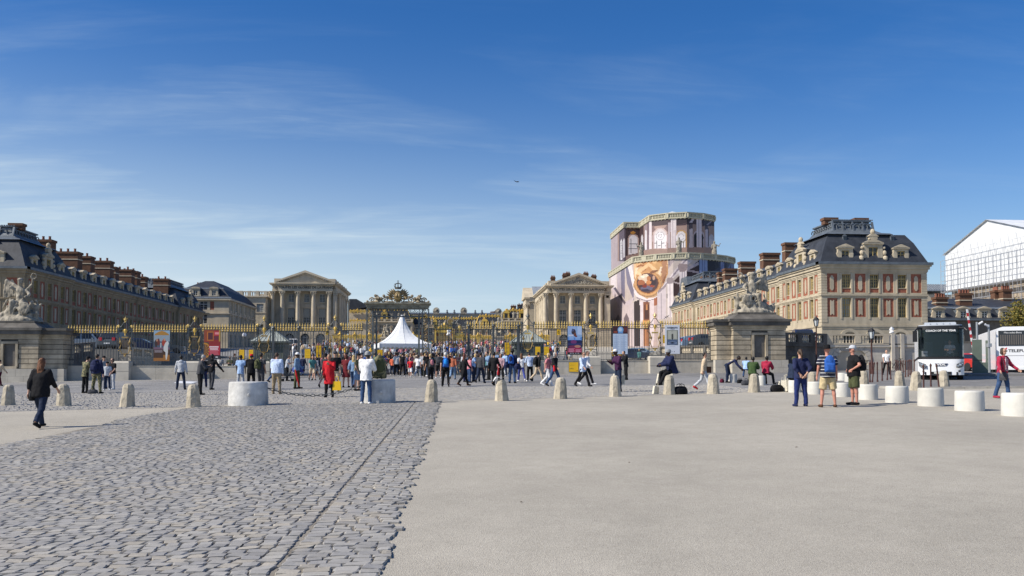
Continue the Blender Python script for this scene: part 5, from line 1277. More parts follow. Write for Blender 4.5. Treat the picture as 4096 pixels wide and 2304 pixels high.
# --- wrapped chapel
_Mi = np.array(_M.transposed())
def proj(P):
 q = (np.asarray(P) - np.array([0,0,EYE])) @ _Mi.T; u = q[...,0]/-q[...,2]*FOC; v = q[...,1]/-q[...,2]*FOC - SHY
 return 2048+4096*u,1152-4096*v
def c5(*pts): return [(2400+.4141*x,780+.4141*y) for x,y in pts]
def e5(x,y,rx,ry,**k): return ell(2400+.4141*x,780+.4141*y,rx*.4141,ry*.4141,**k)
def chapel():
 t = thing('wrapped_chapel','tall chapel wrapped in a printed sheet showing columns, arches and a painted vault','wrapped building',(53.5,200,0)); O = np.array([53.5,200,0])
 low = [(43.0,224),(42.7,193),(46.8,188.3),(50.2,186.0),(53.2,185.2),(56.6,185.8),(60.2,187.4),(63.6,189.6),(66.4,192.6),(66.4,224)]
 up = [(43.6,224),(43.4,206),(47.2,205.8),(47.5,196.6),(50.9,193.6),(55.1,192.0),(59.4,193.2),(62.8,195.8),(63.0,224)]
 W_ = (226,219,222); LB = (176,190,222)
 art = [ # printed picture, back to front
     (c5((90,560),(1320,500),(1320,1460),(90,1460)),(212,203,198)),
     (c5((105,760),(160,730),(160,1010),(105,880)),(232,226,228)),(c5((165,725),(200,705),(205,1120),(170,1100)),(196,188,196)),(c5((200,700),(240,690),(240,1010),(205,960)),(142,138,158)),(c5((245,690),(262,680),(330,900),(330,1030),(262,860)),(150,146,164)),
     (c5((262,668),(300,650),(345,880),(350,960),(320,900)),(238,233,235)),(c5((120,880),(230,1040),(330,985),(300,1060),(200,1090),(120,960)),(215,206,212)),(c5((130,900),(150,890),(250,1040),(235,1060)),(120,112,125)),
     (c5((322,622),(648,586),(668,640),(655,770),(605,880),(570,925),(480,985),(400,985),(345,940),(326,780)),(206,164,118)),(c5((600,600),(650,590),(662,650),(640,700),(610,660)),(232,208,170)),(c5((330,640),(345,635),(350,860),(338,860)),(236,216,184)),(c5((620,760),(648,740),(620,850),(598,850)),(160,118,82)),
     (c5((345,640),(470,600),(460,640),(380,690),(350,720)),(226,192,150)),(c5((480,600),(640,590),(630,650),(560,640)),(196,142,92)),(c5((600,640),(650,620),(640,760),(600,830),(585,760)),(190,150,120)),
     (e5(400,705,48,34),(176,128,86)),(e5(545,690,60,40),(214,178,130)),(e5(400,712,34,22),(215,185,150)),(c5((350,740),(470,650),(600,760),(585,790),(470,690),(360,775)),(232,205,165)),
     (e5(462,872,140,128),(206,176,140)),(e5(462,864,132,122),(176,146,112)),(e5(461,858,126,116),(216,178,132)),(e5(460,853,112,103),(196,150,100)),(e5(459,851,105,97),(136,96,70)),(e5(458,850,101,93),(104,82,84)),(e5(380,760,26,12,rot=.6),(236,214,180)),(e5(520,740,40,14,rot=-.3),(150,112,84)),(c5((335,760),(350,700),(372,700),(352,770)),(238,222,196)),(c5((560,760),(585,690),(600,690),(580,780)),(240,226,204)),(c5((400,620),(440,605),(450,650),(410,670)),(170,120,80)),(c5((500,625),(560,615),(550,655),(510,660)),(228,196,150)),
     (e5(425,810,58,36,rot=.3),(222,206,186)),(e5(400,850,36,30),(176,120,84)),(e5(480,880,54,30,rot=-.4),(170,110,70)),(e5(505,840,36,42),(72,56,66)),(e5(450,900,60,26),(120,116,140)),(e5(440,780,30,16),(238,226,206)),(e5(470,845,26,20),(205,150,100)),(e5(415,790,22,10),(244,236,220)),(e5(470,805,18,22),(190,140,100)),(e5(395,880,20,14),(90,60,60)),(e5(500,880,18,12),(160,80,60)),(e5(440,920,40,12),(70,64,90)),(e5(520,800,12,20),(200,170,150)),(e5(430,880,22,18),(140,60,44)),
     (c5((330,900),(372,960),(450,1000),(540,985),(590,930),(600,960),(545,1020),(450,1035),(365,1000),(325,940)),(236,228,230)),(c5((352,985),(450,1020),(560,995),(562,1003),(450,1030),(350,996)),(150,140,150)),
     (c5((585,905),(790,640),(850,580),(945,578),(930,600),(660,850),(600,930)),(228,221,224)),(c5((600,900),(800,650),(868,582),(880,584),(815,655),(612,905)),(168,160,170)),(c5((655,590),(760,580),(700,660),(655,720)),(186,176,180)),(c5((660,600),(680,600),(665,700)),(120,110,118)),
     (c5((700,840),(772,775),(772,1005),(735,1000),(705,960)),(88,64,62)),(c5((705,830),(770,850),(770,866),(705,846)),(196,186,188)),(c5((830,715),(962,630),(962,745),(835,880)),(80,62,66)),(c5((835,700),(965,640),(965,668),(840,735)),(206,198,204)),(c5((830,720),(965,740),(965,762),(835,735)),(186,176,182)),(c5((840,860),(965,745),(965,775),(850,880)),(188,178,186)),
     (c5((955,572),(1310,590),(1310,800),(955,800)),(62,68,98)),(c5((960,575),(1036,575),(1040,800),(962,800)),(158,176,212)),(c5((985,575),(990,575),(993,800),(986,800)),(104,118,160)),(c5((1010,575),(1014,575),(1017,800),(1011,800)),(110,124,166)),
     (c5((1040,580),(1130,590),(1150,700),(1040,760)),(44,44,66)),(c5((1165,590),(1198,592),(1202,800),(1168,800)),(136,152,192)),(c5((1140,780),(1190,640),(1202,645),(1160,800)),(120,134,176)),(c5((1265,600),(1292,604),(1292,800),(1268,800)),(120,140,186)),(c5((1215,760),(1262,650),(1268,660),(1226,790)),(110,126,170)),
     (c5((762,700),(836,692),(830,960),(770,960)),(236,230,232)),(c5((748,690),(765,662),(842,668),(846,700),(822,742),(770,740)),(170,158,160)),(c5((790,740),(796,740),(799,960),(792,960)),(186,180,188)),(c5((812,740),(818,740),(818,960),(812,960)),(180,174,184)),
     (c5((648,850),(706,850),(716,1180),(650,1180)),(238,232,233)),(c5((640,835),(655,795),(705,800),(714,835),(700,858),(655,856)),(166,156,160)),(c5((670,860),(676,860),(680,1180),(672,1180)),(190,182,190)),
     (c5((556,935),(640,870),(642,1200),(556,1200)),(222,214,218)),(c5((560,925),(640,860),(640,885),(562,950)),(170,160,166)),(c5((590,950),(598,945),(600,1200),(592,1200)),(180,172,180)),(c5((620,930),(626,925),(628,1200),(622,1200)),(182,174,182)),(c5((648,935),(654,935),(654,1000),(648,1000)),(80,76,86)),
     (c5((330,1030),(380,1010),(410,1120),(410,1460),(330,1460)),(70,52,54)),(c5((384,1030),(420,1030),(420,1460),(390,1460)),(228,220,222)),(c5((420,1030),(480,1035),(482,1460),(420,1460)),(150,104,76)),(c5((430,1060),(472,1060),(472,1200),(430,1200)),(96,62,50)),(c5((440,1070),(450,1050),(462,1070),(462,1110),(440,1110)),(200,150,100)),(c5((482,1020),(520,1010),(520,1460),(486,1460)),(226,216,218)),(c5((520,1000),(556,985),(556,1060),(520,1075)),(176,120,90)),(c5((520,1080),(556,1070),(556,1460),(520,1460)),(206,190,188)),
     (c5((415,1210),(485,1210),(485,1260),(415,1260)),(214,170,110)),(c5((425,1300),(470,1300),(470,1460),(425,1460)),(190,140,100)),(c5((620,1180),(670,1160),(670,1165),(620,1186)),(90,90,100)),(c5((620,1190),(670,1170),(670,1175),(620,1196)),(90,90,100)),
     (c5((110,1110),(330,1040),(330,1460),(110,1460)),(214,205,208)),(c5((150,1200),(175,1150),(200,1200),(200,1460),(150,1460)),(150,142,150)),(c5((230,1190),(255,1140),(280,1190),(280,1460),(230,1460)),(140,130,138)),
 ]
 artu = [
     (c5((170,180),(1130,150),(1130,640),(170,640)),(172,152,144)),
     (c5((185,290),(250,280),(250,640),(185,640)),(112,98,108)),(c5((196,450),(206,425),(216,450),(216,620),(198,630)),(225,225,228)),(c5((224,440),(233,415),(244,440),(244,600),(226,610)),(214,214,220)),(c5((248,280),(388,270),(388,560),(248,590)),(84,64,66)),(c5((255,300),(380,290),(380,330),(255,340)),(128,96,76)),
     (c5((270,420),(280,388),(322,378),(362,390),(374,420),(374,560),(270,580)),(200,180,172)),(e5(322,425,43,36),(232,232,236)),(c5((279,425),(365,425),(365,562),(279,575)),(234,234,238)),(e5(318,365,24,14),(196,150,70)),
     (c5((388,260),(420,240),(425,540),(388,560)),(92,74,80)),(c5((430,240),(450,230),(455,530),(430,535)),(170,158,168)),(c5((434,350),(442,335),(452,350),(452,528),(434,530)),(228,228,234)),(c5((398,400),(406,380),(416,400),(416,520),(398,530)),(206,206,212)),(c5((474,225),(496,220),(500,520),(474,525)),(232,226,230)),(c5((455,230),(474,225),(474,525),(458,528)),(140,126,136)),
     (c5((500,215),(1110,170),(1110,260),(900,285),(660,300),(500,300)),(92,76,84)),(c5((505,235),(650,215),(650,232),(505,255)),(168,152,158)),(c5((500,300),(660,290),(660,350),(500,360)),(150,128,128)),(c5((520,300),(640,290),(630,320),(530,330)),(190,168,160)),(c5((740,200),(870,190),(930,200),(830,270),(740,290)),(72,58,66)),(c5((865,262),(915,195),(930,195),(890,270)),(206,198,206)),(c5((985,190),(1110,200),(1110,300),(985,300)),(70,62,84)),(c5((1030,285),(1100,225),(1110,232),(1042,292)),(150,146,170)),
     (e5(582,388,72,72),(214,198,196)),(c5((508,388),(656,388),(652,520),(512,520)),(206,190,192)),(e5(582,388,58,58),(226,222,224)),(c5((525,388),(640,388),(640,515),(527,515)),(238,238,242)),(e5(582,395,40,40),(190,190,198)),(e5(582,395,34,34),(240,240,244)),(e5(582,395,18,18),(186,186,194)),(e5(582,395,13,13),(240,240,244)),
     (e5(786,395,54,58),(196,166,120)),(c5((738,395),(838,395),(838,505),(738,505)),(190,160,116)),(e5(784,398,44,48),(226,224,226)),(c5((740,400),(828,400),(828,505),(740,505)),(234,234,238)),(e5(784,405,30,30),(186,184,192)),(e5(784,405,24,24),(236,236,240)),
     (e5(955,400,56,60),(196,186,192)),(c5((900,400),(1008,400),(1008,505),(900,505)),(186,176,184)),(e5(952,405,46,48),(42,34,38)),(c5((906,405),(998,405),(998,505),(906,505)),(42,34,38)),(e5(1076,425,26,44),(190,190,200)),(c5((1050,430),(1102,430),(1102,505),(1050,505)),(206,206,214)),(c5((1040,320),(1050,320),(1050,505),(1040,505)),(86,80,98)),
     (c5((684,215),(736,212),(740,512),(684,512)),(238,232,234)),(c5((678,198),(742,194),(742,216),(678,220)),(200,190,194)),(c5((700,220),(705,220),(707,512),(702,512)),(196,188,194)),(c5((720,220),(724,220),(728,512),(723,512)),(190,182,190)),(c5((655,260),(682,255),(682,512),(658,512)),(206,196,200)),(c5((648,240),(684,232),(684,262),(650,268)),(120,104,108)),
     (c5((932,205),(980,205),(986,505),(932,505)),(226,220,228)),(c5((926,190),(986,190),(986,208),(926,210)),(180,172,182)),(c5((950,210),(954,210),(957,505),(952,505)),(182,176,188)),(c5((862,325),(892,322),(900,505),(862,505)),(216,206,210)),(c5((856,285),(894,282),(894,325),(858,328)),(110,98,106)),(c5((1016,330),(1042,330),(1046,505),(1018,505)),(200,194,208)),(c5((1012,300),(1044,300),(1044,332),(1014,334)),(96,90,106)),
 ]
 def lattice(L,x0,x1,y0,y1,nx,ny):
  for k in range(1,nx): x = x0+(x1-x0)*k/nx; L.append((c5((x-1.6,y0),(x+1.6,y0),(x+1.6,y1),(x-1.6,y1)),(112,112,122)))
  for k in range(1,ny): y = y0+(y1-y0)*k/ny; L.append((c5((x0,y-1.4),(x1,y-1.4),(x1,y+1.4),(x0,y+1.4)),(118,118,128)))
 lattice(artu,279,365,400,565,4,7); lattice(artu,526,640,440,514,5,3); lattice(artu,742,828,445,504,4,3); lattice(artu,200,215,440,610,2,7)
 def wall(poly,z0,z1,art,name,cell=.17):
  pts = [np.array(p) for p in poly]; V = []; F = []; base = 0; nz = int((z1-z0)/cell)
  for a,b in zip(pts,pts[1:]):
   n = max(2,int(np.linalg.norm(b-a)/cell)); s = np.linspace(0,1,n+1)[:,None]; xy = a+(b-a)*s; z = np.linspace(z0,z1,nz+1)
   g = np.concatenate([np.repeat(xy[:,None],nz+1,1),np.broadcast_to(z[None,:,None],(n+1,nz+1,1))],2); V.append(g.reshape(-1,3))
   ii,jj = np.meshgrid(np.arange(n),np.arange(nz),indexing='ij'); q = base+ii*(nz+1)+jj
   F.append(np.stack([q,q+nz+1,q+nz+2,q+1],-1).reshape(-1,4)); base += (n+1)*(nz+1)
  V = np.concatenate(V); F = np.concatenate(F); C = V[F].mean(1); px,py = proj(C); col = np.tile(np.array(srgb(190,180,184)),(len(F),1))
  for poly_,c in art: col[in_poly(px,py,poly_)] = srgb(*c)
  jit = np.array([1+.10*mnoise.noise((c[0]*.45,c[1]*.45,c[2]*.45))+.10*mnoise.noise((c[0]*1.6,c[1]*1.6,c[2]*1.6)) for c in C]); col = col**1.28*jit[:,None]*np.array((.84,.79,.76))
  me = bpy.data.meshes.new(name); me.from_pydata((V-O).tolist(),[],F.tolist()); me.materials.append(PRINT); set_print(me,np.clip(col,0,1)); return obj(name,me,t)
 ZL,ZU = 27.2,37.6
 wall(low,5,ZL,art,'printed_wrap'); wall(up,ZL,ZU,artu,'printed_wrap')
 FB = mat('printed_balustrade',(.46,.43,.32),.8,var=.08)
 def fascia(poly,z,h,name):
  m = MB(); bal = MB(); pts = [Vector((p[0]-O[0],p[1]-O[1],0)) for p in poly]; n = len(pts)
  cen = Vector((0,6,0)); outs = []
  for i,p in enumerate(pts):
   d1 = (pts[i]-pts[i-1]).normalized() if i else (pts[1]-pts[0]).normalized(); d2 = (pts[i+1]-pts[i]).normalized() if i < n-1 else d1
   n1 = Vector((d1.y,-d1.x,0)); n2 = Vector((d2.y,-d2.x,0)); nn = (n1+n2).normalized();
   if nn.dot(p-cen) < 0 and False: nn = -nn
   k = 1/max(.5,nn.dot(n1)); outs.append(nn*k)
  sg = 1 if outs[0].x < 0 else -1
  for za,zb,pr in ((0,.22,.24),(.22,.36,.16),(h-.24,h,.26),(.36,h-.24,.04)):
   for i in range(n-1):
    a,b = pts[i],pts[i+1]; oa,ob_ = outs[i]*sg*pr,outs[i+1]*sg*pr
    m.add([(a.x,a.y,z+za),(b.x,b.y,z+za),(b.x+ob_.x,b.y+ob_.y,z+za),(a.x+oa.x,a.y+oa.y,z+za),(a.x,a.y,z+zb),(b.x,b.y,z+zb),(b.x+ob_.x,b.y+ob_.y,z+zb),(a.x+oa.x,a.y+oa.y,z+zb)],[(0,3,2,1),(4,5,6,7),(0,1,5,4),(1,2,6,5),(2,3,7,6),(3,0,4,7)])
  for i in range(n-1):
   a,b = pts[i],pts[i+1]; L_ = (b-a).length; d = (b-a).normalized(); nn = (outs[i]*sg).normalized() if False else (Vector((d.y,-d.x,0))*sg)
   segs = max(1,round(L_/3.4))
   for k in range(segs+1):
    p = a+d*(L_*k/segs); m.cbox((p.x+nn.x*.12,p.y+nn.y*.12,z+h/2-.02),1.3 if 0 < k < segs else .8,.2,h-.5,rz=math.atan2(d.y,d.x))
   for k in range(segs):
    x0 = L_*k/segs+.75; x1 = L_*(k+1)/segs-.75; q = int((x1-x0)/.34)
    for r in range(q):
     p = a+d*(x0+(x1-x0)*(r+.5)/q); bal.lathe([(.07,.36),(.12,.52),(.06,h-.46),(.1,h-.24)],(p.x+nn.x*.13,p.y+nn.y*.13,z),6,cap=False)
  o = m.build(name,FB,t); bal.build('balusters',FB,o,kind='stuff')
  return o
 fascia(low,ZL,1.4,'balustrade_fascia'); fascia(up,ZU,1.4,'balustrade_fascia')
 dn = MB()
 for poly,z in ((low,ZL),(up,ZU)):
  for a,b in zip(poly,poly[1:]):
   L_ = math.dist(a,b); q = int(L_/.8)
   for r in range(q):
    f = (r+.5)/q; x,y = a[0]+(b[0]-a[0])*f-O[0],a[1]+(b[1]-a[1])*f-O[1]; d = Vector((b[0]-a[0],b[1]-a[1],0)).normalized(); nn = Vector((-d.y,d.x,0)); nn = nn if nn.y < 0 or nn.x*(x) > 0 and abs(nn.y) < .3 else -nn
    dn.cbox((x+nn.x*.08,y+nn.y*.08,z-.09),.3,.16,.14,rz=math.atan2(d.y,d.x))
 dn.build('dentils',FB,t,kind='stuff')
 m = MB(); c = [(p[0]-O[0],p[1]-O[1]) for p in up]; m.add([(x,y,ZU+.02) for x,y in c],[tuple(range(len(c)))]); c2 = [(p[0]-O[0],p[1]-O[1]) for p in low]; m.add([(x,y,ZL-.02) for x,y in c2],[tuple(range(len(c2)))])
 m.build('deck',STONE,t)
 m = MB(); px = 0.2; m.add([(-4.2,-3.5,ZU+1.3),(5.2,-3.5,ZU+1.3),(5.2,8,ZU+1.3),(-4.2,8,ZU+1.3),(.6,1,ZU+3.2)],[(0,1,4),(1,2,4),(2,3,4),(3,0,4)]); m.build('sheet_roof',SHEET,t)
 for (x,y),k in (((770,497),0),((1112,500),1),((405,530),2)):
  sx,sy = 2400+.4141*x,780+.4141*y; Y = {0: 186.2,1: 191,2: 193.6}[k]; p = pY(sx,sy,Y); o = obj('statue',SST[k],None,loc=(p.x,p.y+.6,28.61),scale=2.0)
  tag(o,('pale robed statue on the middle of the wrapped chapel balustrade','pale robed statue at the right end of the wrapped chapel balustrade','pale statue with an arm out at the left bend of the chapel balustrade')[k],'statue')
chapel()
# --- buildings on the far right
def sheeted_building():
 x0,ya,yb,ze,zr,zs = 88.5,119.9,144.9,22.8,26.9,16.4; t = thing('sheeted_building','large building under white sheeting and scaffold behind the coaches','building',(x0,132.4,0))
 m = MB(); m.prism([(ya-132.4,zs),(yb-132.4,zs),(yb-132.4,ze),(.4,zr),(ya-132.4,ze)],'x',0,30); m.build('white_sheeting',SHEET,t)
 m = MB(); m.add([(-.4,.4,zr+.05),(30,.4,zr+.05),(30,ya-132.4-.4,ze+.0),(-.4,ya-132.4-.4,ze+.0)],[(0,1,2,3)]); m.add([(-.4,.4,zr+.05),(30,.4,zr+.05),(30,yb-132.4+.3,ze+.0),(-.4,yb-132.4+.3,ze+.0)],[(0,1,2,3)]); m.build('sheet_roof',SHEET,t)
 MB().box(.8,29,ya-132.4+.5,yb-132.4-.5,0,zs).build('wall',mat('stained_wall',(.34,.28,.21),.9,var=.4,vscale=.5),t)
 pl = mat('scaffold_tube',(.45,.46,.48),.5,metal=.4)
 n = 13
 for k in range(n+1):
  y = ya-132.4+(yb-ya)*k/n; m = MB(); m.bar((-.9,y,3),(-.9,y,zs+5.2 if k else ze),.07); m.bar((-.25,y,3),(-.25,y,zs+5.0),.05); m.build('scaffold_standard',pl,t)
 for k in range(10):
  z = 5.0+k*1.85; m = MB(); m.bar((-.9,ya-132.4,z),(-.9,yb-132.4,z),.06); m.bar((-.9,ya-132.4,z+.9),(-.9,yb-132.4,z+.9),.035)
  if z < zs: m.box(-.85,-.1,ya-132.4,yb-132.4,z-.12,z-.04)
  m.build('scaffold_ledger',pl,t)
 for k in range(0,n):
  y = ya-132.4+(yb-ya)*k/n; m = MB()
  for q in range(5): m.bar((-.9,y,5+q*3.7),(-.9,y+.5*(yb-ya)/n,5+q*3.7+3.7),.04)
  m.build('scaffold_brace',pl,t)
sheeted_building()
def low_building():
 Y0 = 102; xl = XY(3700,Y0); t = thing('low_building','low slate-roofed building with brick chimneys behind the coaches','building',(xl,Y0,0)); W_ = 34; z = lambda py: ZY(py,Y0); ze,zb,zr = z(1272),z(1217),z(1180); D = 14
 wl = MB(); hol = []; nb = 9
 for k in range(nb): c = 2+k*3.6; hol.append((c-.6,c+.6,2.6,5.0,.3))
 facade(wl,(0,0,0),(1,0,0),(0,-1,0),W_,-.5,ze,hol,.3); wl.box(-.01,.3,.01,D,-.5,ze)
 for k in range(nb): put_window(t,('lb',),lambda: window_me(1.2,2.4,2,4,FRAME_W),(2+k*3.6,.2,2.6),0)
 for k in range(9): wl.box(-.03,W_,-.05,-.002,.3+k*.55,.3+k*.55+.06)
 wl.build('wall',mat('grey_render',(.15,.135,.115),.9,var=.3),t)
 rf = MB(); i,j = 1.3,6.2; a = [(-.4,-.4,ze),(W_,-.4,ze),(W_,D,ze),(-.4,D,ze)]; b = [(i,i,zb),(W_,i,zb),(W_,D-i,zb),(i,D-i,zb)]; c = [(j,D/2,zr+.6),(W_,D/2,zr+.6)]
 rf.add(a+b,[(0,1,5,4),(2,3,7,6),(3,0,4,7)]); rf.add(b+c,[(0,1,5,4),(2,3,4,5),(3,0,4)]); rf.build('roof',SLATE,t)
 MB().box(i-.05,W_,i-.1,i,zb-.08,zb+.1).build('roof_lead',LEAD_P,t); MB().box(-.5,W_,-.55,-.3,ze-.05,ze+.18).build('gutter',LEAD,t)
 for px in (3756,3855,3940,4024): put_dormer(t,(1.5,1.55,False,False),(XY(px,Y0)-xl,-.1,ze+.15),0,FRAME_W)
 for px0,px1,top,dy in ((3740,3786,1172,3),(3834,3884,1155,3),(3975,3998,1142,7),(4008,4043,1138,6),(4056,4086,1228,1)):
  x = XY((px0+px1)/2,Y0+dy)-xl; w = XY(px1,Y0+dy)-XY(px0,Y0+dy); chimney(t,x,dy,ze+.8,ZY(top,Y0+dy),w,.9,4)
low_building()
gh = thing('glazed_roof','long grey glazed roof between the brick palace wing and the white sheeting','building',(XY(3700,172),172,0)); _w = XY(3830,172)-XY(3700,172)
MB().box(0,_w,0,10,0,ZY(1166,172)).build('wall',STONE,gh); MB().prism([(-.3,ZY(1150,172)),(10,ZY(1150,172)),(7,ZY(1117,172)),(3,ZY(1117,172))],'x',0,_w).build('roof',LEAD,gh)
m = MB()
for k in range(14): m.bar((_w*k/13,-.35,ZY(1150,172)),(_w*k/13,3,ZY(1117,172)+.04),.12)
m.box(0,_w,-.4,-.1,ZY(1152,172),ZY(1146,172)); m.build('glazing_bar',LEAD_P,gh)
mb_ = balustraded_block('link_building','low slate-roofed link between the wrapped chapel and the right wing',2770,2990,166,1215,0,12,4,((8,2.0),))
MB().prism([(0,ZY(1215,166)-1.0),(12,ZY(1215,166)-1.0),(8,ZY(1090,166)),(4,ZY(1090,166))],'x',0,XY(2990,166)-XY(2770,166)-.3).build('roof',LEAD,mb_)
def autumn_tree():
 p = Vector((XY(4090,74),74,G(48,74))); t = thing('small_tree','small tree with yellowing leaves above the right-hand coach','tree',p)
 m = MB(); m.tube([(0,0,0),(.1,0,1.6),(0,.1,3.2),(.1,0,4.6)],[.16,.12,.09,.05],8)
 for a in range(6): m.tube([(0,0,2.2+a*.35),(.8*math.cos(a*1.9),.8*math.sin(a*1.9),3.4+a*.3)],[.06,.02],5)
 m.build('trunk',mat('bark',(.09,.065,.045),.9),t); rs = random.Random(5)
 for mi,(c,n) in enumerate((((.11,.105,.02),1700),((.20,.155,.025),1300))):
  m = MB()
  for k in range(n):
   a,b,r = rs.uniform(0,6.28),rs.uniform(-1,1),rs.random()**.4
   lump = 1+.28*math.sin(a*3+b*4); c0 = Vector((1.45*r*lump*math.cos(a)*math.sqrt(1-b*b),1.45*r*lump*math.sin(a)*math.sqrt(1-b*b),4.2+2.0*b*r*lump)); u = Vector((rs.gauss(0,1),rs.gauss(0,1),rs.gauss(0,.6))).normalized()*.11; v = u.cross(Vector((rs.gauss(0,1),rs.gauss(0,1),rs.gauss(0,1)))).normalized()*.07
   m.add([c0-u,c0+v,c0+u,c0-v],[(0,1,2,3)])
  m.build('crown',mat('leaves_%d' % mi if False else ('green_leaves','yellow_leaves')[mi],c,.7),t)
autumn_tree()
# --- stone piers with sculpture groups
def pier(name,label,X0,X1,wing_x,Yf,zb,wing_side,sc=1.0):
 """main block X0..X1 front at Yf; a set-back flank reaches to wing_x on wing_side (-1 left, +1 right)"""
 t = thing(name,label,'gate pier',((X0+X1)/2,Yf,zb)); cx = (X0+X1)/2; a,b = (X0-cx)/sc,(X1-cx)/sc; D = 2.8; w = (wing_x-cx)/sc; core = MB(); H1,H2 = 1.06,3.14
 core.box(a+.1,b-.1,.1,D,-.6,H2+.35)
 wa,wb = (w,a+.1) if wing_side < 0 else (b-.1,w)
 core.box(wa+(.1 if wing_side < 0 else 0),wb-(.1 if wing_side > 0 else 0),.56,D-.6,-.6,H2+.3)
 core.build('core',STONE_D,t)
 win = (-.40,.42,1.26,2.82)
 def course(x0,x1,y0,y1,z0,z1,n,holes=None,m=STONE_G,off=0):
  xs = [x0+(x1-x0)*k/n for k in range(n+1)]
  if off: xs = [x0]+[x0+(x1-x0)*(k+.5)/n for k in range(n)]+[x1]
  for p,q in zip(xs,xs[1:]):
   if holes and not (z1 <= holes[2] or z0 >= holes[3]):
    for r,s in ((p,min(q,holes[0]-.17)),(max(p,holes[1]+.17),q)):
     if s-r > .08: MB().box(r+.006,s-.006,y0,y1,z0,z1).build('stone_block',m,t)
   else: MB().box(p+.006,q-.006,y0,y1,z0,z1).build('stone_block',m,t)
 hc = (H2-H1)/6
 for k in range(6):
  z0,z1 = H1+hc*k+.022,H1+hc*(k+1)-.022
  course(a,b,0,.45,z0,z1,3,win,off=k % 2)
  course(wa,wb,.46,.86,z0,z1,1)
  for X in ((a,a+.3),(b-.3,b)):
   for y0,y1 in ((.45,1.6),(1.6,D)): MB().box(X[0],X[1],y0+.006,y1-.006,z0,z1).build('stone_block',STONE_G,t)
  X = (w,w+.3) if wing_side < 0 else (w-.3,w); MB().box(X[0],X[1],.866,D-.6,z0,z1).build('stone_block',STONE_G,t)
 for k in range(2):
  z0,z1 = H1/2*k+.004,H1/2*(k+1)-.004
  if k == 0: z0 -= .5
  course(a-.14,b+.14,-.14,.4,z0,z1,4,m=STONE_W,off=k); course(wa-.14 if wing_side < 0 else wa,wb if wing_side < 0 else wb+.14,.32,.8,z0,z1,1,m=STONE_W)
  for X in ((a-.14,a+.2),(b-.2,b+.14)):
   for y0,y1 in ((.4,D),): MB().box(X[0],X[1],y0+.005,y1-.005,z0,z1).build('stone_block',STONE_W,t)
 s = MB(); s.box(win[0]-.17,win[0],-.06,.2,win[2]-.1,win[3]+.16); s.box(win[1],win[1]+.17,-.06,.2,win[2]-.1,win[3]+.16); s.box(win[0],win[1],-.06,.2,win[3],win[3]+.16); s.box(win[0]-.14,win[1]+.14,-.12,.2,win[2]-.2,win[2]-.03); s.build('window_surround',STONE_G,t)
 g,f = window_me(win[1]-win[0],win[3]-win[2],4,4,mat('brown_frame',(.16,.12,.06),.7),gm=GLASS); o = obj('window',g,t,loc=(.01,.26,win[2])); obj('frame',f,o)
 gr = MB()
 for k in range(7): x = win[0]+(win[1]-win[0])*(k+.5)/7; gr.bar((x,.12,win[2]),(x,.12,win[3]),.02)
 gr.build('window_grille',IRON,o)
 for x0,x1,yf,yb in ((a,b,0,D),(wa,wb,.46,D-.6)):
  for z0,z1,p in ((H2,H2+.16,.03),(H2+.16,H2+.34,.10),(H2+.34,H2+.62,.26),(H2+.62,H2+.80,.34)):
   if x0 == wa and wing_side < 0: x1_ = x1-p; x0_ = x0-p
   elif x0 == wa: x0_ = x0+p; x1_ = x1+p
   else: x0_,x1_ = x0-p,x1+p
   MB().box(x0_,x1_,yf-p,yb+p,z0+.002,z1).build('cornice',STONE_D if z0 > H2+.2 else STONE_G,t)
 c = MB(); z = H2+.8; c.add([(a-.1,-.1,z),(b+.1,-.1,z),(b+.1,D+.1,z),(a-.1,D+.1,z),(a+.65,.55,z+.48),(b-.65,.55,z+.48),(b-.65,D-.3,z+.48),(a+.65,D-.3,z+.48)],[(0,1,5,4),(1,2,6,5),(2,3,7,6),(3,0,4,7),(4,5,6,7)]); c.box(a+.5,b-.5,.4,D-.25,z+.4,z+.52); c.build('stepped_cap',STONE_D,t)
 t.scale = (sc,)*3; return t,zb+(z+.52)*sc
pr,zpr = pier('gate_pier','weathered stone pier right of the fence with a barred window under a winged sculpture',22.97,27.30,21.75,67,1.56,-1,1.14)
pl_,zpl = pier('gate_pier','weathered stone pier at the left end of the fence below a winged sculpture',-35.3,-31.05,-29.45,67.4,.88,1,1.08)
def wing_prim(m,root,tip,down,n=7,w=.13):
 root = Vector(root); tip = Vector(tip); down = Vector(down)
 for k in range(n):
  f = k/(n-1); p = root+(tip-root)*f; q = p+down*(.45+.6*f); cap(m,p,q,w*1.1,w*.55,8)
 cap(m,root,tip,w*1.3,w,8)
def seated(m,c,s=1.0,face=1,arm=True):
 c = Vector(c); V = lambda x,y,z: c+Vector((x*s*face,y*s,z*s))
 loft(m,[(V(0,0,.0),.34*s,.30*s),(V(0,0,.35),.27*s,.22*s),(V(.04,0,.75),.28*s,.2*s),(V(.05,0,.95),.13*s,.12*s)]); cap(m,V(.05,0,.95),V(.07,-.03,1.12),.09*s,.13*s,8); m.sphere(V(.07,-.03,1.20),.15*s,9,6,sz=1.15)
 cap(m,V(-.12,-.1,.05),V(-.25,-.5,.05),.2*s,.15*s,8); cap(m,V(-.25,-.5,.05),V(-.2,-.5,-.5),.15*s,.1*s,8); cap(m,V(.16,-.1,.05),V(.28,-.52,.12),.2*s,.15*s,8); cap(m,V(.28,-.52,.12),V(.34,-.45,-.45),.15*s,.1*s,8)
 if arm: cap(m,V(-.26,0,.8),V(-.48,-.15,.55),.1*s,.09*s,8); cap(m,V(-.48,-.15,.55),V(-.4,-.42,.4),.085*s,.06*s,8); cap(m,V(.3,0,.8),V(.52,-.12,.95),.1*s,.085*s,8)
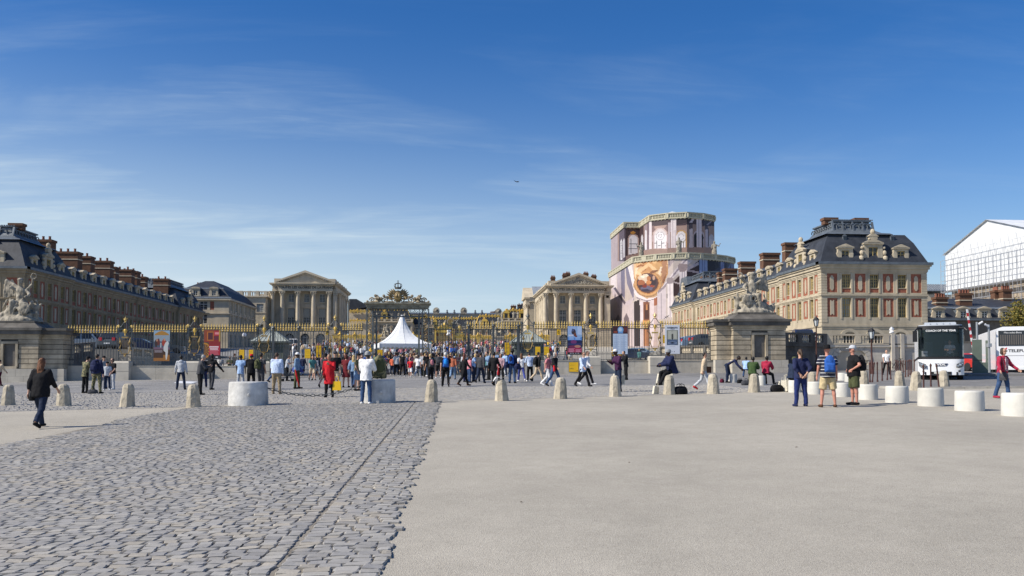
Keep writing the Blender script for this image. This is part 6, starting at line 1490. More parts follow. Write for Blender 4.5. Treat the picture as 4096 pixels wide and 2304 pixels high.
def sculpture(name,label,at_,z,mir):
 m = MB(); rs = random.Random(21 if mir > 0 else 8); X = lambda v: v*mir
 loft(m,[((0,0,0),1.45,1.0),((0,0,.18),1.35,.95),((0,.1,.45),.95,.7),((0,.1,.8),.7,.55)])
 seated(m,(0,0,1.05),1.22,mir)                                  # winged main figure
 h = Vector((X(.08),-.04,1.05+1.22*1.2)); m.lathe([(.2,-.02),(.24,.08),(.14,.16)],h+Vector((0,0,.1)),9)
 wing_prim(m,(X(.28),.2,2.15),(X(1.15),.35,2.62),(X(.16),.0,-1.0),7,.12)
 cap(m,(X(-.32),0,2.05),(X(-.72),-.1,2.35),.12,.1,8); cap(m,(X(-.72),-.1,2.35),(X(-.82),-.15,2.75 if mir < 0 else 2.45),.09,.07,8)
 m.tube([(X(-.84)+.17*math.cos(a),-.15,(2.9 if mir < 0 else 2.55)+.17*math.sin(a)) for a in [k*math.pi/5 for k in range(10)]],.06,6,closed=True)
 seated(m,(X(-1.0),-.1,.45),.72,-mir)                           # small figure beside
 cap(m,(X(.6),-.3,.5),(X(1.35),-.2,.28),.34,.26,9); m.sphere((X(1.45),-.25,.42),.22,8,6); cap(m,(X(1.1),-.35,.3),(X(1.3),-.55,.05),.13,.09,8); cap(m,(X(1.5),.1,.5),(X(1.75),.1,.75),.12,.08,8)   # crouching beast
 m.lathe([(.02,-.06),(.42,-.04),(.46,.05),(.05,.12)],(0,0,0),12); vs = m.v[-48:]; m.v[-48:] = [(X(-.55)+a*.8,-.75-c*.8,.85+b*.9) for a,b,c in vs]     # shield
 for k in range(26):      # drapery
  a = rs.uniform(-.9,.9); z0 = rs.uniform(.3,1.4); p = Vector((a,-.55+rs.uniform(-.15,.2)+abs(a)*.3,z0)); q = p+Vector((rs.uniform(-.5,.5),rs.uniform(-.15,.1),-rs.uniform(.25,.6))); cap(m,p,q,rs.uniform(.07,.13),.05,6)
 me = remesh(m,.048,1,.05,4.2,name); me.materials.append(STATUE); o = obj(name,me,None,loc=(at_[0],at_[1],z-.04),scale=(1.15,1.1,1.24)); tag(o,label,'sculpture'); return o
sculpture('sculpture_group','winged stone figure group on the right-hand gate pier',(25.1,68.7),zpr,1)
sculpture('sculpture_group','stone group with a raised wreath and a wing on the left gate pier',(-33.1,68.95),zpl,-1)
# --- iron railing
YF = 69.0; XP_L = [XY(q,YF) for q in (500,778,1056,1340)]; XP_R = [XY(q,YF) for q in (1838,2111,2363,2620)]; SPX = .205
PICK_W = MB().box(-.017,.017,-.017,.017,0,3.1).mesh('picket',IRON)          # rises from the wall
PICK_G = MB().box(-.017,.017,-.017,.017,0,4.0).mesh('picket',IRON)          # rises from the ground
SPIKE = MB().lathe([(.035,0),(.09,.02),(.075,.08),(.04,.10),(.052,.13),(.09,.20),(.05,.28),(.034,.33),(.066,.38),(.015,.60),(.003,.66)],n=6).mesh('spike',GOLD_S,smooth=True)
def rail_panel(x0,x1,label,wall=True,n=None,low=True):
 zb = G((x0+x1)/2,YF); t = thing('railing_panel',label,'railing',(x0,YF,zb),0,'bays of the gilded iron railing'); L_ = x1-x0; z0 = 1.08 if wall else .08; sl = (G(x1,YF)-G(x0,YF))/L_*0
 n = int(L_/SPX); top = 3.72
 for k in range(n):
  x = L_*(k+.5)/n; p = obj('picket',PICK_W if wall else PICK_G,t,loc=(x,0,z0),scale=(1,1,(top+.05-z0)/(3.1 if wall else 4.0)))
  s = obj('spike',SPIKE,p,loc=(0,0,(top+.0-z0)/((top+.05-z0)/(3.1 if wall else 4.0)))); s.scale = (1,1,(3.1 if wall else 4.0)/(top+.05-z0))
 r = MB(); r.box(0,L_,-.022,.022,z0+.05,z0+.10); r.box(0,L_,-.022,.022,z0+.50,z0+.545); r.box(0,L_,-.022,.022,top-.06,top); r.box(0,L_,-.022,.022,top+.30,top+.335); r.build('rail',IRON,t)
 d = MB()
 for k in range(n): x = L_*k/n; d.box(x-.012,x+.012,-.012,.012,z0+.05,z0+.62); d.lathe([(.01,.62),(.032,.66),(.004,.74)],(x,0,z0),5)
 o = d.build('dog_bars',IRON,t); o['kind'] = 'stuff'
 return t
def rail_pillar(x,label,wall=True,gold=True,pale=False):
 z = G(x,YF); t = thing('railing_pillar',label,'railing pillar',(x,YF,z),0,'lyre pillars of the iron railing'); z0 = 1.42 if wall else .1; w = .50
 fr = MB(); Gd = GOLD if gold else GOLD_D; st = IRON if not pale else IRON_G
 for sx in (-1,1):
  fr.box(sx*w-.035,sx*w+.035,-.035,.035,z0,4.1); fr.tube([(sx*(w-.06)+sx*-.16+.16*math.cos(a)*1.0,0,3.9+.16*math.sin(a)) for a in [i*.7 for i in range(10)]],.02,5); fr.tube([(sx*.26+.17*math.cos(a),0,z0+.26+.17*math.sin(a)) for a in [i*.7 for i in range(10)]],.022,5); fr.tube([(sx*.26+.09*math.cos(a),0,z0+.26+.09*math.sin(a)) for a in [i*.7 for i in range(10)]],.018,5)
  fr.tube([(sx*w,0,3.3),(sx*.62,0,3.45),(sx*.60,0,3.62),(sx*.5,0,3.6)],.02,5)
 fr.box(-w,w,-.03,.03,z0,z0+.07); fr.box(-w,w,-.03,.03,z0+.55,z0+.60); fr.box(-w,w,-.03,.03,3.95,4.0); fr.tube([(-w,0,4.05),(-.3,0,4.2),(-.12,0,4.5),(0,0,4.55),(.12,0,4.5),(.3,0,4.2),(w,0,4.05)],.03,5); fr.build('pillar_frame',st,t)
 ly = MB()     # lyre: strings, cup, yoke, horns
 for k in range(4): xx = (k-1.5)*.09; ly.bar((xx,0,z0+.62),(xx*1.5,0,3.28),.012)
 ly.box(-.26,.26,-.06,.06,3.28,3.40); ly.lathe([(.02,.40),(.10,.46),(.07,.54),(.20,.62),(.24,.66)],(0,0,z0),10,sy=.4)
 ly.build('lyre',GOLD_D if not (gold and x > 0) else GOLD_S,t)
 hn = MB()
 for sx in (-1,1): hn.tube([(sx*.24,0,z0+.64),(sx*.40,0,z0+1.1),(sx*.26,-.02,z0+1.5),(sx*.36,-.02,3.05),(sx*.42,0,3.35)],[.03,.045,.03,.05,.03],6); hn.sphere((sx*.36,-.03,2.95),.09,6,5,sz=1.6); hn.sphere((sx*.40,-.03,2.5),.06,6,5,sz=1.5); hn.sphere((sx*.47,-.0,2.3),.08,6,4,sz=.6)
 hn.build('lyre_horns',GOLD_D,t)
 mk = MB(); mk.lathe([(.02,3.44),(.05,3.5),(.04,3.62),(.09,3.72),(.12,3.84),(.10,3.94),(.05,4.0)],(0,-.02,0),9,sy=.6)
 for k in range(8): a = k*math.pi/4; mk.bar((.12*math.cos(a),-.05,3.86+.12*math.sin(a)),(.19*math.cos(a),-.05,3.86+.19*math.sin(a)),.03)
 mk.build('sun_mask',GOLD if not pale else GOLD_S,t)
 fn = MB(); fn.lathe([(.04,4.5),(.08,4.56),(.03,4.62),(.10,4.72),(.05,4.86),(.004,5.02)],(0,0,0),7)
 for sx in (-1,1): fn.tube([(0,0,4.62),(sx*.12,0,4.72),(sx*.15,0,4.82),(sx*.09,0,4.86)],.028,5); fn.sphere((sx*w,0,4.16),.08,6,5,sz=1.5); fn.tube([(sx*w-.1,0,4.22),(sx*w,0,4.32),(sx*w+.1,0,4.22)],.025,5)
 fn.build('fleur_finial',GOLD_S if not pale else IRON_G,t)
 return t
def plinth_wall(x0,x1,label,xs_blocks):
 t = thing('plinth_wall',label,'wall',(x0,YF,G((x0+x1)/2,YF)),0,'stone walls under the railing'); z_ = G((x0+x1)/2,YF)
 for xa in np.arange(x0,x1-.3,2.35):
  xb = min(xa+2.35,x1); zz = G((xa+xb)/2,YF)-z_
  for z0,z1,off in ((-.4,.50,0),(.508,1.02,0)): MB().box(xa-x0+.005,xb-x0-.005,-.28,.3,z0+zz*0,z1).build('stone_block',STONE_W,t)
 MB().box(0,x1-x0,-.31,.33,1.02,1.07).build('coping',STONE_W,t)
 for x in xs_blocks:
  b = MB(); b.box(x-x0-.64,x-x0+.64,-.95,.45,-.4,1.30); b.add([(x-x0-.64,-.95,1.30),(x-x0+.64,-.95,1.30),(x-x0+.64,.45,1.30),(x-x0-.64,.45,1.30),(x-x0-.58,-.85,1.42),(x-x0+.58,-.85,1.42),(x-x0+.58,.4,1.42),(x-x0-.58,.4,1.42)],[(0,1,5,4),(1,2,6,5),(2,3,7,6),(3,0,4,7),(4,5,6,7)]); b.build('pillar_base',STONE_W,t)
  MB().box(x-x0-.645,x-x0+.645,-.955,-.94,.62,.64).build('joint',STONE_D,t)
plinth_wall(XP_L[0]-4.6,XP_L[2]+.64,'low pale stone wall under the railing left of the gate',XP_L[:3])
plinth_wall(XP_R[1]-.64,XP_R[3]+5.3,'low pale stone wall under the railing right of the gate, yellow notice on it',XP_R[1:])
names = ['railing bay between the left pier and the first lyre pillar','railing bay with the rider poster, second from the left pier','railing bay with the red carriage poster, third from the left pier']
A_,B_ = XP_L,XP_R
rail_panel(A_[0]-4.4,A_[0]-.55,names[0]); rail_panel(A_[0]+.55,A_[1]-.55,names[1]); rail_panel(A_[1]+.55,A_[2]-.55,names[2])
rail_panel(A_[2]+.55,A_[3]-.55,'side gate of ground-length bars in front of the left hut',wall=False)
rail_panel(A_[3]+.55,-6.75,'short bay of tall bars with large gilded spikes left of the main gate',wall=False)
rail_panel(-1.15,B_[0]-.55,'short bay of tall bars just right of the main gate',wall=False)
rail_panel(B_[0]+.55,B_[1]-.55,'side gate of ground-length bars in front of the right hut',wall=False)
rail_panel(B_[1]+.55,B_[2]-.55,'railing bay with the blue and pink poster'); rail_panel(B_[2]+.55,B_[3]-.55,'railing bay with the price list poster'); rail_panel(B_[3]+.55,B_[3]+5.0,'railing bay with the white exhibition poster beside the right pier')
for x,l,k in zip(XP_L,('first lyre pillar from the left pier, before the parked cars','second lyre pillar from the left, between rider and carriage posters','third lyre pillar from the left, beside the left hut','lyre pillar between the left side gate and the main gate'),(1,1,1,0)): rail_pillar(x,l,wall=bool(k))
for x,l,k,pale in zip(XP_R,('lyre pillar with a scrolled foot just right of the main gate','lyre pillar standing in front of the right hut','gilded lyre pillar beside the blue and pink poster','gilded lyre pillar left of the white exhibition poster'),(0,1,1,1),(1,1,0,0)): rail_pillar(x,l,wall=bool(k),pale=bool(pale))
for x,l in ((XY(1093,YF),'dark iron gate post in front of the left hut'),(XY(1195,YF),'dark gate post right of the left hut'),(XY(1875,YF),'tall dark lamp-like gate post right of the main gate'),(XY(1973,YF),'slim gate post midway along the right side gate'),(XY(2073,YF),'gate post at the left edge of the right hut')):
 t = thing('gate_post',l,'gate post',(x,YF-.05,G(x,YF)),0,'plain iron gate posts'); MB().box(-.085,.085,-.085,.085,0,3.95).build('post',IRON,t); MB().lathe([(.12,3.9),(.14,3.98),(.10,4.05),(.02,4.14)],n=8).build('cap',IRON,t)
def scroll_pair(x,y,label):
 t = thing('scroll_buttress',label,'iron scroll',(x,y,G(x,y))); m = MB()
 for s in (-1,1): m.tube([(s*(.30-.05*0)+s*0+(.28-a*.022)*math.cos(a)*s,0,.62+(.28-a*.022)*math.sin(a)) for a in [i*.55 for i in range(20)]],.03,5)
 m.bar((0,0,0),(0,0,1.2),.06); m.box(-.4,.4,-.05,.05,1.15,1.24); m.box(-.62,.62,-.1,.1,0,.12); m.build('scrolls',IRON_G,t)
scroll_pair(XP_R[0],YF-.4,'pair of grey iron scrolls at the foot of the pillar right of the gate')
# --- main gate
def main_gate():
 Y0 = 68.3; zb = G(AX,Y0); t = thing('palace_gate','tall gilded iron gateway with a crowned crest over the crowd','gate',(AX,Y0,zb)); hw = 2.2; z0 = 0; K = .68
 zt = ZY(1238,Y0)-zb; ze = ZY(1217,Y0)-zb
 for sx in (-1,1):
  f = MB(); f.box(sx*hw-.28*1,sx*hw-.20,-.3,-.22,0,zt); f.box(sx*hw+.20,sx*hw+.28,-.3,-.22,0,zt); f.box(sx*hw-.28,sx*hw-.20,.22,.3,0,zt); f.box(sx*hw+.20,sx*hw+.28,.22,.3,0,zt); f.box(sx*hw-.28,sx*hw+.28,-.3,.3,0,.5); f.box(sx*(hw-.52)-.07,sx*(hw-.52)+.07,-.12,.12,0,zt-.45)
  f.build('gate_post',IRON_G,t)
  o = MB()
  for k in range(11):
   zc = .85+k*.44; o.tube([(sx*hw+.15*math.cos(a),-.26,zc+.19*math.sin(a)) for a in [i*math.pi/4 for i in range(8)]],.026,5,closed=True); o.sphere((sx*hw,-.26,zc+.21),.05,6,4); o.lathe([(.02,-.05),(.06,0),(.02,.05)],(sx*hw,-.26,zc),6)
  o.build('openwork',GOLD_D,t)
 ln = MB(); ln.box(-hw,hw,-.08,.08,zt-.66,zt-.56); ln.box(-hw,hw,-.08,.08,zt-.06,zt); ln.build('lintel',IRON_G,t)
 fz = MB()
 for k in range(11):
  x = -hw+.35+(2*hw-.7)*k/10; fz.tube([(x+.13*math.cos(a),0,zt-.31+.17*math.sin(a)) for a in [i*math.pi/4 for i in range(8)]],.022,5,closed=True); fz.bar((x+.22,0,zt-.56),(x+.22,0,zt-.06),.03); fz.sphere((x,0,zt-.31),.06,6,4); fz.tube([(x+.22-.1,0,zt-.2),(x+.22,0,zt-.1),(x+.32,0,zt-.2)],.02,4)
 fz.build('frieze_openwork',IRON_G,t)
 en = MB(); en.box(-hw-.22,hw+.22,-.42,.42,zt,zt+.14); en.box(-hw-.28,hw+.28,-.5,.5,zt+.14,zt+.24); en.add([(-hw-.28,-.5,zt+.24),(hw+.28,-.5,zt+.24),(hw+.28,.5,zt+.24),(-hw-.28,.5,zt+.24),(-hw-.42,-.72,ze-.06),(hw+.42,-.72,ze-.06),(hw+.42,.72,ze-.06),(-hw-.42,.72,ze-.06)],[(0,1,5,4),(1,2,6,5),(2,3,7,6),(3,0,4,7),(0,1,2,3),(4,5,6,7)]); en.box(-hw-.42,hw+.42,-.72,.72,ze-.06,ze+.03); en.build('entablature',mat('verdigris_lead',(.24,.235,.185),.7,var=.5,vscale=3),t)
 CR = mat('crest_bronze',(.27,.20,.10),.55,metal=.35,var=.6,vscale=7); P = lambda x,y: ((x-735)/1811*350/3407*Y0/K,(505-y)/1811*350/3407*Y0/K+ze)
 def shrink(o): o.scale = (K,)*3; o.location.z = ze*(1-K)
 c = MB()      # cartouche
 cx,cz = P(735,360); c.lathe([(.02,-.30),(.34,-.26),(.48,-.12),(.52,.05),(.3,.2)],(0,0,0),18); c.v = [(x*.92,z*1.0,y*1.12) for x,y,z in c.v]; n0 = len(c.v); c.v = [(x,y,z+cz) for x,y,z in c.v]
 for k in range(16): a = k*math.pi/8; c.sphere((.54*math.cos(a),-.02,cz+.64*math.sin(a)),.11,6,5)
 c.sphere((-.12,-.22,cz+.08),.2,8,6,sz=1.2); c.sphere((.16,-.22,cz+.08),.2,8,6,sz=1.2); shrink(c.build('cartouche',CR,t))
 MB().lathe([(.02,-.07),(.34,-.05),(.40,0),(.02,.05)],(0,0,0),16).build('shield',GOLD_D,t,loc=(0,-.18,ze+(cz+.02-ze)*K),rot=(R(90),0,0),scale=K)
 cr = MB(); z1 = P(735,205)[1]; cr.lathe([(.36,0),(.40,.06),(.36,.12),(.40,.2)],(0,0,z1),14)
 for k in range(8):
  a = k*math.pi/4; cr.tube([(.38*math.cos(a),.38*math.sin(a),z1+.2),(.46*math.cos(a),.46*math.sin(a),z1+.38),(.40*math.cos(a),.40*math.sin(a),z1+.58),(.16*math.cos(a),.16*math.sin(a),z1+.66),(0,0,z1+.63)],.035,5); cr.sphere((.40*math.cos(a),.40*math.sin(a),z1+.24),.06,5,4)
 cr.sphere((0,0,z1+.72),.09,8,6); cr.box(-.025,.025,-.025,.025,z1+.78,z1+1.06); cr.box(-.10,.10,-.025,.025,z1+.90,z1+.95); shrink(cr.build('crown',mat('crown_iron',(.10,.10,.09),.5,metal=.4,var=.4,vscale=8),t))
 lv = MB()     # laurel / palm branches
 for s in (-1,1):
  for k in range(7):
   f = k/6; a = R(-18+f*80); r0 = .62; b = Vector((s*r0*math.cos(a),0,cz-.15+r0*math.sin(a))); tip = b+Vector((s*(.80-.42*f),random.uniform(-.1,.1),.18+.50*f))*(.8+.35*math.sin(f*3.1)); cap(lv,b,(b+tip)/2,.06,.135,6); cap(lv,(b+tip)/2,tip,.135,.02,6)
   q = b+Vector((s*.2,0,.05)); cap(lv,q,q+Vector((s*.34,.06,-.04+.26*f)),.09,.02,5)
  lv.tube([(s*x,0,z) for x,z in ((.1,cz-.95),(.5,cz-.75),(.78,cz-.35),(.95,cz+.05))],[.09,.08,.06,.03],6)
 shrink(lv.build('leaf_sprays',CR,t))
 sc = MB()
 for s in (-1,1):
  for cx_,r in ((1.0,.24),(1.38,.2),(2.05,.22)):
   sc.tube([(s*(cx_+(r-a*.022)*math.cos(a)),0,ze+.28+(r-a*.022)*math.sin(a)) for a in [i*.6 for i in range(16)]],.06,6)
  sc.tube([(s*.25,0,ze+.1),(s*.7,0,ze+.14),(s*1.1,0,ze+.05),(s*1.5,0,ze+.4),(s*1.9,0,ze+.12),(s*2.4,0,ze+.08)],.075,6)
  for k in range(5): sc.sphere((s*(.9+k*.22),-.03,ze+.5+.12*math.sin(k*2)),.12,6,5)
  sc.sphere((s*2.42,0,ze+.16),.10,8,6)
  x = s*1.62; sc.lathe([(.10,.0),(.22,.08),(.13,.2),(.24,.34),(.21,.42),(.08,.52),(.03,.64)],(x,0,ze+.05),9)
  for k in range(6): a = k*math.pi/3; sc.sphere((x+.2*math.cos(a),.2*math.sin(a),ze+.40),.08,5,4)
 sc.build('crest_scrolls',mat('crest_stone',(.30,.25,.17),.6,metal=.15,var=.55,vscale=6),t)
main_gate()
# --- tent, huts, gilded inner railing
def tent():
 c = Vector((XY(1608,79.5),79.5,0)); zb = G(c.x,c.y); t = thing('pagoda_tent','white peaked pagoda tent just inside the gate','tent',(c.x,c.y,zb),R(11)); a = 2.35; ze = ZY(1375,77)-zb; zp = ZY(1262,79.5)-zb
 m = MB(); n = 16; lev = [(1.0,0),(.86,.055),(.70,.14),(.55,.245),(.42,.36),(.30,.50),(.20,.65),(.125,.80),(.075,.93),(.055,1.0)]
 ring = []
 for k in range(n):
  q = k*4/n; s = int(q); f = q-s; cs = [(-1,-1),(1,-1),(1,1),(-1,1)]; p0,p1 = cs[s % 4],cs[(s+1) % 4]; ring.append((p0[0]+(p1[0]-p0[0])*f,p0[1]+(p1[1]-p0[1])*f))
 vs = []; fs = []
 for r,h in lev:
  for x,y in ring:
   rr = math.hypot(x,y); k = (1/rr)**(1-r if r < .9 else 0.0); vs.append((x*a*r*k,y*a*r*k,ze+(zp-ze)*h - .05*(1-max(abs(x),abs(y)))*0))
 for i in range(len(lev)-1):
  for k in range(n): fs.append((i*n+k,i*n+(k+1) % n,(i+1)*n+(k+1) % n,(i+1)*n+k))
 fs.append(tuple((len(lev)-1)*n+k for k in range(n))); m.add(vs,fs); me = m.mesh('canopy',CANVAS); obj('canopy',me,t)
 for k in range(0,n,2): MB().tube([Vector(vs[i*n+k])*1.003 for i in range(len(lev))],.014,4).build('seam',mat('canvas_seam',(.52,.53,.54),.7),t)
 v = MB()
 for i in range(4):
  p0,p1 = Vector((*[(-1,-1),(1,-1),(1,1),(-1,1)][i],0))*a,Vector((*[(-1,-1),(1,-1),(1,1),(-1,1)][(i+1) % 4],0))*a; q = 12
  for k in range(q):
   A,B = p0+(p1-p0)*k/q,p0+(p1-p0)*(k+1)/q; C = (A+B)/2; v.add([(A.x,A.y,ze),(B.x,B.y,ze),(B.x,B.y,ze-.30),(C.x,C.y,ze-.42),(A.x,A.y,ze-.30)],[(0,1,2,3,4)])
 v.build('valance',CANVAS,t)
 for x,y in ((-1,-1),(1,-1),(1,1),(-1,1)): MB().lathe([(.045,0),(.045,ze)],(x*a*.985,y*a*.985,0),8).build('leg',mat('alloy',(.45,.46,.47),.4,metal=.6),t)
 MB().lathe([(.02,0),(.02,.3)],(0,0,zp),6).build('peak_pin',IRON_G,t)
tent()
def hut(px,label,Y0):
 x = XY(px,Y0); zb = G(x,Y0); t = thing('guard_hut',label,'hut',(x,Y0,zb),0,'grey-green guard huts'); w = 1.22; ze = ZY(1370,Y0)-zb; zp = ZY(1320,Y0)-zb
 b = MB(); b.box(-w,w,-w,w,0,ze-.5); b.build('body',HUT,t)
 for k in range(14):
  xx = -w+2*w*(k+.5)/14; MB().box(xx-.075,xx+.075,-w-.03,-w-.002,.1,ze-.55).build('board',HUT,t)
 for k in range(14):
  yy = -w+2*w*(k+.5)/14
 c = MB(); c.box(-w-.1,w+.1,-w-.1,w+.1,ze-.5,ze-.40); c.box(-w-.05,w+.05,-w-.05,w+.05,ze-.40,ze-.12); c.box(-w-.28,w+.28,-w-.28,w+.28,ze-.12,ze); c.build('cornice',HUT,t)
 d = MB()
 for k in range(8): xx = -w+2*w*(k+.5)/8; d.tube([(xx+.11*math.cos(a),-w-.07,ze-.27+.10*math.sin(a)) for a in [math.pi+i*math.pi/4 for i in range(5)]],.02,4); d.lathe([(.03,-.03),(.03,.03)],(xx,-w-.07,ze-.25),6)
 d.build('scallops',HUT_R,t)
 r = MB(); e = w+.3; r.add([(-e,-e,ze),(e,-e,ze),(e,e,ze),(-e,e,ze),(-.12,-.12,zp),(.12,-.12,zp),(.12,.12,zp),(-.12,.12,zp)],[(0,1,5,4),(1,2,6,5),(2,3,7,6),(3,0,4,7),(4,5,6,7)]); ro = r.build('roof',HUT_R,t)
 s = MB()
 for k in range(9):
  f = -1+2*k/8; s.bar((f*e,-e,ze+.02),(f*.12,-.12,zp+.02),.035)
  s.bar((e,f*e,ze+.02),(.12,f*.12,zp+.02),.035); s.bar((-e,f*e,ze+.02),(-.12,f*.12,zp+.02),.035)
 s.build('roof_seam',HUT_R,ro); MB().lathe([(.10,zp-.02),(.07,zp+.1),(.09,zp+.16),(.01,zp+.3)],n=8).build('finial',HUT_R,t)
hut(1087,'grey-green guard hut with a pyramid roof behind the left side gate',73.2); hut(2111,'grey-green guard hut with a pyramid roof behind the right side gate',74.0)
def gilded_railing():
 Y0 = 199; z0 = G(0,Y0)
 for xa,xb,l in ((-26.4,-6.2,'low gilded railing across the court, left of its gilded gate'),(1.6,24.0,'low gilded railing across the court, right of its gilded gate')):
  t = thing('gilded_railing',l,'railing',(xa,Y0,z0),0,'gilded railing across the inner court'); L_ = xb-xa; m = MB(); n = int(L_/.3)
  for k in range(n): x = L_*(k+.5)/n; m.box(x-.035,x+.035,-.035,.035,0,1.95)
  o = m.build('gilded_bars',GOLD_S,t); r = MB(); r.box(0,L_,-.06,.06,.1,.2); r.box(0,L_,-.08,.08,1.95,2.3); r.box(0,L_,-.06,.06,1.6,1.68); gold_crest(r,(0,0,0),(L_,0,0),2.35,.45,.5); r.build('gilded_rail',GOLD,t)
  for k in range(6):
   x = L_*(k+.5)/6; p = MB(); p.box(x-.22,x+.22,-.2,.2,0,2.5); p.sphere((x,-.1,2.8),.34,8,5); p.sphere((x-.3,-.1,2.55),.22,6,4); p.sphere((x+.3,-.1,2.55),.22,6,4); p.sphere((x,-.1,3.2),.16,6,5,sz=1.6); p.build('gilded_pillar',GOLD,t)
 t = thing('gilded_gate','gilded gate with a curved top in the middle of the inner railing','gate',(XY(1777,Y0-.5),Y0-.5,z0)); m = MB(); h = ZY(1310,Y0)-z0
 for sx in (-1,1): m.box(sx*2.1-.2,sx*2.1+.2,-.2,.2,0,h*.8); m.sphere((sx*2.1,0,h*.86),.3,8,5)
 for k in range(15): x = -1.9+3.8*k/14; m.box(x-.03,x+.03,-.03,.03,0,h*.78)
 m.box(-2.1,2.1,-.08,.08,h*.72,h*.80)
 for k in range(9): a = math.pi*k/8; m.sphere((1.5*math.cos(a),-.05,h*.82+1.1*math.sin(a)),.28,7,5)
 m.box(-1.3,1.3,-.06,.06,h*.8,h*1.0); m.lathe([(.3,0),(.42,.2),(.2,.5),(.06,.8)],(0,0,h*1.05),8); m.build('gilded_gate_leaf',GOLD,t)
gilded_railing()
def seated_statue(px,base,top,Y0,label):
 x = XY(px,Y0); zb = ZY(base,Y0); t = obj('pedestal',MB().box(-1.2,1.2,-1,1,-5,0).box(-1.4,1.4,-1.2,1.2,-.3,-.05).mesh('pedestal',STONE),None,loc=(x,Y0,zb)); tag(t,label.replace('statue','pedestal').replace('stone','square stone')+' (base)' if False else 'stone pedestal under the '+label,'pedestal')
 s = (ZY(top,Y0)-zb)/2.75; m = MB(); loft(m,[((0,0,0),.9,.7),((0,0,.5),.7,.5)]); seated(m,(0,0,.9),1.25,1); seated(m,(-.7,-.1,.35),.7,-1); seated(m,(.75,-.1,.4),.65,1); me = remesh(m,.07,1,.06,3.5,'statue'); me.materials.append(STATUE); o = obj('statue',me,None,loc=(x,Y0,zb),scale=s); tag(o,label,'statue')
seated_statue(1546,1350,1296,196,'seated stone statue left of the tent peak')
seated_statue(1992,1345,1265,196,'tall stone statue group before the right range of the inner court')
yh = thing('yellow_hoarding','yellow hoarding at the foot of the right pavilion','hoarding',(XY(2150,203.5),203.5,G(0,203))); MB().box(0,XY(2198,203.5)-XY(2150,203.5),0,.2,-.5,2.9).build('panel',YEL_C,yh)
# --- retaining walls and balustrades of the terraces
def rwall(name,label,a,b,top,arch=None,m=STONE_W,grp='terrace walls'):
 a = Vector((a[0],a[1],0)); b = Vector((b[0],b[1],0)); d = b-a; L_ = d.length; rz = math.atan2(d.y,d.x); zb = min(G(a.x,a.y),G(b.x,b.y))-.3
 t = thing(name,label,'wall',(a.x,a.y,zb),rz,grp); h = top-zb; n = max(1,round(h/.42)); k = 0
 MB().box(0,L_,.10 if arch else .18,.6,0,h).build('core',STONE if arch else STONE_D,t)
 for r in range(n):
  x = 0; z0,z1 = h*r/n,h*(r+1)/n; first = r % 2
  while x < L_-.05:
   w = 1.25 if not first else .62; first = 0; x2 = min(L_,x+w)
   if L_-x2 < .3: x2 = L_
   if not (arch and arch[0] < (x+x2)/2 < arch[1] and (z1 < arch[2] or ((x+x2)/2-(arch[0]+arch[1])/2)**2/((arch[1]-arch[0])/2)**2+(z1-arch[2])**2/arch[3]**2 < 1)):
    MB().box(x+.004,x2-.004,0,.19,z0+.004,z1-.004).build('stone_block',m,t)
   x = x2
 MB().box(-.05,L_+.05,-.14,.62,h-.06,h+.14).build('coping',m,t)
 if arch:
  c,rx,rz_ = (arch[0]+arch[1])/2,(arch[1]-arch[0])/2,arch[3];
  for k in range(11):
   t0,t1 = math.pi*(k+.04)/11,math.pi*(k+.96)/11; p = lambda t_,q: (c+(rx+q)*math.cos(t_),arch[2]+(rz_+q)*math.sin(t_)); MB().prism([p(t0,-.02),p(t0,.42),p(t1,.42),p(t1,-.02)],'y',-.05,.19).build('voussoir',m,t)
 return t
PA,PB,PC = (27.7,68.6),(XY(3304,71.2),71.2),(XY(3668,71.2),71.2)
rwall('terrace_wall','dark retaining wall running back from the right pier, in shade',PA,PB,4.0,m=STONE_D)  # the shade on this wall is partly put into its dark stone colour
rwall('terrace_wall','sunlit stone retaining wall with a blind arch below the right wing',PB,PC,4.0,arch=(.9,3.7,1.2,1.05))
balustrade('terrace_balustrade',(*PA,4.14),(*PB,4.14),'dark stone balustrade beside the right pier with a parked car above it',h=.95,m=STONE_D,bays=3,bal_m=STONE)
balustrade('terrace_balustrade',(*PB,4.14),(PC[0]-2.6,PC[1],4.14),'stone balustrade on the sunlit terrace wall below the right wing',h=.95,m=STONE,bays=2)
wp = thing('wall_pilaster','stone pilasters with pale drip stains at the end of the terrace wall','wall',(PC[0]-2.5,PC[1]-.1,1.5)); m = MB()
for x in (.1,.95): m.box(x,x+.3,-.12,.1,0,3.6)
m.box(-.1,2.6,-.05,.2,2.75,3.55); m.build('pilaster',STONE_W,wp)
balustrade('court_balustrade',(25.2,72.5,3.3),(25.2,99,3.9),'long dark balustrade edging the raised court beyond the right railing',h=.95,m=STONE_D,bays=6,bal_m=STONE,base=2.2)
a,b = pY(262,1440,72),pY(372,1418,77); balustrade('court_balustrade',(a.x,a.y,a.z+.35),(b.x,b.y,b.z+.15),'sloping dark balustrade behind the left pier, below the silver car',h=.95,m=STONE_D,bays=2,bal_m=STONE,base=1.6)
a,b = pY(520,1420,81),pY(640,1438,90); balustrade('court_balustrade',(a.x,a.y,3.15),(b.x,b.y,3.15),'pale balustrade between the first lyre pillar and the rider poster',h=.95,m=STONE,bays=3,base=1.6)
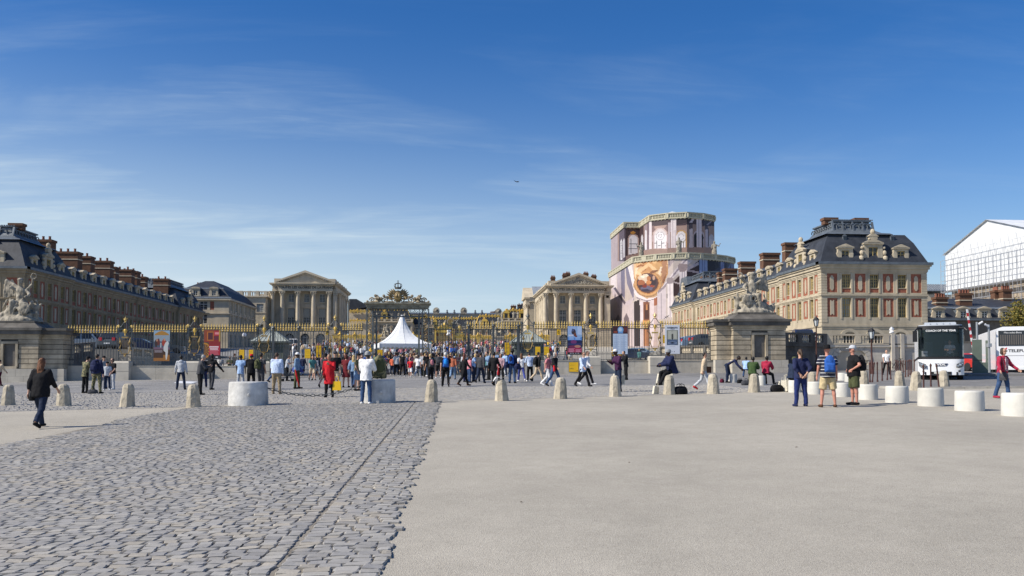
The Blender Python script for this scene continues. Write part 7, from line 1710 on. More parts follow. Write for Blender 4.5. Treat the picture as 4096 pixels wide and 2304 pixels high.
# --- stone bollards
def bollard_me(h,seed):
 random.seed(seed); m = MB(); prof = [(.262,-.1),(.258,.02),(.235,h*.3),(.212,h*.6),(.188,h*.82),(.16,h*.92),(.11,h*.98),(.02,h)]
 m.lathe(prof,n=8,rot=math.pi/8,sy=.95); me = m.mesh('bollard',BOLL)
 bm = bmesh.new(); bm.from_mesh(me); bmesh.ops.subdivide_edges(bm,edges=bm.edges[:],cuts=2,use_grid_fill=True)
 for v in bm.verts: v.co += Vector((1,1,.5))*(0.010*mnoise.noise(v.co*5+Vector((seed*3,0,0))))+v.normal*(.008*mnoise.noise(v.co*13))
 bm.to_mesh(me); bm.free(); return me
BM = [bollard_me(.80,k) for k in range(4)]
BP = [(32,1622,'at the left edge of the picture'),(256,1624,'just right of the woman walking in black'),(509,1628,'below the first lyre pillar'),(774,1630,'left of the big concrete drum'),(1725,1610,'beside the drum with the rucksack'),(2007,1603,'with white paper on its top, right of the crowd'),(2241,1595,'in front of the two blond women'),(2461,1586,'under the printed carrier bags'),(2677,1578,'the man in the navy anorak sits on'),(2853,1575,'behind the woman in beige'),(3016,1569,'before the man in the green jacket'),(3252,1560,'behind the striped shirt'),(3453,1552,'behind the man in the white cap'),(3600,1552,'with a white drum in front, left of the coach'),(3663,1561,'left of three thin iron posts'),(3776,1549,'yellow-stained, before the coach wheel')]
for i,(px,py,l) in enumerate(BP):
 p = gp(px,py); o = obj('bollard',BM[i % 4],None,loc=p,rot=(.03*math.sin(i*2.3),.03*math.cos(i*3.1),(i*1.7)%.8-.4+(.39 if i % 2 else 0)),scale=(1,1,.96+.07*((i*37)%5)/5)); tag(o,'worn octagonal stone bollard '+l,'bollard','stone bollards along the square')
for px,py,l in ((2530,1417,'left of three between list poster and lyre pillar'),(2562,1414,'middle of three between list poster and lyre pillar'),(2592,1415,'right of three between list poster and lyre pillar'),(2736,1416,'just right of the white exhibition poster'),(2786,1410,'before the right end of the railing'),(421,1444,'beside the dark car left of the first lyre pillar'),(520,1432,'right of the first lyre pillar'),(757,1434,'left of the second lyre pillar')):
 p = gp(px,py); o = obj('bollard',BM[0],None,loc=p,scale=(.8,.8,1.15)); tag(o,'pale bollard inside the court, '+l,'bollard','bollards inside the court')
# --- concrete drums
def drum(px0,px1,base,top,label,m,grp,oblong=1.0):
 p = gp((px0+px1)/2,base); d = (p-Vector((0,0,EYE))).length; k = d/3407*.985; r = (px1-px0)/2*k; h = (base-top)*k-.05
 p = p+Vector((p.x,p.y,0)).normalized()*r*.9; p.z = G(p.x,p.y)
 o = MB().lathe([(r*1.02,-.05),(r*1.02,.02),(r*.99,h-.06),(r*.965,h-.015),(r*.93,h),(.02,h)],n=40,sy=oblong).build('concrete_drum',m,None,smooth=True,loc=p); tag(o,label,'concrete block',grp); return o,r,h
d1 = drum(918,1068,1626,1526,'big stained concrete drum left of the chain',CONC_G,'big concrete drums')
d2 = drum(1443,1582,1615,1513,'big stained concrete drum with an olive rucksack on it',CONC_G,'big concrete drums')
for q in (d1[0],d2[0]): MB().lathe([(.05,0),(.04,.03),(.0,.035)],n=10).build('lifting_plug',CONC_G,q,loc=(.15,-d1[1]*1.0,.38),rot=(R(90),0,0))
for x0,x1,b,t,l in ((4021,4130,1666,1579,'at the right edge, before the woman in red'),(3830,3927,1645,1567,'second from the right edge'),(3679,3767,1626,1554,'in front of the coach'),(3548,3629,1612,1545,'left of the coach with a bollard behind'),(3439,3507,1600,1537,'right of the man in green shorts'),(3335,3398,1588,1530,'behind the legs of the man in beige shorts'),(3232,3286,1578,1525,'between the navy woman and the striped man'),(3155,3201,1570,1519,'the man in the blue-grey jacket sits on'),(3353,3388,1523,1490,'in the back row left of the coach'),(3380,3412,1528,1494,'in the back row, touching its neighbour'),(2912,2948,1531,1494,'the bending man reaches into'),(3034,3061,1542,1500,'under the man in the crimson anorak')):
 drum(x0,x1,b,t,'round white concrete drum '+l,CONC,'white concrete drums')
def chain(a,b,sag,label):
 a = Vector(a); b = Vector(b); L_ = (b-a).length; n = int(L_/.135); t = thing('chain',label,'chain',a); lk = MB(); lk.tube([(.085*math.cos(q)*1.0,.04*math.sin(q),0) for q in [i*math.pi/4 for i in range(8)]],.012,5,closed=True); me = lk.mesh('chain_link',IRON,smooth='all')
 P = lambda f: (b-a)*f+Vector((0,0,-sag*4*f*(1-f)))
 for k in range(n):
  p,q = P(k/n),P((k+1)/n); d = q-p; o = obj('chain_link',me,t,loc=(p+q)/2); o.rotation_euler = (R(90)*(k % 2)+.3,-math.asin(d.z/d.length),math.atan2(d.y,d.x))
p1,p2 = d1[0].location,d2[0].location
chain((p1.x+d1[1]*.9,p1.y,p1.z+.62),(p2.x-d2[1]*.95,p2.y+.3,p2.z+.62),.32,'heavy iron chain hanging between the two big concrete drums')
ORD = 'first second third fourth fifth sixth seventh eighth ninth tenth eleventh twelfth thirteenth fourteenth fifteenth sixteenth seventeenth eighteenth'.split()
PM = MB().lathe([(.05,-.05),(.05,.10),(.036,.14),(.033,.95),(.045,.97),(.05,1.02),(.03,1.07),(.004,1.10)],n=8).mesh('iron_post',IRON_B,smooth=True)
for k,(px,py,tl) in enumerate(sorted(((3480,1530,.0),(3489,1530,.12),(3510,1528,0),(3529,1524,0),(3549,1521,.05),(3563,1518,0),(3593,1512,0),(3604,1510,0),(3613,1509,0),(3622,1509,.02),(3633,1507,0),(3646,1505,0),(3657,1503,.03),(3695,1562,0),(3724,1553,0),(3757,1556,-.10),(3585,1505,0),(3640,1500,0)))):
 o = obj('iron_post',PM,None,loc=gp(px,py),rot=(0,tl,0)); tag(o,'thin brown iron post by the coach road, %s from the left' % ORD[k],'post','thin iron posts by the coach road')
# --- street lamps and floodlights
def street_lamp(px,base,top,label,Y=None):
 p = gp(px,base); h = (ZY(top,p.y,px)-p.z); t = thing('street_lamp',label,'street lamp',p,.3,'lantern street lamps'); MB().lathe([(.16,0),(.16,.25),(.09,.32),(.10,.9),(.065,1.0),(.05,h-.95),(.09,h-.9),(.03,h-.82)],n=10).build('post',IRON_B,t,smooth=True)
 z = h-.82; MB().lathe([(.13,0),(.22,.5)],(0,0,z+.06),6).build('lantern_glass',LAMPG,t); f = MB()
 for k in range(6): a = k*math.pi/3; f.bar((.14*math.cos(a),.14*math.sin(a),z+.05),(.235*math.cos(a),.235*math.sin(a),z+.58),.03)
 f.lathe([(.16,0),(.16,.05)],(0,0,z+.01),6); f.lathe([(.29,0),(.24,.06),(.12,.2),(.08,.22),(.05,.30),(.01,.36)],(0,0,z+.57),6); f.build('lantern_frame',BLACK,t)
street_lamp(3267,1486,1268,'lantern street lamp in front of the dark terrace wall'); street_lamp(3488,1496,1312,'lantern street lamp before the sunlit terrace wall, right of the first')
def flood(px,py,Y,label,base=None,n=1):
 p = pY(px,py,Y); z0 = G(p.x,p.y) if base is None else base; t = thing('floodlight',label,'floodlight',(p.x,p.y,z0)); h = p.z-z0; MB().lathe([(.04,0),(.04,h)],n=8).build('pole',IRON,t)
 for k in range(n): b = MB(); b.lathe([(.06,-.2),(.15,-.05),(.17,.12),(.12,.14)],(0,0,0),10); b.build('lamp_head',WHITE,t,loc=(0,-.05,h+.12-k*.25),rot=(R(60),0,.6+k))
flood(977,1347,71,'white floodlight on a thin pole left of the left hut'); flood(1795,1330,72,'pair of white floodlights on a pole right of the tent',n=2); flood(3565,1322,71.6,'white floodlight above the terrace balustrade',base=4.2,n=2)
# --- posters and notices on the railing
def poster(px0,px1,py0,py1,paint,label,name='poster',Y=YF-.14,cell=.022,frame=None,rows=None):
 a = pY(px0,py1,Y); b = pY(px1,py0,Y); w,h = b.x-a.x,b.z-a.z; t = thing(name,label,'poster',(a.x,Y,a.z),0); nx,nz = max(4,int(w/cell)),max(4,int(h/cell)); V = [(w*i/nx,0,h*j/nz) for i in range(nx+1) for j in range(nz+1)]
 F = [(i*(nz+1)+j,(i+1)*(nz+1)+j,(i+1)*(nz+1)+j+1,i*(nz+1)+j+1) for i in range(nx) for j in range(nz)]; ii,jj = np.meshgrid(np.arange(nx),np.arange(nz),indexing='ij'); u = ((ii+.5)/nx).ravel(); v = 1-((jj+.5)/nz).ravel()
 c = np.array([srgb(255,255,255)]*len(F));
 for poly,col in paint: c[in_poly(u,v,poly)] = srgb(*col)
 me = bpy.data.meshes.new('print'); me.from_pydata(V,[],F); me.materials.append(PRINT); set_print(me,c*.86); obj('print',me,t,loc=(0,-.012,0)); MB().box(-.02,w+.02,0,.03,-.02,h+.02).build('backing',frame or IRON_G,t); return t,w,h
Q = lambda x0,y0,x1,y1: [(x0,y0),(x1,y0),(x1,y1),(x0,y1)]
def lines(x0,x1,ys,col,hh=.006,rag=0): return [(Q(x0,y,x1-rag*((k*37) % 10)/10,y+hh),col) for k,y in enumerate(ys)]
poster(614,680,1322,1444,[(Q(0,0,1,1),(70,90,110)),(Q(0,0,1,.2),(150,180,200)),([(.05,.12),(.3,.04),(.5,.01),(.7,.04),(.95,.12),(.95,.16),(.05,.16)],(180,130,50)),(Q(0,.16,1,.36),(150,165,175)),(Q(0,.55,1,.66),(120,90,110)),(Q(0,.62,1,1),(70,45,30)),(Q(0,.9,1,1),(160,105,45)),(Q(.6,.8,1,1),(165,110,45)),(ell(.15,.42,.09,.13),(60,40,40)),(ell(.3,.38,.08,.12),(110,50,40)),(ell(.64,.4,.13,.12),(170,60,40)),(ell(.66,.30,.05,.05),(200,150,120)),([(.72,.4),(.88,.34),(.95,.42),(.9,.5),(.9,.7),(.82,.95),(.76,.95),(.74,.72),(.62,.66),(.62,.54)],(215,215,210)),(ell(.2,.32,.05,.045),(190,140,110)),(Q(.42,.4,.48,.56),(210,210,210))]+lines(.05,.55,[.62,.65,.68,.71],(200,190,200)),'poster of a red-clad rider on a white horse hung on the left railing')
poster(815,882,1320,1434,[(Q(0,0,1,1),(150,40,40)),(Q(0,0,.62,.4),(150,70,40)),(Q(.22,.08,.56,.34),(90,40,50)),(Q(.2,.06,.24,.36),(205,120,40)),(Q(.54,.06,.58,.36),(205,120,40)),(Q(.2,.06,.58,.09),(205,120,40)),(Q(.2,.34,.58,.37),(205,120,40)),(Q(.62,.05,.95,.2),(205,60,70)),(Q(.66,.08,.92,.16),(235,150,150)),(Q(.62,.22,.9,.34),(110,40,60)),(Q(0,.42,.3,1),(90,70,60)),(ell(.06,.72,.34,.27),(205,140,40)),(ell(.06,.72,.28,.22),(110,75,50)),(Q(.3,.55,.98,.88),(190,40,60)),(Q(.3,.88,1,1),(40,40,50)),(Q(.92,0,1,.4),(190,150,60)),(Q(.72,.93,.86,.97),(220,220,220))]+[([(.06,.715),(.06+.3*math.cos(a),.72+.24*math.sin(a)),(.06+.3*math.cos(a+.12),.72+.24*math.sin(a+.12))],(205,140,40)) for a in [k*.5-1.4 for k in range(8)]]+[(Q(.34,.57,.9,.62),(240,220,220)),(Q(.36,.645,.86,.69),(250,235,235))]+lines(.36,.92,[.72,.76,.80,.84],(230,160,170),.012,.1),'red poster of a gilded carriage with a spoked wheel on the left railing')
poster(2271,2327,1305,1417,[(Q(0,0,1,.5),(150,185,225)),(Q(.0,.0,.6,.25),(165,190,230)),(Q(.7,.0,1,.3),(190,210,240)),(ell(.42,.2,.16,.10),(60,50,60)),(ell(.52,.3,.1,.07),(120,70,50)),(ell(.36,.14,.08,.05),(80,90,130)),(ell(.6,.36,.08,.04),(120,60,50)),(Q(.05,.3,.4,.36),(210,215,235)),(Q(0,.38,1,.5),(80,140,215)),(Q(0,.5,1,.84),(25,30,80)),(ell(.42,.56,.22,.07),(120,50,110)),(Q(0,.62,1,.66),(45,50,110)),(ell(.5,.73,.45,.05),(120,40,80)),(ell(.7,.72,.22,.05),(190,130,110)),(Q(0,.78,1,.93),(165,25,75)),(Q(0,.93,1,1),(20,20,30))]+lines(.08,.48,[.39,.415,.44,.465],(200,225,250),.010,.1)+lines(.54,.94,[.39,.415,.44,.465],(200,225,250),.010,.1)+lines(.06,.5,[.80,.83,.855,.88,.905],(235,180,205),.010,.12)+lines(.55,.95,[.83,.855,.88,.905],(235,180,205),.010,.1)+[(Q(.15+.18*k,.955,.26+.18*k,.975),(200,200,210)) for k in range(4)],'tall blue, violet and pink event poster on the right railing')
poster(2452,2510,1305,1416,[(Q(0,0,1,.27),(70,30,35)),(ell(.52,.13,.2,.115),(130,180,225)),(ell(.5,.12,.12,.07),(200,220,240)),(Q(.05,.17,.3,.24),(150,70,50)),(Q(.74,.05,.98,.2),(110,50,45)),(Q(.35,.21,.7,.26),(100,150,210)),(Q(0,.27,1,1),(205,220,238)),(Q(.48,.3,.52,.98),(188,206,230)),(Q(.18,.3,.3,.98),(190,208,232)),(Q(.7,.3,.82,.98),(190,208,232))]+lines(.06,.46,[.31+k*.026 for k in range(25)],(140,160,190),.008,.16)+lines(.54,.94,[.31+k*.026 for k in range(25)],(140,160,190),.008,.16),'pale blue list poster with a dark picture on top on the right railing')
tp_,w,h = poster(2661,2718,1301,1415,[(Q(0,0,1,1),(228,232,240)),(Q(.12,.17,.88,.70),(95,100,90)),(Q(.14,.18,.86,.5),(165,165,150)),(Q(.2,.2,.42,.48),(196,196,180)),(Q(.58,.2,.8,.48),(196,196,180)),(Q(.40,.22,.60,.5),(190,190,178)),(Q(.46,.3,.54,.5),(15,20,25)),(Q(.42,.32,.45,.48),(50,55,55)),(Q(.55,.32,.58,.48),(50,55,55)),(Q(.14,.5,.86,.69),(85,105,135)),(ell(.5,.62,.3,.05),(150,165,190)),(ell(.5,.62,.25,.04),(90,108,138)),(ell(.5,.615,.10,.025),(25,30,45))]+[(Q(.3,.75,.7,.757),(170,175,190)),(Q(.36,.78,.64,.786),(180,185,195)),(Q(.2,.92,.24,.94),(120,120,130)),(Q(.45,.90,.48,.94),(120,120,130)),(Q(.6,.91,.66,.94),(150,150,160))],'white exhibition poster with a pale interior photograph beside the right pier',frame=WHITE)
text('SUGIMOTO',.17,tp_,(w/2,-.02,h*.91),(R(90),0,0),BLACK,.002,bold=.004); text('VERSAILLES',.07,tp_,(w/2,-.02,h*.865),(R(90),0,0),BLACK,.001)
yl = lambda n,k=0: [(Q(0,0,1,1),(246,196,28))]+lines(.1,.9,[.16+i*.8/n for i in range(n)],(196,150,20),.016,.25)
for x0,x1,y0,y1,l in ((957,977,1399,1435,'left of a matching pair by the left hut'),(995,1013,1399,1435,'right of a matching pair by the left hut'),(2141,2161,1387,1420,'left of a pair right of the right hut'),(2176,2196,1387,1420,'right of a pair right of the right hut')): poster(x0,x1,y0,y1,yl(11),'small yellow notice on the railing, '+l,'yellow_notice',cell=.03)
poster(1219,1242,1396,1433,yl(9)+[([(.15,.11),(.28,.03),(.41,.11)],(170,60,30))],'yellow notice with a small red triangle on the left side gate','yellow_notice',cell=.025)
for x0,x1,y0,y1,Y,l in ((1263,1287,1382,1431,78,'tall yellow board inside the court behind the left side gate'),(2019,2041,1370,1419,80,'tall yellow board inside the court left of the right hut'),(1505,1530,1399,1430,75,'small yellow board under the left edge of the tent'),(2652,2662,1341,1372,76,'narrow yellow board left of the white exhibition poster')):
 poster(x0,x1,y0,y1,yl(10),l,'yellow_board',Y=Y,cell=.04); c = pY((x0+x1)/2,y1,Y);
for x0,x1,l,s,px in ((2226,2237,'yellow B sign on the right pavilion','B',2231),(1303,1310,'yellow A sign on the left pavilion','A',1306)):
 Y = 203.9; a = pY(x0,1340,Y); b = pY(x1,1318,Y); t = thing('wall_sign',l,'sign',(a.x,Y,a.z)); MB().box(0,b.x-a.x+.3,-.06,0,0,b.z-a.z).build('panel',YEL,t); text(s,1.0,t,((b.x-a.x+.3)/2,-.07,(b.z-a.z)/2),(R(90),0,0),BLACK,.01); q = ZY(1385,Y)-a.z; MB().box(0,b.x-a.x+.3,-.06,0,q+.5,-1.5).build('banner',YEL,t)
tn,w,h = poster(2276,2313,1449,1487,[(Q(0,0,1,1),(246,196,28)),(Q(.05,.66,.28,.71),(30,30,20)),([(.22,.68),(.30,.58),(.38,.68),(.34,.68),(.30,.63),(.26,.68)],(30,30,20)),(Q(.34,.66,.52,.71),(30,30,20)),(Q(.2,.77,.215,.82),(90,80,30)),(Q(.4,.77,.415,.82),(90,80,30)),(Q(.76,.85,.94,.87),(30,30,20)),([(.88,.81),(.95,.86),(.88,.91)],(30,30,20))]+lines(.08,.7,[.1,.16,.22,.28,.34],(190,145,20),.014,.2),'yellow notice with a plan and an arrow on the right plinth wall','yellow_notice',Y=YF-.30,cell=.016)
pp = gp(2312,1496); MB().box(-.06,.06,-.02,.02,0,1.9).build('slat_post',WHITE,None,loc=(XY(2263,YF+.6),YF+.6,G(9,YF)),label='narrow white upright board leaning behind the railing')['category'] = 'board'
# --- vehicles
def car(p,rz,paint,label,kind='suv',L_=4.5):
 t = thing('parked_car',label,'car',p,rz,'cars parked in the court'); hw = .88; H = {'suv': 1.66,'van': 1.92,'hatch': 1.45}[kind]; b = MB(); e = L_/2; r0 = -e+ (.9 if kind != 'van' else .55)
 low = [(-e,.35),(-e-.02,.62),(-e+.1,.82),(-e+1.05,.98),(e-.1,1.0),(e,.85),(e+.02,.45),(e-.1,.28),(-e+.1,.28)]
 b.prism(low,'y',-hw,hw); top = [(r0+.55,.96),(r0+1.25,H-.06),(r0+1.5,H),(e-.75,H),(e-.35,H-.1),(e-.05,.98)]
 n = len(top); vs = [(x,-(hw-.05-.16*(z-.96)),z) for x,z in top]+[(x,hw-.05-.16*(z-.96),z) for x,z in top]; b.add(vs,[tuple(range(n))[::-1],tuple(range(n,2*n))]+[(i,(i+1) % n,n+(i+1) % n,n+i) for i in range(n)])
 b.build('body',paint,t); g = MB(); ym = lambda z: hw-.05-.16*(z-.96)+.006
 for sg in (-1,1):
  for xa,xb,xc,xd in ((r0+.85,r0+1.35,r0+1.95,r0+1.95),(r0+2.02,r0+2.02,e-.85,e-.75)): g.add([(xa,sg*ym(1.04),1.04),(xd if xa != r0+.85 else xc,sg*ym(1.04),1.04),(xc,sg*ym(H-.14),H-.14),(xb,sg*ym(H-.14),H-.14)],[(0,1,2,3)])
 g.add([(r0+.60,-.7,1.02),(r0+.60,.7,1.02),(r0+1.17,.62,H-.12),(r0+1.17,-.62,H-.12)],[(0,1,2,3)]); g.v[-4:] = [(x-.03,y,z) for x,y,z in g.v[-4:]]
 g.add([(e-.06,-.68,1.06),(e-.06,.68,1.06),(e-.31,.62,H-.16),(e-.31,-.62,H-.16)],[(0,1,2,3)]); g.v[-4:] = [(x+.03,y,z) for x,y,z in g.v[-4:]]; g.build('windows',GLASS,t)
 for x in (-e+.85,e-.85):
  for sg in (-1,1):
   w = MB().lathe([(.2,-.1),(.31,-.1),(.33,-.06),(.33,.06),(.31,.1),(.2,.1)],n=14).build('wheel',RUBBER,t,loc=(x,sg*(hw-.06),.33),rot=(R(90),0,0)); MB().lathe([(.2,-.105),(.05,-.09),(.02,-.09)],n=10).build('rim',SILVER,w);
   if sg > 0: w.rotation_euler = (R(-90),0,0)
 for sg in (-1,1): MB().box(e-.10,e+.035,sg*.60-.13,sg*.60+.13,.82,1.12).build('tail_light',TAIL,t); MB().box(-e-.035,-e+.12,sg*.62-.16,sg*.62+.16,.64,.80).build('headlight',LAMPG,t); MB().box(r0+.95,r0+1.12,sg*.88,sg*1.04,1.02,1.16).build('wing_mirror',paint,t)
 MB().box(e+.015,e+.045,-.26,.26,.52,.63).build('number_plate',WHITE,t); return t
ZL_ = 3.9
def onY(px,Y,z): p = pY(px,1400,Y); return (p.x,p.y,z)
for px,Y,z,rz,pt,l,k in ((338,84,ZL_,R(200),SILVER,'silver people carrier behind the left railing beside the pier','van'),(415,86.5,ZL_,R(262),NAVYCAR,'dark navy van seen end-on behind the first lyre pillar','van'),(468,84,ZL_,R(268),GREYCAR,'dark grey car end-on just left of the first lyre pillar','suv'),(570,92,ZL_,R(185),NAVYCAR,'navy saloon half hidden behind the rider poster','hatch'),(655,98,ZL_,R(190),GREYCAR,'dark car in the shade right of the rider poster','hatch'),
 (3215,76,ZT,R(75),NAVYCAR,'dark blue car on the right terrace above the balustrade','hatch'),(2546,106,None,R(170),NAVYCAR,'dark car between the list poster and a lyre pillar','hatch'),(2575,112,None,R(170),BLUECAR,'pale blue car behind the dark one right of the list poster','hatch'),(2750,96,ZT,R(180),GREYCAR,'grey car right of the white exhibition poster on the raised court','hatch'),(2800,91,ZT,R(182),BLUECAR,'pale blue car on the raised court, middle of three','hatch'),(2848,87,ZT,R(180),GREYCAR,'grey car half hidden behind the right pier','hatch'),(1182,172,None,R(180),WHITE,'white van at the foot of the left pavilion','van'),(3852,66,None,R(100),RED,'red car in the road behind the coach','hatch'),(3940,66,None,R(88),WHITE,'white car in the road between the green cabinets','hatch')):
 p = pY(px,1400,Y); car((p.x,p.y,G(p.x,p.y) if z is None else z),rz,pt,l,k)
# --- coaches
def coach_front():
 p = gp(3766,1521); a = math.atan2(p.x,p.y); rz = -a*1.0; t = thing('coach','white coach facing the square with its driver behind a dark windscreen','coach',p,rz+.04); t.scale = (.92,)*3; w,H,L_ = 1.27,3.42,12.2
 def plan(z):   # curved front outline
  k = .0 if z < 1.4 else (z-1.4)*.10
  return [(w,L_),(w,.55+k)]+[(w*math.cos(q)**.5 if q < math.pi/2 else -w*abs(math.cos(q))**.5,.55+k-.55*math.sin(q)) for q in [math.pi*i/14 for i in range(1,14)]]+[(-w,.55+k),(-w,L_)]
 def shell(z0,z1,n=2,off=0.0,x=1.0):
  m = MB(); vs = []; k = 0
  for i in range(n+1):
   z = z0+(z1-z0)*i/n; pl = [(a_*x,b-off) for a_,b in plan(z)]; k = len(pl); vs += [(a_,b,z) for a_,b in pl]
  fs = [(i*k+j,i*k+(j+1) % k,(i+1)*k+(j+1) % k,(i+1)*k+j) for i in range(n) for j in range(k)]+[tuple(range(k))[::-1],tuple(range(n*k,(n+1)*k))]; m.add(vs,fs); return m
 shell(.32,1.28,3).build('bumper_panel',BUSW,t,smooth=True); shell(1.284,1.44,1,-.01).build('dash_band',BLACK,t,smooth=True)
 m = MB(); pl = plan(2.0); sd = MB(); sd.box(-w,-w+.04,.95,L_,1.44,3.2); sd.box(w-.04,w,.95,L_,1.44,3.2); sd.box(-w,w,L_-.05,L_,1.44,3.2); sd.build('side_panel',BUSW,t)
 ws = MB(); vs = []; n = 8
 for i in range(n+1): z = 1.44+(3.10-1.44)*i/n; q = plan(z)[1:-1]; k = len(q); vs += [(a_,b,z) for a_,b in q]
 ws.add(vs,[(i*k+j,i*k+j+1,(i+1)*k+j+1,(i+1)*k+j) for i in range(n) for j in range(k-1)])
 gm = bpy.data.materials.new('windscreen_glass'); gm.use_nodes = True; nt = gm.node_tree; b = nt.nodes['Principled BSDF']; b.inputs['Base Color'].default_value = (.03,.045,.045,1); b.inputs['Roughness'].default_value = .08; b.inputs['Alpha'].default_value = .5
 ws.build('windscreen',gm,t,smooth='all'); shell(3.10,3.34,2,.004).build('destination_band',BLACK,t,smooth=True); r = shell(3.344,3.40,1,-.05,.95); r.box(-.85,.85,.9,3.4,3.40,3.58)
 for k in range(5): r.box(-.8+k*.36,-.55+k*.36,.82,.9,3.42,3.54)
 r.build('roof',mat('coach_roof',(.45,.48,.52),.4),t)
 text('COACH OF THE YEAR',.165,t,(0,.06,3.02),(R(84),0,0),WHITE,.002,bold=.004); MB().prism([(-.36,1.02),(.36,1.02),(.28,.88),(.10,.86),(-.10,.86),(-.28,.88)],'y',-.03,.01).build('badge',NAVYCAR,t); text('VDL',.15,t,(0,-.037,.945),(R(90),0,0),WHITE,.002,bold=.006,sx=1.8)
 for sg in (-1,1):
  hl = MB(); hl.add([(sg*1.235,.34,1.16),(sg*1.2,.20,1.14),(sg*.82,.03,.98),(sg*.80,.03,.76),(sg*1.0,.10,.74),(sg*1.2,.24,.84)],[(0,1,2,3,4,5)]); hl.v = [(x*1.01,y-.09,z) for x,y,z in hl.v]; o = hl.build('headlight',mat('headlight_dark',(.16,.17,.18),.15),t)
  for x,y,z,rr in ((1.02,.03,.93,.085),(.9,-.01,.86,.06),(1.14,.10,1.02,.05)): MB().lathe([(rr,0),(rr*.8,.03),(.01,.035)],n=12).build('lamp',CHROME,o,loc=(sg*x,y-.06,z),rot=(R(90),0,0))
  MB().lathe([(.07,0),(.05,.02)],n=10).build('fog_lamp',GLASS,t,loc=(sg*.98,.0,.55),rot=(R(90),0,0))
  mm = MB(); mm.tube([(sg*1.0,.35,3.2),(sg*1.3,.05,3.15),(sg*1.42,-.05,3.0)],.05,6); mm.box(sg*1.42-.13,sg*1.42+.13,-.16,.06,2.35,3.02); mm.build('mirror',BLACK,t)
  for y in (2.6,8.6): w_ = MB().lathe([(.28,-.15),(.46,-.15),(.5,-.09),(.5,.09),(.46,.15),(.28,.15)],n=18).build('wheel',RUBBER,t,loc=(sg*(w-.18),y-1.2,.49),rot=(0,R(90),0)); MB().lathe([(.28,-.1),(.28,.1)],n=14).build('rim',SILVER,w_)
  MB().add([(sg*.15,.04,1.50),(sg*.95,.10,1.62),(sg*.95,.10,1.66),(sg*.15,.04,1.54)],[(0,1,2,3)]).build('wiper',BLACK,t)
 MB().box(-.55,.55,-.022,.02,.34,.52).box(-.9,.9,.05,.2,.30,.5).build('grille',BLACK,t); MB().box(-.40,-.0,-.035,-.025,.40,.50).build('number_plate',mat('plate',(.6,.6,.55),.5),t); MB().box(-w+.05,w-.05,3.2,3.3,.5,3.2).build('saloon_bulkhead',BLACK,t); MB().box(-w+.06,w-.06,.5,3.2,1.15,1.2).build('cab_floor',BLACK,t)
 s = MB(); s.box(.28,.82,1.75,1.9,1.3,2.45); s.box(-.85,-.4,1.75,1.9,1.3,2.4); s.build('seats',mat('seat_cloth',(.05,.06,.08),.9),t); MB().box(-1.05,-.72,.62,.64,1.47,1.80).build('paper_sign',WHITE,t); st = MB().tube([(.55+.21*math.cos(q),.95+.1*math.sin(q),1.62+.19*math.sin(q)) for q in [i*.52 for i in range(12)]],.02,5,closed=True).build('steering_wheel',BLACK,t)
 q = Vector(p)+Matrix.Rotation(rz+.04,3,'Z') @ Vector((.506,1.43,0)); return q,rz
BUSQ = coach_front()
def coach_rear():
 Y = 55.5; a = pY(3987,1507,Y); z = G(a.x,Y); k = (a-Vector((0,0,EYE))).length/3407; t = thing('coach','white coach seen from behind at the right edge','coach',(a.x,Y,z),-R(27)); W_,H = 2.5,3.25
 m = MB(); m.prism([(0,.35),(.02,.6),(0,2.9),(.12,3.15),(.4,H),(W_-.4,H),(W_-.12,3.15),(W_,2.9),(W_,.35)],'y',0,11); m.build('body',BUSW,t,smooth=True)
 g = MB(); g.box(.14,W_-.14,-.03,.02,1.95,2.98); w = g.build('rear_window',GLASS,t); c = MB()
 for k in range(16): x = .25+k*.13; c.box(x,x+.07,-.034,-.031,2.02,2.70)
 c.build('curtains',mat('curtain',(.12,.11,.10),.9),w); MB().box(.03,W_-.03,-.012,.01,1.27,1.285).build('panel_gap',BLACK,t); MB().box(.45,.95,-.03,.0,.62,.74).build('number_plate',WHITE,t)
 MB().box(0.02,.12,-.02,.02,.9,1.2).build('tail_light',TAIL,t); MB().box(.1,W_-.1,-.04,.1,.32,.5).build('bumper',BUSW,t); MB().box(.15,W_-.15,.1,10.9,.05,.34).build('underside',BLACK,t)
 for x in (.2,W_-.2): MB().lathe([(.3,-.14),(.47,-.14),(.47,.14),(.3,.14)],n=16).build('wheel',RUBBER,t,loc=(x,2.6,.47),rot=(0,R(90),0))
 text('Mercedes-Benz',.17,t,(1.0,-.037,2.84),(R(90),0,0),WHITE,.002); text('TELEFU',.27,t,(1.22,-.006,1.60),(R(90),0,0),BLACK,.003,bold=.006,sx=1.15)
 l = MB(); l.prism([(.30,1.45),(.62,1.45),(.30,1.60)],'y',-.012,0); l.prism([(.30,1.66),(.38,1.82),(.30,1.82)],'y',-.012,0); l.build('logo',NAVYCAR,t); MB().prism([(.34,1.62),(.42,1.52),(.56,1.60),(.64,1.78),(.62,1.84),(.5,1.74)],'y',-.014,0).build('logo_flash',mat('logo_red',(.6,.02,.04),.4),t)
coach_rear()
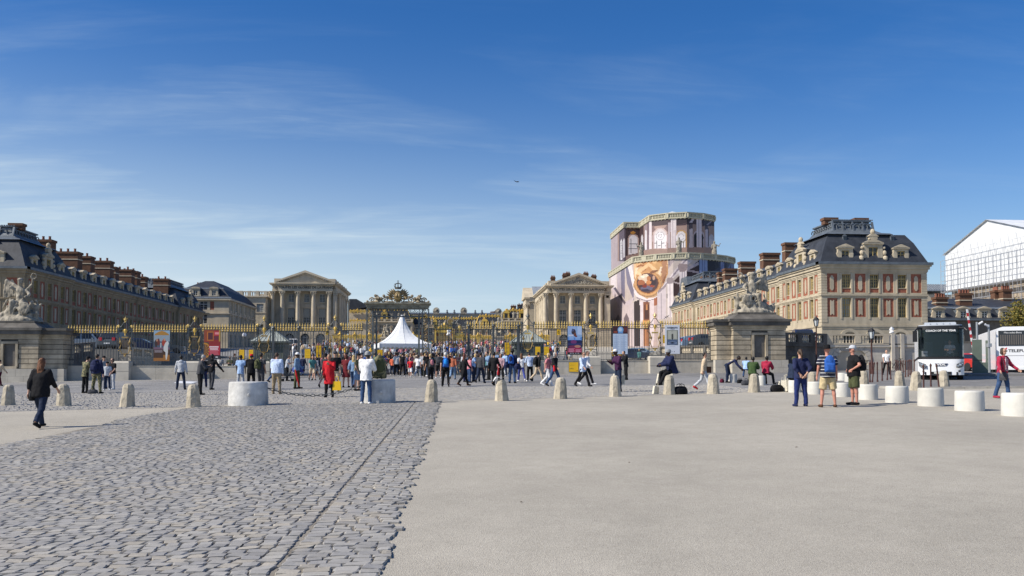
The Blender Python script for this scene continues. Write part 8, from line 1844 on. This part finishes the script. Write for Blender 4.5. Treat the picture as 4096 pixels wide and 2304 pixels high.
# --- barrier and cabinets
def barrier():
 p = gp(3902,1494); t = thing('barrier_boom','raised red and white barrier boom beside the coach','barrier',p); b = pY(3903,1466,p.y)-p; q = pY(3868,1237,p.y)-p; n = 16
 for k in range(n): MB().bar(b+(q-b)*k/n,b+(q-b)*(k+1)/n,.12,.05).build('stripe',mat('boom_red',(.45,.02,.03),.5) if k % 2 == 0 else WHITE,t)
 MB().box(-.14,.14,-.12,.12,0,.55).build('pivot',WHITE,t); c = b+(q-b)*.42; MB().box(c.x+.10,c.x+.36,-.03,.03,c.z-.35,c.z+.25).build('plate',WHITE,t)
 for x0,x1,y0,y1,l in ((3894,3922,1376,1501,'tall green-grey control cabinet beside the barrier'),(3948,3977,1378,1492,'tall green-grey control cabinet right of the barrier')):
  a = gp(x0,y1); k = (a-Vector((0,0,EYE))).length/3407; w,h = (x1-x0)*k,(y1-y0)*k; t = thing('control_cabinet',l,'cabinet',a,-.4); MB().box(0,w,0,.35,0,h).build('case',CABIN,t); MB().box(.02,w-.02,-.02,-.002,h*.42,h*.43).build('door_gap',BLACK,t); MB().box(-.02,w+.35,.02,.33,0,h*.36).build('base_box',CABIN,t)
 for px,b0,t0,l,sg in ((3909,1380,1288,'left of two grey camera poles by the barrier',1),(3956,1380,1298,'right of two grey camera poles by the barrier',-1)):
  Y = 55.4; a = pY(px,b0,Y); z = G(a.x,Y); h = ZY(t0,Y,px)-z; t = thing('camera_pole',l,'camera pole',(a.x,Y,z)); MB().lathe([(.08,0),(.07,h)],n=8).build('pole',mat('galvanised',(.33,.35,.36),.5,metal=.4),t); MB().box(-.12,.12,-.14,.14,h*.55,h*.62).build('bracket',SILVER,t); MB().lathe([(.07,-.18),(.07,.14)],n=8).build('camera_head',WHITE,t,loc=(sg*.22,-.1,h-.06),rot=(0,R(60)*sg,0))
 isl = gp(3880,1504); m = MB(); m.add([(isl.x-.3,isl.y-.3,isl.z-.02),(isl.x+3.6,isl.y-1.6,isl.z+.0),(isl.x+4.6,isl.y+3,isl.z+.1),(isl.x+.6,isl.y+3,isl.z+.08)]+[(isl.x-.3,isl.y-.3,isl.z+.12),(isl.x+3.6,isl.y-1.6,isl.z+.14),(isl.x+4.6,isl.y+3,isl.z+.26),(isl.x+.6,isl.y+3,isl.z+.22)],[(4,5,6,7),(0,1,5,4),(1,2,6,5),(2,3,7,6),(3,0,4,7)]); o = m.build('traffic_island',ASPH); o['kind'] = 'structure'
barrier()
bd = thing('bird','small dark bird gliding high above the court','bird',pY(2070,727,90),.5); m = MB(); m.add([(-.5,0,.12),(-.2,-.08,.0),(0,-.05,.03),(.2,-.08,0),(.5,0,.12),(.2,.12,.0),(-.2,.12,0)],[(0,1,6),(1,2,6),(2,5,6),(2,3,5),(3,4,5)]); m.build('wings',BLACK,bd); m = MB(); ellip(m,(0,0,0),.06,.2,.055); m.build('body',BLACK,bd)
# --- people one can tell apart (source pixels of the feet)
def P9(px,py,facing,label,dy=0,**k):
 p = gp(px,py); return person(p,facing,label,**k)
pw = P9(160,1712,172,'woman with long auburn hair in a black top walking away at the far left',pose='walk',H=1.66,top='black',legs='ddenim',hair='auburn',hk='long',sleeve='mid',fat=.04,lng=.10,group='people standing apart')
tA = P9(3203,1626,182,'woman in a navy jumper with hands clasped behind her back, left of three',pose='behind',H=1.66,top='navy',legs='mblue',hair='brown',hk='tail',sleeve='mid',shoes='navy',fat=.025,lng=.04,group='three people watching')
tB = P9(3312,1629,172,'man in a striped navy shirt, black hat and beige shorts, middle of three',pose='wide',H=1.74,top='stripe_navy',legs='sand',hair='grey',hk='bald',lk='shorts',shoes='brown',hat='brim',hatc='black',skin='r',fat=.03,lng=.04,loose=.022,group='three people watching')
tC = P9(3417,1620,-95,'man in a black polo, white cap and green shorts, right of three',pose='hips',H=1.75,top='black',legs='olive',hair='grey',lk='shorts',hat='cap',hatc='lgrey',skin='r',fat=.04,lng=.05,loose=.02,group='three people watching')
backpack(tB,'blue rucksack with a yellow base on the striped shirt','blue'); backpack(tC,'black rucksack on the man in the white cap','black')
PP = [ # px, py, facing, label, pose, H, top, legs, extras
 (340,1573,150,'man in a camouflage jacket and dark trousers at the left wall','phone',1.74,'camo','black',dict(sleeve='long',lng=.14,hat='cap',hatc='black')),
 (386,1575,165,'man in a navy jacket with white hood and camouflage trousers','wide',1.82,'navy','camo',dict(sleeve='long',hood=True,fat=.02)),
 (428,1561,10,'boy in a white tee and jeans with a black cap','stand2',1.44,'lgrey','ddenim',dict(hat='cap',hatc='black',shoes='white')),
 (413,1556,40,'man in a grey tee and black cap behind the boy in white','stand',1.74,'grey','denim',dict(hat='cap',hatc='black')),
 (449,1558,-25,'woman in a black tee and pale trousers beside the boy in white','stand2',1.62,'black','lgrey',dict(hk='bob',hair='brown',glasses=True,fat=.02,shoes='white')),
 (723,1559,184,'man in a grey hooded sweater and blue jeans, seen from behind','wide',1.72,'lgrey','ddenim',dict(sleeve='long',hood=True,skin='d',hair='black')),
 (800,1580,120,'grey-haired man in a charcoal jacket bending his head over a camera','phone',1.74,'dgrey','black',dict(hair='grey',sleeve='long',fat=.02)),
 (846,1560,158,'man in a black hooded jacket and dark jeans standing with legs apart','side_out',1.78,'black','dgrey',dict(sleeve='long',hood=True,skin='d',hair='black')),
 (814,1550,200,'person in black half hidden behind the grey-haired man','stand',1.68,'black','navy',dict(sleeve='long')),
 (879,1513,8,'man in a white polo and jeans leaning on the low wall','lean',1.74,'white','denim',dict(glasses=True,shoes='lgrey')),
 (918,1512,-12,'man in an olive tee and pale trousers leaning with folded arms','arms',1.68,'olive','lgrey',dict(glasses=True,shoes='dred')),
 (962,1556,176,'man in a pale blue tunic and grey trousers, left of the red cap','stand',1.70,'lblue','lgrey',dict(lng=.16,hair='black',skin='d')),
 (1004,1558,190,'man in a black jacket and red cap behind the concrete drum','phone',1.76,'black','black',dict(sleeve='long',lng=.1,hat='cap',hatc='red',skin='d',fat=.03)),
 (1043,1560,150,'man in a dark tee carrying an olive rucksack behind the drum','stand2',1.78,'dgrey','dgrey',dict(skin='m',hair='black',fat=.04)),
 (1095,1530,110,'person in a red and white striped top behind the pale blue shirt','walk',1.66,'stripe_red','denim',dict(sleeve='long')),
 (1106,1577,172,'man in a pale blue shirt and khaki trousers seen from behind','stand2',1.76,'pblue','khaki',dict(sleeve='long',hair='brown',shoes='khaki',fat=.05,loose=.02)),
 (1148,1524,95,'man in a grey tee bending over a pushchair','phone',1.70,'lgrey','black',dict(lean=20)),
 (1187,1555,82,'man in a pale blue denim shirt and white cap carrying a blue holdall','stand2',1.78,'ldenim','olive',dict(sleeve='long',hat='cap',hatc='white',skin='d',hair='black')),
 (1249,1522,20,'woman in a teal tee near the left side gate','walk',1.66,'teal','beige',dict(hk='bob',lk='shorts')),
 (1263,1521,-15,'girl in a flecked navy dress and sandals near the left side gate','walk2',1.62,'floral','floral',dict(sleeve='mid',skirt=(.24,.2),lk=None,hk='long',hair='brown',glasses=True)),
 (1300,1552,165,'man in a grey tee, black cap and pale shorts left of the red coat','walk2',1.76,'dgrey','beige',dict(hat='cap',hatc='black',lk='shorts')),
 (1317,1590,-8,'woman in a long red coat holding something to her mouth','face',1.66,'red','black',dict(sleeve='long',lng=.40,skin='m',fat=.035,hair='black')),
 (1340,1566,6,'man in a black tee with dark glasses behind the red coat','stand',1.80,'black','beige',dict(lk='shorts',glasses=True,hat='cap',hatc='dgrey')),
 (1384,1550,170,'red-haired woman in a dark red summer dress seen from behind','stand2',1.66,'dred','dred',dict(skirt=(.40,.24),lk=None,hk='bob',hair='red')),
 (1414,1552,168,'girl with long fair hair in a blue denim top and jeans','walk',1.66,'ldenim','denim',dict(hk='long',hair='blond',sleeve='mid')),
 (1428,1563,70,'boy in a camouflage tee, flat cap and denim shorts','face',1.68,'camo','ldenim',dict(lk='shorts',hat='cap',hatc='black')),
 (1449,1553,-5,'woman in sunglasses with tied back hair beside the camouflage tee','phone',1.64,'beige','dgrey',dict(glasses=True,hk='tail',hair='brown')),
 (1464,1617,164,'man in a loose white shirt, jeans and grey cap at the second drum','phone',1.74,'white','denim',dict(sleeve='long',lng=.15,loose=.035,hat='beanie',hatc='grey',shoes='white',skin='d',hair='black')),
 (1517,1516,20,'smiling man in a black tee above the olive rucksack','stand',1.78,'black','black',dict(hair='black',skin='m')),
 (1538,1510,-10,'child in a dark tee with a pattern beside the smiling man','stand2',1.40,'dgrey','black',dict(glasses=True)),
 (1570,1501,178,'child in a coral jacket waiting in the queue','stand2',1.50,'coral','ddenim',dict(sleeve='long',shoes='white')),
 (1586,1504,180,'man in a grey and black top with numbers in the queue','stand',1.78,'lgrey','black',dict(shoes='white',fat=.02)),
 (1610,1507,176,'young man in a black vest in the queue','stand2',1.78,'black','black',dict(sleeve='none',shoes='white')),
 (1641,1511,172,'boy in a red tee and white shorts in the queue','walk',1.40,'red','white',dict(lk='shorts',shoes='white')),
 (1672,1510,170,'woman in a white tee with a grey jacket tied round her waist','walk2',1.64,'white','lgrey',dict(skirt=(.24,.18),skirtc='dgrey',hk='tail',shoes='white')),
 (1692,1504,182,'man in a pale grey shirt at the right of the queue','stand',1.74,'lgrey','black',dict(sleeve='mid')),
 (1722,1540,196,'woman with short blond hair in black and a grey pink rucksack','walk2',1.68,'black','black',dict(hair='blond',hk='short',fat=.02)),
 (1754,1514,178,'man in a dark grey tee and black rucksack','stand2',1.74,'dgrey','black',dict(lk='shorts',shoes='white')),
 (1782,1548,182,'white-haired man in black with a bright blue rucksack','walk',1.74,'black','black',dict(hair='white',fat=.02)),
 (1776,1512,100,'man in a bright blue jacket looking at his phone','phone',1.74,'bblue','black',dict(sleeve='long',shoes='white')),
 (1811,1518,176,'woman in a rust top and pale jeans walking away','walk2',1.66,'rust','ldenim',dict(sleeve='mid',hk='tail',hair='brown')),
 (1856,1544,112,'woman with long dark red hair in a black knee-length coat and boots','walk',1.66,'black','black',dict(sleeve='long',skirt=(.42,.2),hk='long',hair='red',shoes='brown')),
 (1862,1528,60,'white-haired woman behind the woman in the black coat','stand',1.62,'grey','navy',dict(hair='white',hk='bob')),
 (1877,1531,120,'girl in a red checked shirt and jeans','stand2',1.50,'plaid','denim',dict(sleeve='long')),
 (1894,1527,80,'blond woman in a pale blue tee carrying a checked cloth','phone',1.66,'lblue','ddenim',dict(hair='blond',hk='bob')),
 (1907,1526,170,'man in a black tee with a white print on the back','stand',1.80,'black','dgrey',dict()),
 (1922,1533,160,'man in a charcoal shirt and dark jeans striding across','walk2',1.76,'dgrey','ddenim',dict(sleeve='long',skin='m',hair='black',fat=.02)),
 (1955,1520,-70,'man in a blue grey shirt reading papers','phone',1.78,'ldenim','black',dict(sleeve='long')),
 (1975,1543,150,'man in a black suit jacket walking behind the papered bollard','walk',1.74,'black','black',dict(sleeve='long',lng=.12,skin='m',hair='black')),
 (2004,1530,-20,'woman in a pink flowered blouse with a red bag','stand2',1.62,'pinkfl','black',dict(sleeve='mid',skin='m',hk='bob',hair='black')),
 (2049,1533,158,'man loaded with a blue rucksack and dark holdalls','stand',1.84,'navy','denim',dict(sleeve='long',skin='d',hair='black',hk='afro')),
 (2086,1526,186,'woman with long fair hair in a white tee and blue leggings','walk',1.66,'white','indigo',dict(hk='long',hair='auburn',shoes='white')),
 (2120,1526,196,'man in a pale blue shirt with head bent, black trousers','phone',1.70,'pblue','black',dict(sleeve='long',shoes='white')),
 (2152,1527,118,'man in a black jacket and beige trousers looking round','walk2',1.74,'black','beige',dict(sleeve='long',hair='black')),
 (2192,1545,62,'blond woman in a pinkish tee and white trousers','walk2',1.66,'pink','white',dict(hair='blond',hk='bob',shoes='white')),
 (2218,1546,52,'fair-haired woman in a black jacket and jeans with a red pouch','walk',1.70,'black','denim',dict(sleeve='long',lng=.08,hair='grey',hk='bob')),
 (2332,1547,38,'woman in a pale blue shirt and black trousers before the yellow notice','walk',1.68,'pblue','black',dict(sleeve='mid',lng=.12,hair='auburn',hk='short',glasses=True,loose=.025)),
 (2347,1540,60,'person in a white jacket half hidden behind the pale blue shirt','walk',1.74,'white','black',dict(sleeve='long',hair='brown',shoes='white')),
 (2474,1568,-70,'man in a dark purple top and white cap behind the fifth bollard','phone',1.76,'purple','ddenim',dict(sleeve='long',hat='cap',hatc='white',skin='d',hair='black')),
 (2504,1520,-80,'man in a black suit looking down at his phone by the list poster','phone',1.74,'black','black',dict(sleeve='long',lng=.10,hair='black')),
 (2816,1560,82,'woman in a beige jacket and red shoes walking right','walk2',1.62,'beige','lgrey',dict(sleeve='long',lng=.14,hair='dark',hk='short',shoes='red',loose=.022)),
 (2908,1531,62,'man in navy bending down over a white drum','bend',1.76,'navy','ddenim',dict(sleeve='long',skin='d',hair='black')),
 (2983,1510,150,'person in pale blue crouched behind the green jacket','sit',1.66,'lblue','denim',dict(sleeve='long',skin='d',hair='black')),
 (4012,1594,22,'woman in a red jumper, pink scarf and jeans with dark glasses','side_out',1.66,'crimson','denim',dict(sleeve='long',hk='bob',hair='brown',glasses=True,shoes='crimson',fat=.02)),
 (3546,1500,-15,'man in a white tee walking among the thin iron posts','walk',1.70,'white','black',dict(hair='black')),
 (-4,1545,160,'person in a beige top cut off by the left edge','walk',1.66,'beige','maroon',dict(sleeve='long')),
]
PD = {}
for px,py,f,l,pose,H,top,legs,k in PP:
 k = dict(k); k.pop('lean',None); PD[l] = P9(px,py,f,l,pose=pose,H=H,top=top,legs=legs,**k)
def seat(px,py,f,label,sh,**k):
 return person(gp(px,py),f,label,pose=k.pop('pose','sit'),group='people sitting on the square',**k)
seat(2690,1572,-80,'man in a navy anorak and grey woolly hat sitting on a bollard',.8,pose='sit2',top='navy',legs='black',sleeve='long',lng=.1,loose=.05,skin='d',hair='black',hat='beanie',hatc='grey',fat=.03,lift=.32,H=1.76)
seat(3010,1540,150,'man in a green jacket and camouflage trousers sitting with his back turned',.5,top='green',legs='camo',sleeve='long',loose=.03,skin='d',hair='black',fat=.02,H=1.74)
seat(3064,1538,140,'man in a crimson anorak sitting on a white drum',.5,pose='sit2',top='crimson',legs='black',sleeve='long',loose=.03,hood=True,skin='d',hair='black',H=1.74)
seat(3168,1568,115,'person in a blue-grey jacket and olive cap sitting on a white drum',.5,pose='sit2',top='ddenim',legs='black',sleeve='long',loose=.04,hat='beanie',hatc='olive',skin='d',hair='black',H=1.72)
person(Vector(BUSQ[0])+Vector((0,0,.88)),math.degrees(BUSQ[1]),'coach driver in a white shirt at the wheel',pose='sit',top='white',legs='black',hair='dark',group='drivers',H=1.7)
B = lambda key: next(o for l,o in PD.items() if key in l)
for key,l,c,c2 in (('bright blue rucksack','bright blue rucksack on the white-haired man','blue','bblue'),('olive rucksack behind','olive rucksack on the man behind the drum','olive','camo'),('grey pink','grey and pink rucksack on the blond woman in black','dgrey','pink'),('loaded','large blue rucksack on the loaded man','blue','navy'),('looking round','black rucksack on the man looking round','black',None),('dark grey tee and','black rucksack on the man in dark grey','dgrey',None),('white hood','dark daypack on the man with the white hood','navy',None),('left of the red coat','dark rucksack on the man in the grey tee','dgrey',None)): backpack(B(key),l,c,c2)
def bag(px,py,rz,l,c,s=1.0): return duffel(gp(px,py),rz,l,c,s)
bag(371,1576,.2,'dark bag on the cobbles between the two camouflage figures','dgrey',.8); bag(2722,1577,.5,'big black rucksack bag on the ground right of the seated man','black',1.15); bag(2888,1531,1.2,'dark red-black holdall left of the bending man','maroon',.8); bag(2985,1541,.1,'dark grey holdall before the man in the green jacket','dgrey',.9); bag(2960,1533,.6,'black holdall between the white drum and the green jacket','black',.75); bag(3108,1567,.3,'large black holdall beside the leaning carrier bags','black',1.05)
q = d2[0].location; rs_ = obj('rucksack',_BAG['pack'],None,loc=(q.x+.02,q.y-.1,q.z+d2[2]+.40),rot=(.05,0,3.4),scale=(1.6,1.45,1.65)); rs_.material_slots[0].link = 'OBJECT'; rs_.material_slots[0].material = gmat('camo'); tag(rs_,'large olive rucksack standing on the second concrete drum','rucksack'); obj('pocket',pocket_me(),rs_,mats=[gmat('olive')]); MB().tube([(.12,.1,-.2),(.2,.25,-.25),(.22,.3,-.4),(.22,.3,-.5)],.012,5).build('strap',BLACK,rs_)
def held(o,dx,dy,dz,me_fn,name,label,cat,m):
 s = o.scale[0]; p = o.location+Matrix.Rotation(o.rotation_euler.z,3,'Z') @ Vector((dx*s,dy*s,dz*s)); t = me_fn().build(name,m,None,loc=p,rot=(0,0,o.rotation_euler.z)); tag(t,label,cat); return t
def sling():
 m = MB(); loft(m,[((0,0,-.15),.05,.13),((0,0,-.05),.07,.15),((0,0,.08),.05,.12),((0,0,.13),.02,.09)]); m.tube([(0,-.08,.10),(-.02,-.03,.45),(-.03,.0,.62),(-.02,.05,.45),(0,.08,.10)],.012,5); return m
def tote(): return MB().prism([(-.17,0),(.17,0),(.15,.36),(-.15,.36)],'y',-.05,.05).tube([(-.08,-.03,.35),(-.06,-.03,.55),(.06,-.03,.55),(.08,-.03,.35)],.012,5)
held(pw,.20,0,.84,sling,'shoulder_bag','black shoulder bag at the hip of the auburn-haired woman','bag',BLACK); held(B('red coat holding'),-.26,-.06,.98,sling,'handbag','dark handbag hanging over the red coat','bag',cmat('dgrey')); held(B('red coat holding'),.34,-.05,.30,tote,'paper_bag','yellow paper carrier by the red coat','bag',YEL)
held(B('blue holdall'),.26,.02,.95,lambda: (lambda m: (loft(m,[((0,0,-.14),.12,.28),((0,0,0),.15,.32),((0,0,.13),.1,.27),((0,0,.16),.03,.2)]),m.tube([(0,-.22,.14),(-.02,-.05,.5),(-.02,.05,.5),(0,.22,.14)],.015,5))[1])(MB()),'holdall','blue holdall slung on the man in the white cap','bag',cmat('indigo'))
um = held(B('blue holdall'),-.26,-.22,.10,lambda: MB().tube([(0,0,0),(-.02,.08,.3),(-.02,.16,.62),(-.02,.2,.8),(-.02,.21,.92)],[.012,.04,.05,.03,.012],8),'umbrella','furled red umbrella held by the man in the white cap','umbrella',cmat('red'))
for key,dx,dz,l in (('loaded',.30,.98,'dark blue holdall on the right side of the loaded man'),('loaded',-.30,.90,'navy holdall on the left side of the loaded man')): held(B(key),dx,-.02,dz,lambda: (lambda m: (loft(m,[((0,0,-.18),.14,.3),((0,0,0),.17,.34),((0,0,.17),.1,.26)]),m)[1])(MB()),'holdall',l,'bag',cmat('navy'))
held(B('flowered'),-.12,-.16,.62,sling,'red_bag','red bag held by the woman in the flowered blouse','bag',cmat('red')); held(B('beige jacket'),-.12,-.22,.95,lambda: MB().box(-.02,.02,-.1,.1,-.14,.14),'folder','dark folder under the arm of the woman in beige','folder',cmat('brown')); held(B('red pouch'),-.22,-.12,.78,lambda: MB().prism([(-.05,0),(.05,0),(.06,.3),(-.06,.3)],'y',-.04,.04),'pouch','red pouch of the fair-haired woman in black','bag',cmat('red')); held(B('pink scarf'),-.16,-.14,.80,sling,'handbag','dark handbag of the woman with the pink scarf','bag',cmat('dgrey'))
held(B('pink scarf'),0,-.02,1.32,lambda: MB().lathe([(.10,0),(.13,.05),(.12,.12),(.08,.16)],n=12,cap=False).prism([(-.06,-.34),(.06,-.34),(.07,.08),(-.07,.08)],'y',-.15,-.11),'scarf','pink scarf round the neck of the woman in the red jumper','scarf',gmat('pinkfl'))
for px,py,sc,l,a in ((2640,1570,1.25,'cream canvas tote with a red flower print beside the seated man',.2),(2668,1556,1.2,'plain cream canvas tote hanging at the seated man',-.5),(2618,1577,.9,'patterned pale bag at the seated man’s feet',.6),(2462,1560,1.1,'printed carrier bag of the man in purple',.3),(2478,1566,1.1,'white carrier bag behind the bollard',-.2),(3128,1563,1.2,'white paper bag leaning by the black holdall',.9),(3140,1566,1.3,'rolled white cloth leaning on the drum',1.6),(3120,1560,1.0,'beige bag leaning left of the white ones',.2)):
 p = gp(px,py); up = .32 if 'tote' in l or 'arrier' in l else 0; o = tote().build('tote_bag',cmat('cream'),None,loc=p+Vector((0,-.15,up)),rot=(0,.15,a),scale=sc); tag(o,l,'bag')
 if 'red flower' in l: MB().lathe([(.06,0),(.04,.01)],n=7).build('print',cmat('red'),o,loc=(.03,-.052,.22),rot=(R(90),0,0)); MB().prism([(-.12,.04),(-.04,.04),(-.07,.2),(-.09,.2)],'y',-.056,-.05).build('print',cmat('maroon'),o)
ws_ = gp(738,1548); m = MB(); m.add([(-.5,-.3,.25),(.5,-.3,.22),(.6,.4,.30),(-.4,.4,.34),(-.5,-.3,.22),(.5,-.3,.19),(.6,.4,.27),(-.4,.4,.31)],[(0,1,2,3),(7,6,5,4),(0,4,5,1),(1,5,6,2),(2,6,7,3),(3,7,4,0)])
for x,y in ((-.4,-.2),(.45,-.2),(.5,.3),(-.35,.3)): m.bar((x,y,0),(x,y,.26),.03)
tag(m.build('white_tray',WHITE,None,loc=ws_),'low white tray of goods on the cobbles left of the drum','tray')
p = gp(2006,1603); tag(MB().add([(-.2,-.16,0),(.22,-.14,.02),(.2,.16,.0),(-.22,.14,.02),(-.3,-.1,-.14),(-.3,.1,-.12)],[(0,1,2,3),(0,3,5,4)]).build('paper',WHITE,None,loc=p+Vector((0,0,.83))),'sheet of white paper lying on top of a bollard','paper')
def pushchair():
 p = gp(1150,1526); t = thing('pushchair','dark folding pushchair near the pale blue shirt','pushchair',p,.4); f = MB()
 for s in (-.2,.2): f.bar((-.35,s,.1),(.35,s,.85),.03); f.bar((.35,s,.1),(-.2,s,.75),.03); f.bar((.35,s,.85),(.45,s,1.0),.03)
 f.bar((.45,-.2,1.0),(.45,.2,1.0),.035); f.build('frame',IRON,t); MB().prism([(-.3,.4),(.1,.35),(.3,.85),(.24,.88),(.05,.45),(-.3,.47)],'y',-.19,.19).build('seat',cmat('dgrey'),t)
 for x in (-.35,.35):
  for s in (-.23,.23): MB().lathe([(.09,-.02),(.10,0),(.09,.02)],n=10).build('wheel',RUBBER,t,loc=(x,s,.1),rot=(R(90),0,0))
pushchair()
bn = gp(2062,1492); o = MB().lathe([(.30,0),(.30,.05),(.33,.75),(.36,.80),(.30,.82)],n=14).build('round_bin',mat('grey_plastic',(.09,.095,.10),.6),None,loc=bn); tag(o,'grey round bin in front of the right hut','bin')
bk = thing('bicycle','bicycle leaning at the foot of the terrace wall','bicycle',gp(3590,1488),.2); f = MB()
for a,b in (((-.5,0,.33),(-.1,0,.85)),((-.1,0,.85),(.35,0,.9)),((.35,0,.9),(.5,0,.33)),((-.1,0,.85),(0,0,.3)),((0,0,.3),(.35,0,.85)),((-.5,0,.33),(0,0,.3)),((.35,0,.9),(.32,0,1.05))): f.bar(a,b,.035)
f.build('frame',BLACK,bk); MB().box(-.22,.02,-.06,.06,.92,.97).build('saddle',BLACK,bk); MB().bar((.32,-.25,1.05),(.32,.25,1.05),.03).build('handlebar',BLACK,bk)
for x in (-.5,.5): MB().tube([(x+.32*math.cos(a),0,.33+.32*math.sin(a)) for a in [i*math.pi/8 for i in range(16)]],.02,5,closed=True).build('wheel',RUBBER,bk)
# --- the queue before the gate
rq = random.Random(17); used = set()
tops = ['black','dgrey','navy','white','lgrey','red','lblue','olive','maroon','beige','black','navy','pink','teal','dgrey','yellow','blue','khaki']; legs_ = ['black','ddenim','denim','dgrey','beige','lgrey','navy']; hs_ = ['black','brown','dark','auburn','blond','grey']
WHERE = ((1490,1720,1487,1499,'under the white tent'),(1375,1500,1492,1510,'left of the tent opening'),(1700,1850,1490,1508,'just right of the gate'),(1850,2060,1492,1512,'between gate and right hut'),(930,1200,1488,1500,'before the left hut'),(1200,1400,1490,1504,'before the left side gate'))
NAMES = {'lgrey':'pale grey','dgrey':'charcoal','lblue':'light blue','ddenim':'dark jeans'}
for x0,x1,y0,y1,w in WHERE:
 n = {'under the white tent': 40,'left of the tent opening': 8,'just right of the gate': 18,'between gate and right hut': 9,'before the left hut': 5,'before the left side gate': 7}[w]
 for k in range(n):
  for _ in range(60):
   tp,lg,hr,hk = rq.choice(tops),rq.choice(legs_),rq.choice(hs_),rq.choice(('short','short','tail','long','bob'))
   if (w,tp,lg) not in used: break
  used.add((w,tp,lg)); px = x0+(x1-x0)*(k+rq.uniform(.1,.9))/n; ps = rq.choice(('stand','stand2','walk','stand','phone','walk2')); f = 180+rq.gauss(0,25) if rq.random() < .75 else rq.uniform(0,360)
  P9(px,rq.uniform(y0,y1),f,'%s top and %s trousers, queuing %s' % (NAMES.get(tp,tp),{'ddenim':'dark denim','denim':'blue denim','lgrey':'pale grey','dgrey':'charcoal'}.get(lg,lg),w),pose=ps,H=rq.uniform(1.56,1.80),top=tp,legs=lg,hair=hr,hk=hk,sleeve=rq.choice(('short','short','long')),skin=rq.choice('llmld'),shoes=rq.choice(('white','black','dgrey')),group='people queuing before the gate')
# --- small figures inside the court
def mini(pose,fat=0.0):
 J = skel(POSES[pose]); m = MB(); P = lambda t: J['pel']+J['ax']*t
 def band(i0,mi): m.m[i0:] = [mi]*(len(m.m)-i0)
 i = len(m.m); loft(m,[(P(-.08),.17,.12),(P(.1),.165,.12),(P(.36),.19,.13),(P(.5),.15,.10),(P(.57),.06,.06)],8)
 for n in 'LR': m.tube([J['sh'+n],J['el'+n],J['wr'+n]],[.07,.055,.04],6)
 band(i,1); i = len(m.m)
 for n in 'LR': m.tube([J['hip'+n]+Vector((0,0,.03)),J['kn'+n],J['an'+n]+Vector((0,0,-.06))],[.105,.075,.055],6); cap(m,J['an'+n]+Vector((0,.03,-.05)),J['toe'+n],.045,.035,6)
 band(i,2); i = len(m.m); h = J['head']; cap(m,J['neck'],h,.055,.05,6); ellip(m,h,.078,.095,.125,8,6)
 for n in 'LR': m.sphere(J['wr'+n]+J['hdir'+n]*.08,.05,6,4)
 band(i,0); i = len(m.m); ellip(m,h+Vector((0,.03,.03)),.088,.095,.105,8,6); band(i,3)
 return m.mesh('person',[SKIN['l'],cmat('black'),cmat('ddenim'),hmat('dark')],smooth='all')
MINI = [mini(p) for p in ('stand','stand2','walk','walk2','phone')]
rc = random.Random(23); cnt = 0
zones = ((96,165,62,'in the middle of the court crowd',lambda r,Y: AX+r.uniform(-2,23)*Y/170),(105,165,40,'in the crowd left of the tent',lambda r,Y: AX-r.uniform(3,24)*Y/170),(84,130,16,'walking near the left hut inside the court',lambda r,Y: AX-r.uniform(12,22)),(84,125,14,'walking inside the court behind the right railing',lambda r,Y: AX+r.uniform(14,24)))
for y0,y1,n,w,fx in zones:
 for k in range(n):
  Y = rc.uniform(y0,y1); x = fx(rc,Y); tp = rc.choice(tops+['white','white','pblue','lgrey']); o = obj('person',MINI[rc.randrange(5)],None,loc=(x,Y,G(x,Y)+.004),rot=(0,0,rc.uniform(0,6.28)),scale=rc.uniform(.90,1.06),mats=[SKIN[rc.choice('llmd')],cmat(tp),cmat(rc.choice(legs_)),hmat(rc.choice(hs_))])
  tag(o,'small distant figure in a %s top %s' % (NAMES.get(tp,{'pblue':'pale blue'}.get(tp,tp)),w),'person','crowd inside the court')
V,F,C = [],[],[]; src = []; b0 = 0
for me in MINI: src.append((np.array([v.co[:] for v in me.vertices]),[tuple(f.vertices) for f in me.polygons],[f.material_index for f in me.polygons]))
for k in range(480):
 Y = rc.uniform(104,194); x = AX+rc.uniform(-22,29)*(Y/185); v,f,mi = src[k % 5]; a = rc.uniform(0,6.28); s = rc.uniform(.9,1.06); R_ = np.array(((math.cos(a),-math.sin(a),0),(math.sin(a),math.cos(a),0),(0,0,1)))
 pal = [SKIN[rc.choice('llmd')].diffuse_color[:3],CC[rc.choice(tops+['white','lgrey'])],CC[rc.choice(legs_)],HAIRC[rc.choice(hs_)]]; V.append(v @ R_.T*s+np.array((x,Y,G(x,Y)+.004))); F += [tuple(q+b0 for q in t_) for t_ in f]; C += [pal[q] for q in mi]; b0 += len(v)
me = bpy.data.meshes.new('crowd'); me.from_pydata(np.concatenate(V).tolist(),[],F); me.materials.append(CLOTH_PRINT); set_print(me,np.array(C)); o = obj('crowd',me,None,kind='stuff'); tag(o,'dense far crowd filling the court below the gilded railing','crowd')
bpy.data.scenes.remove(TS)
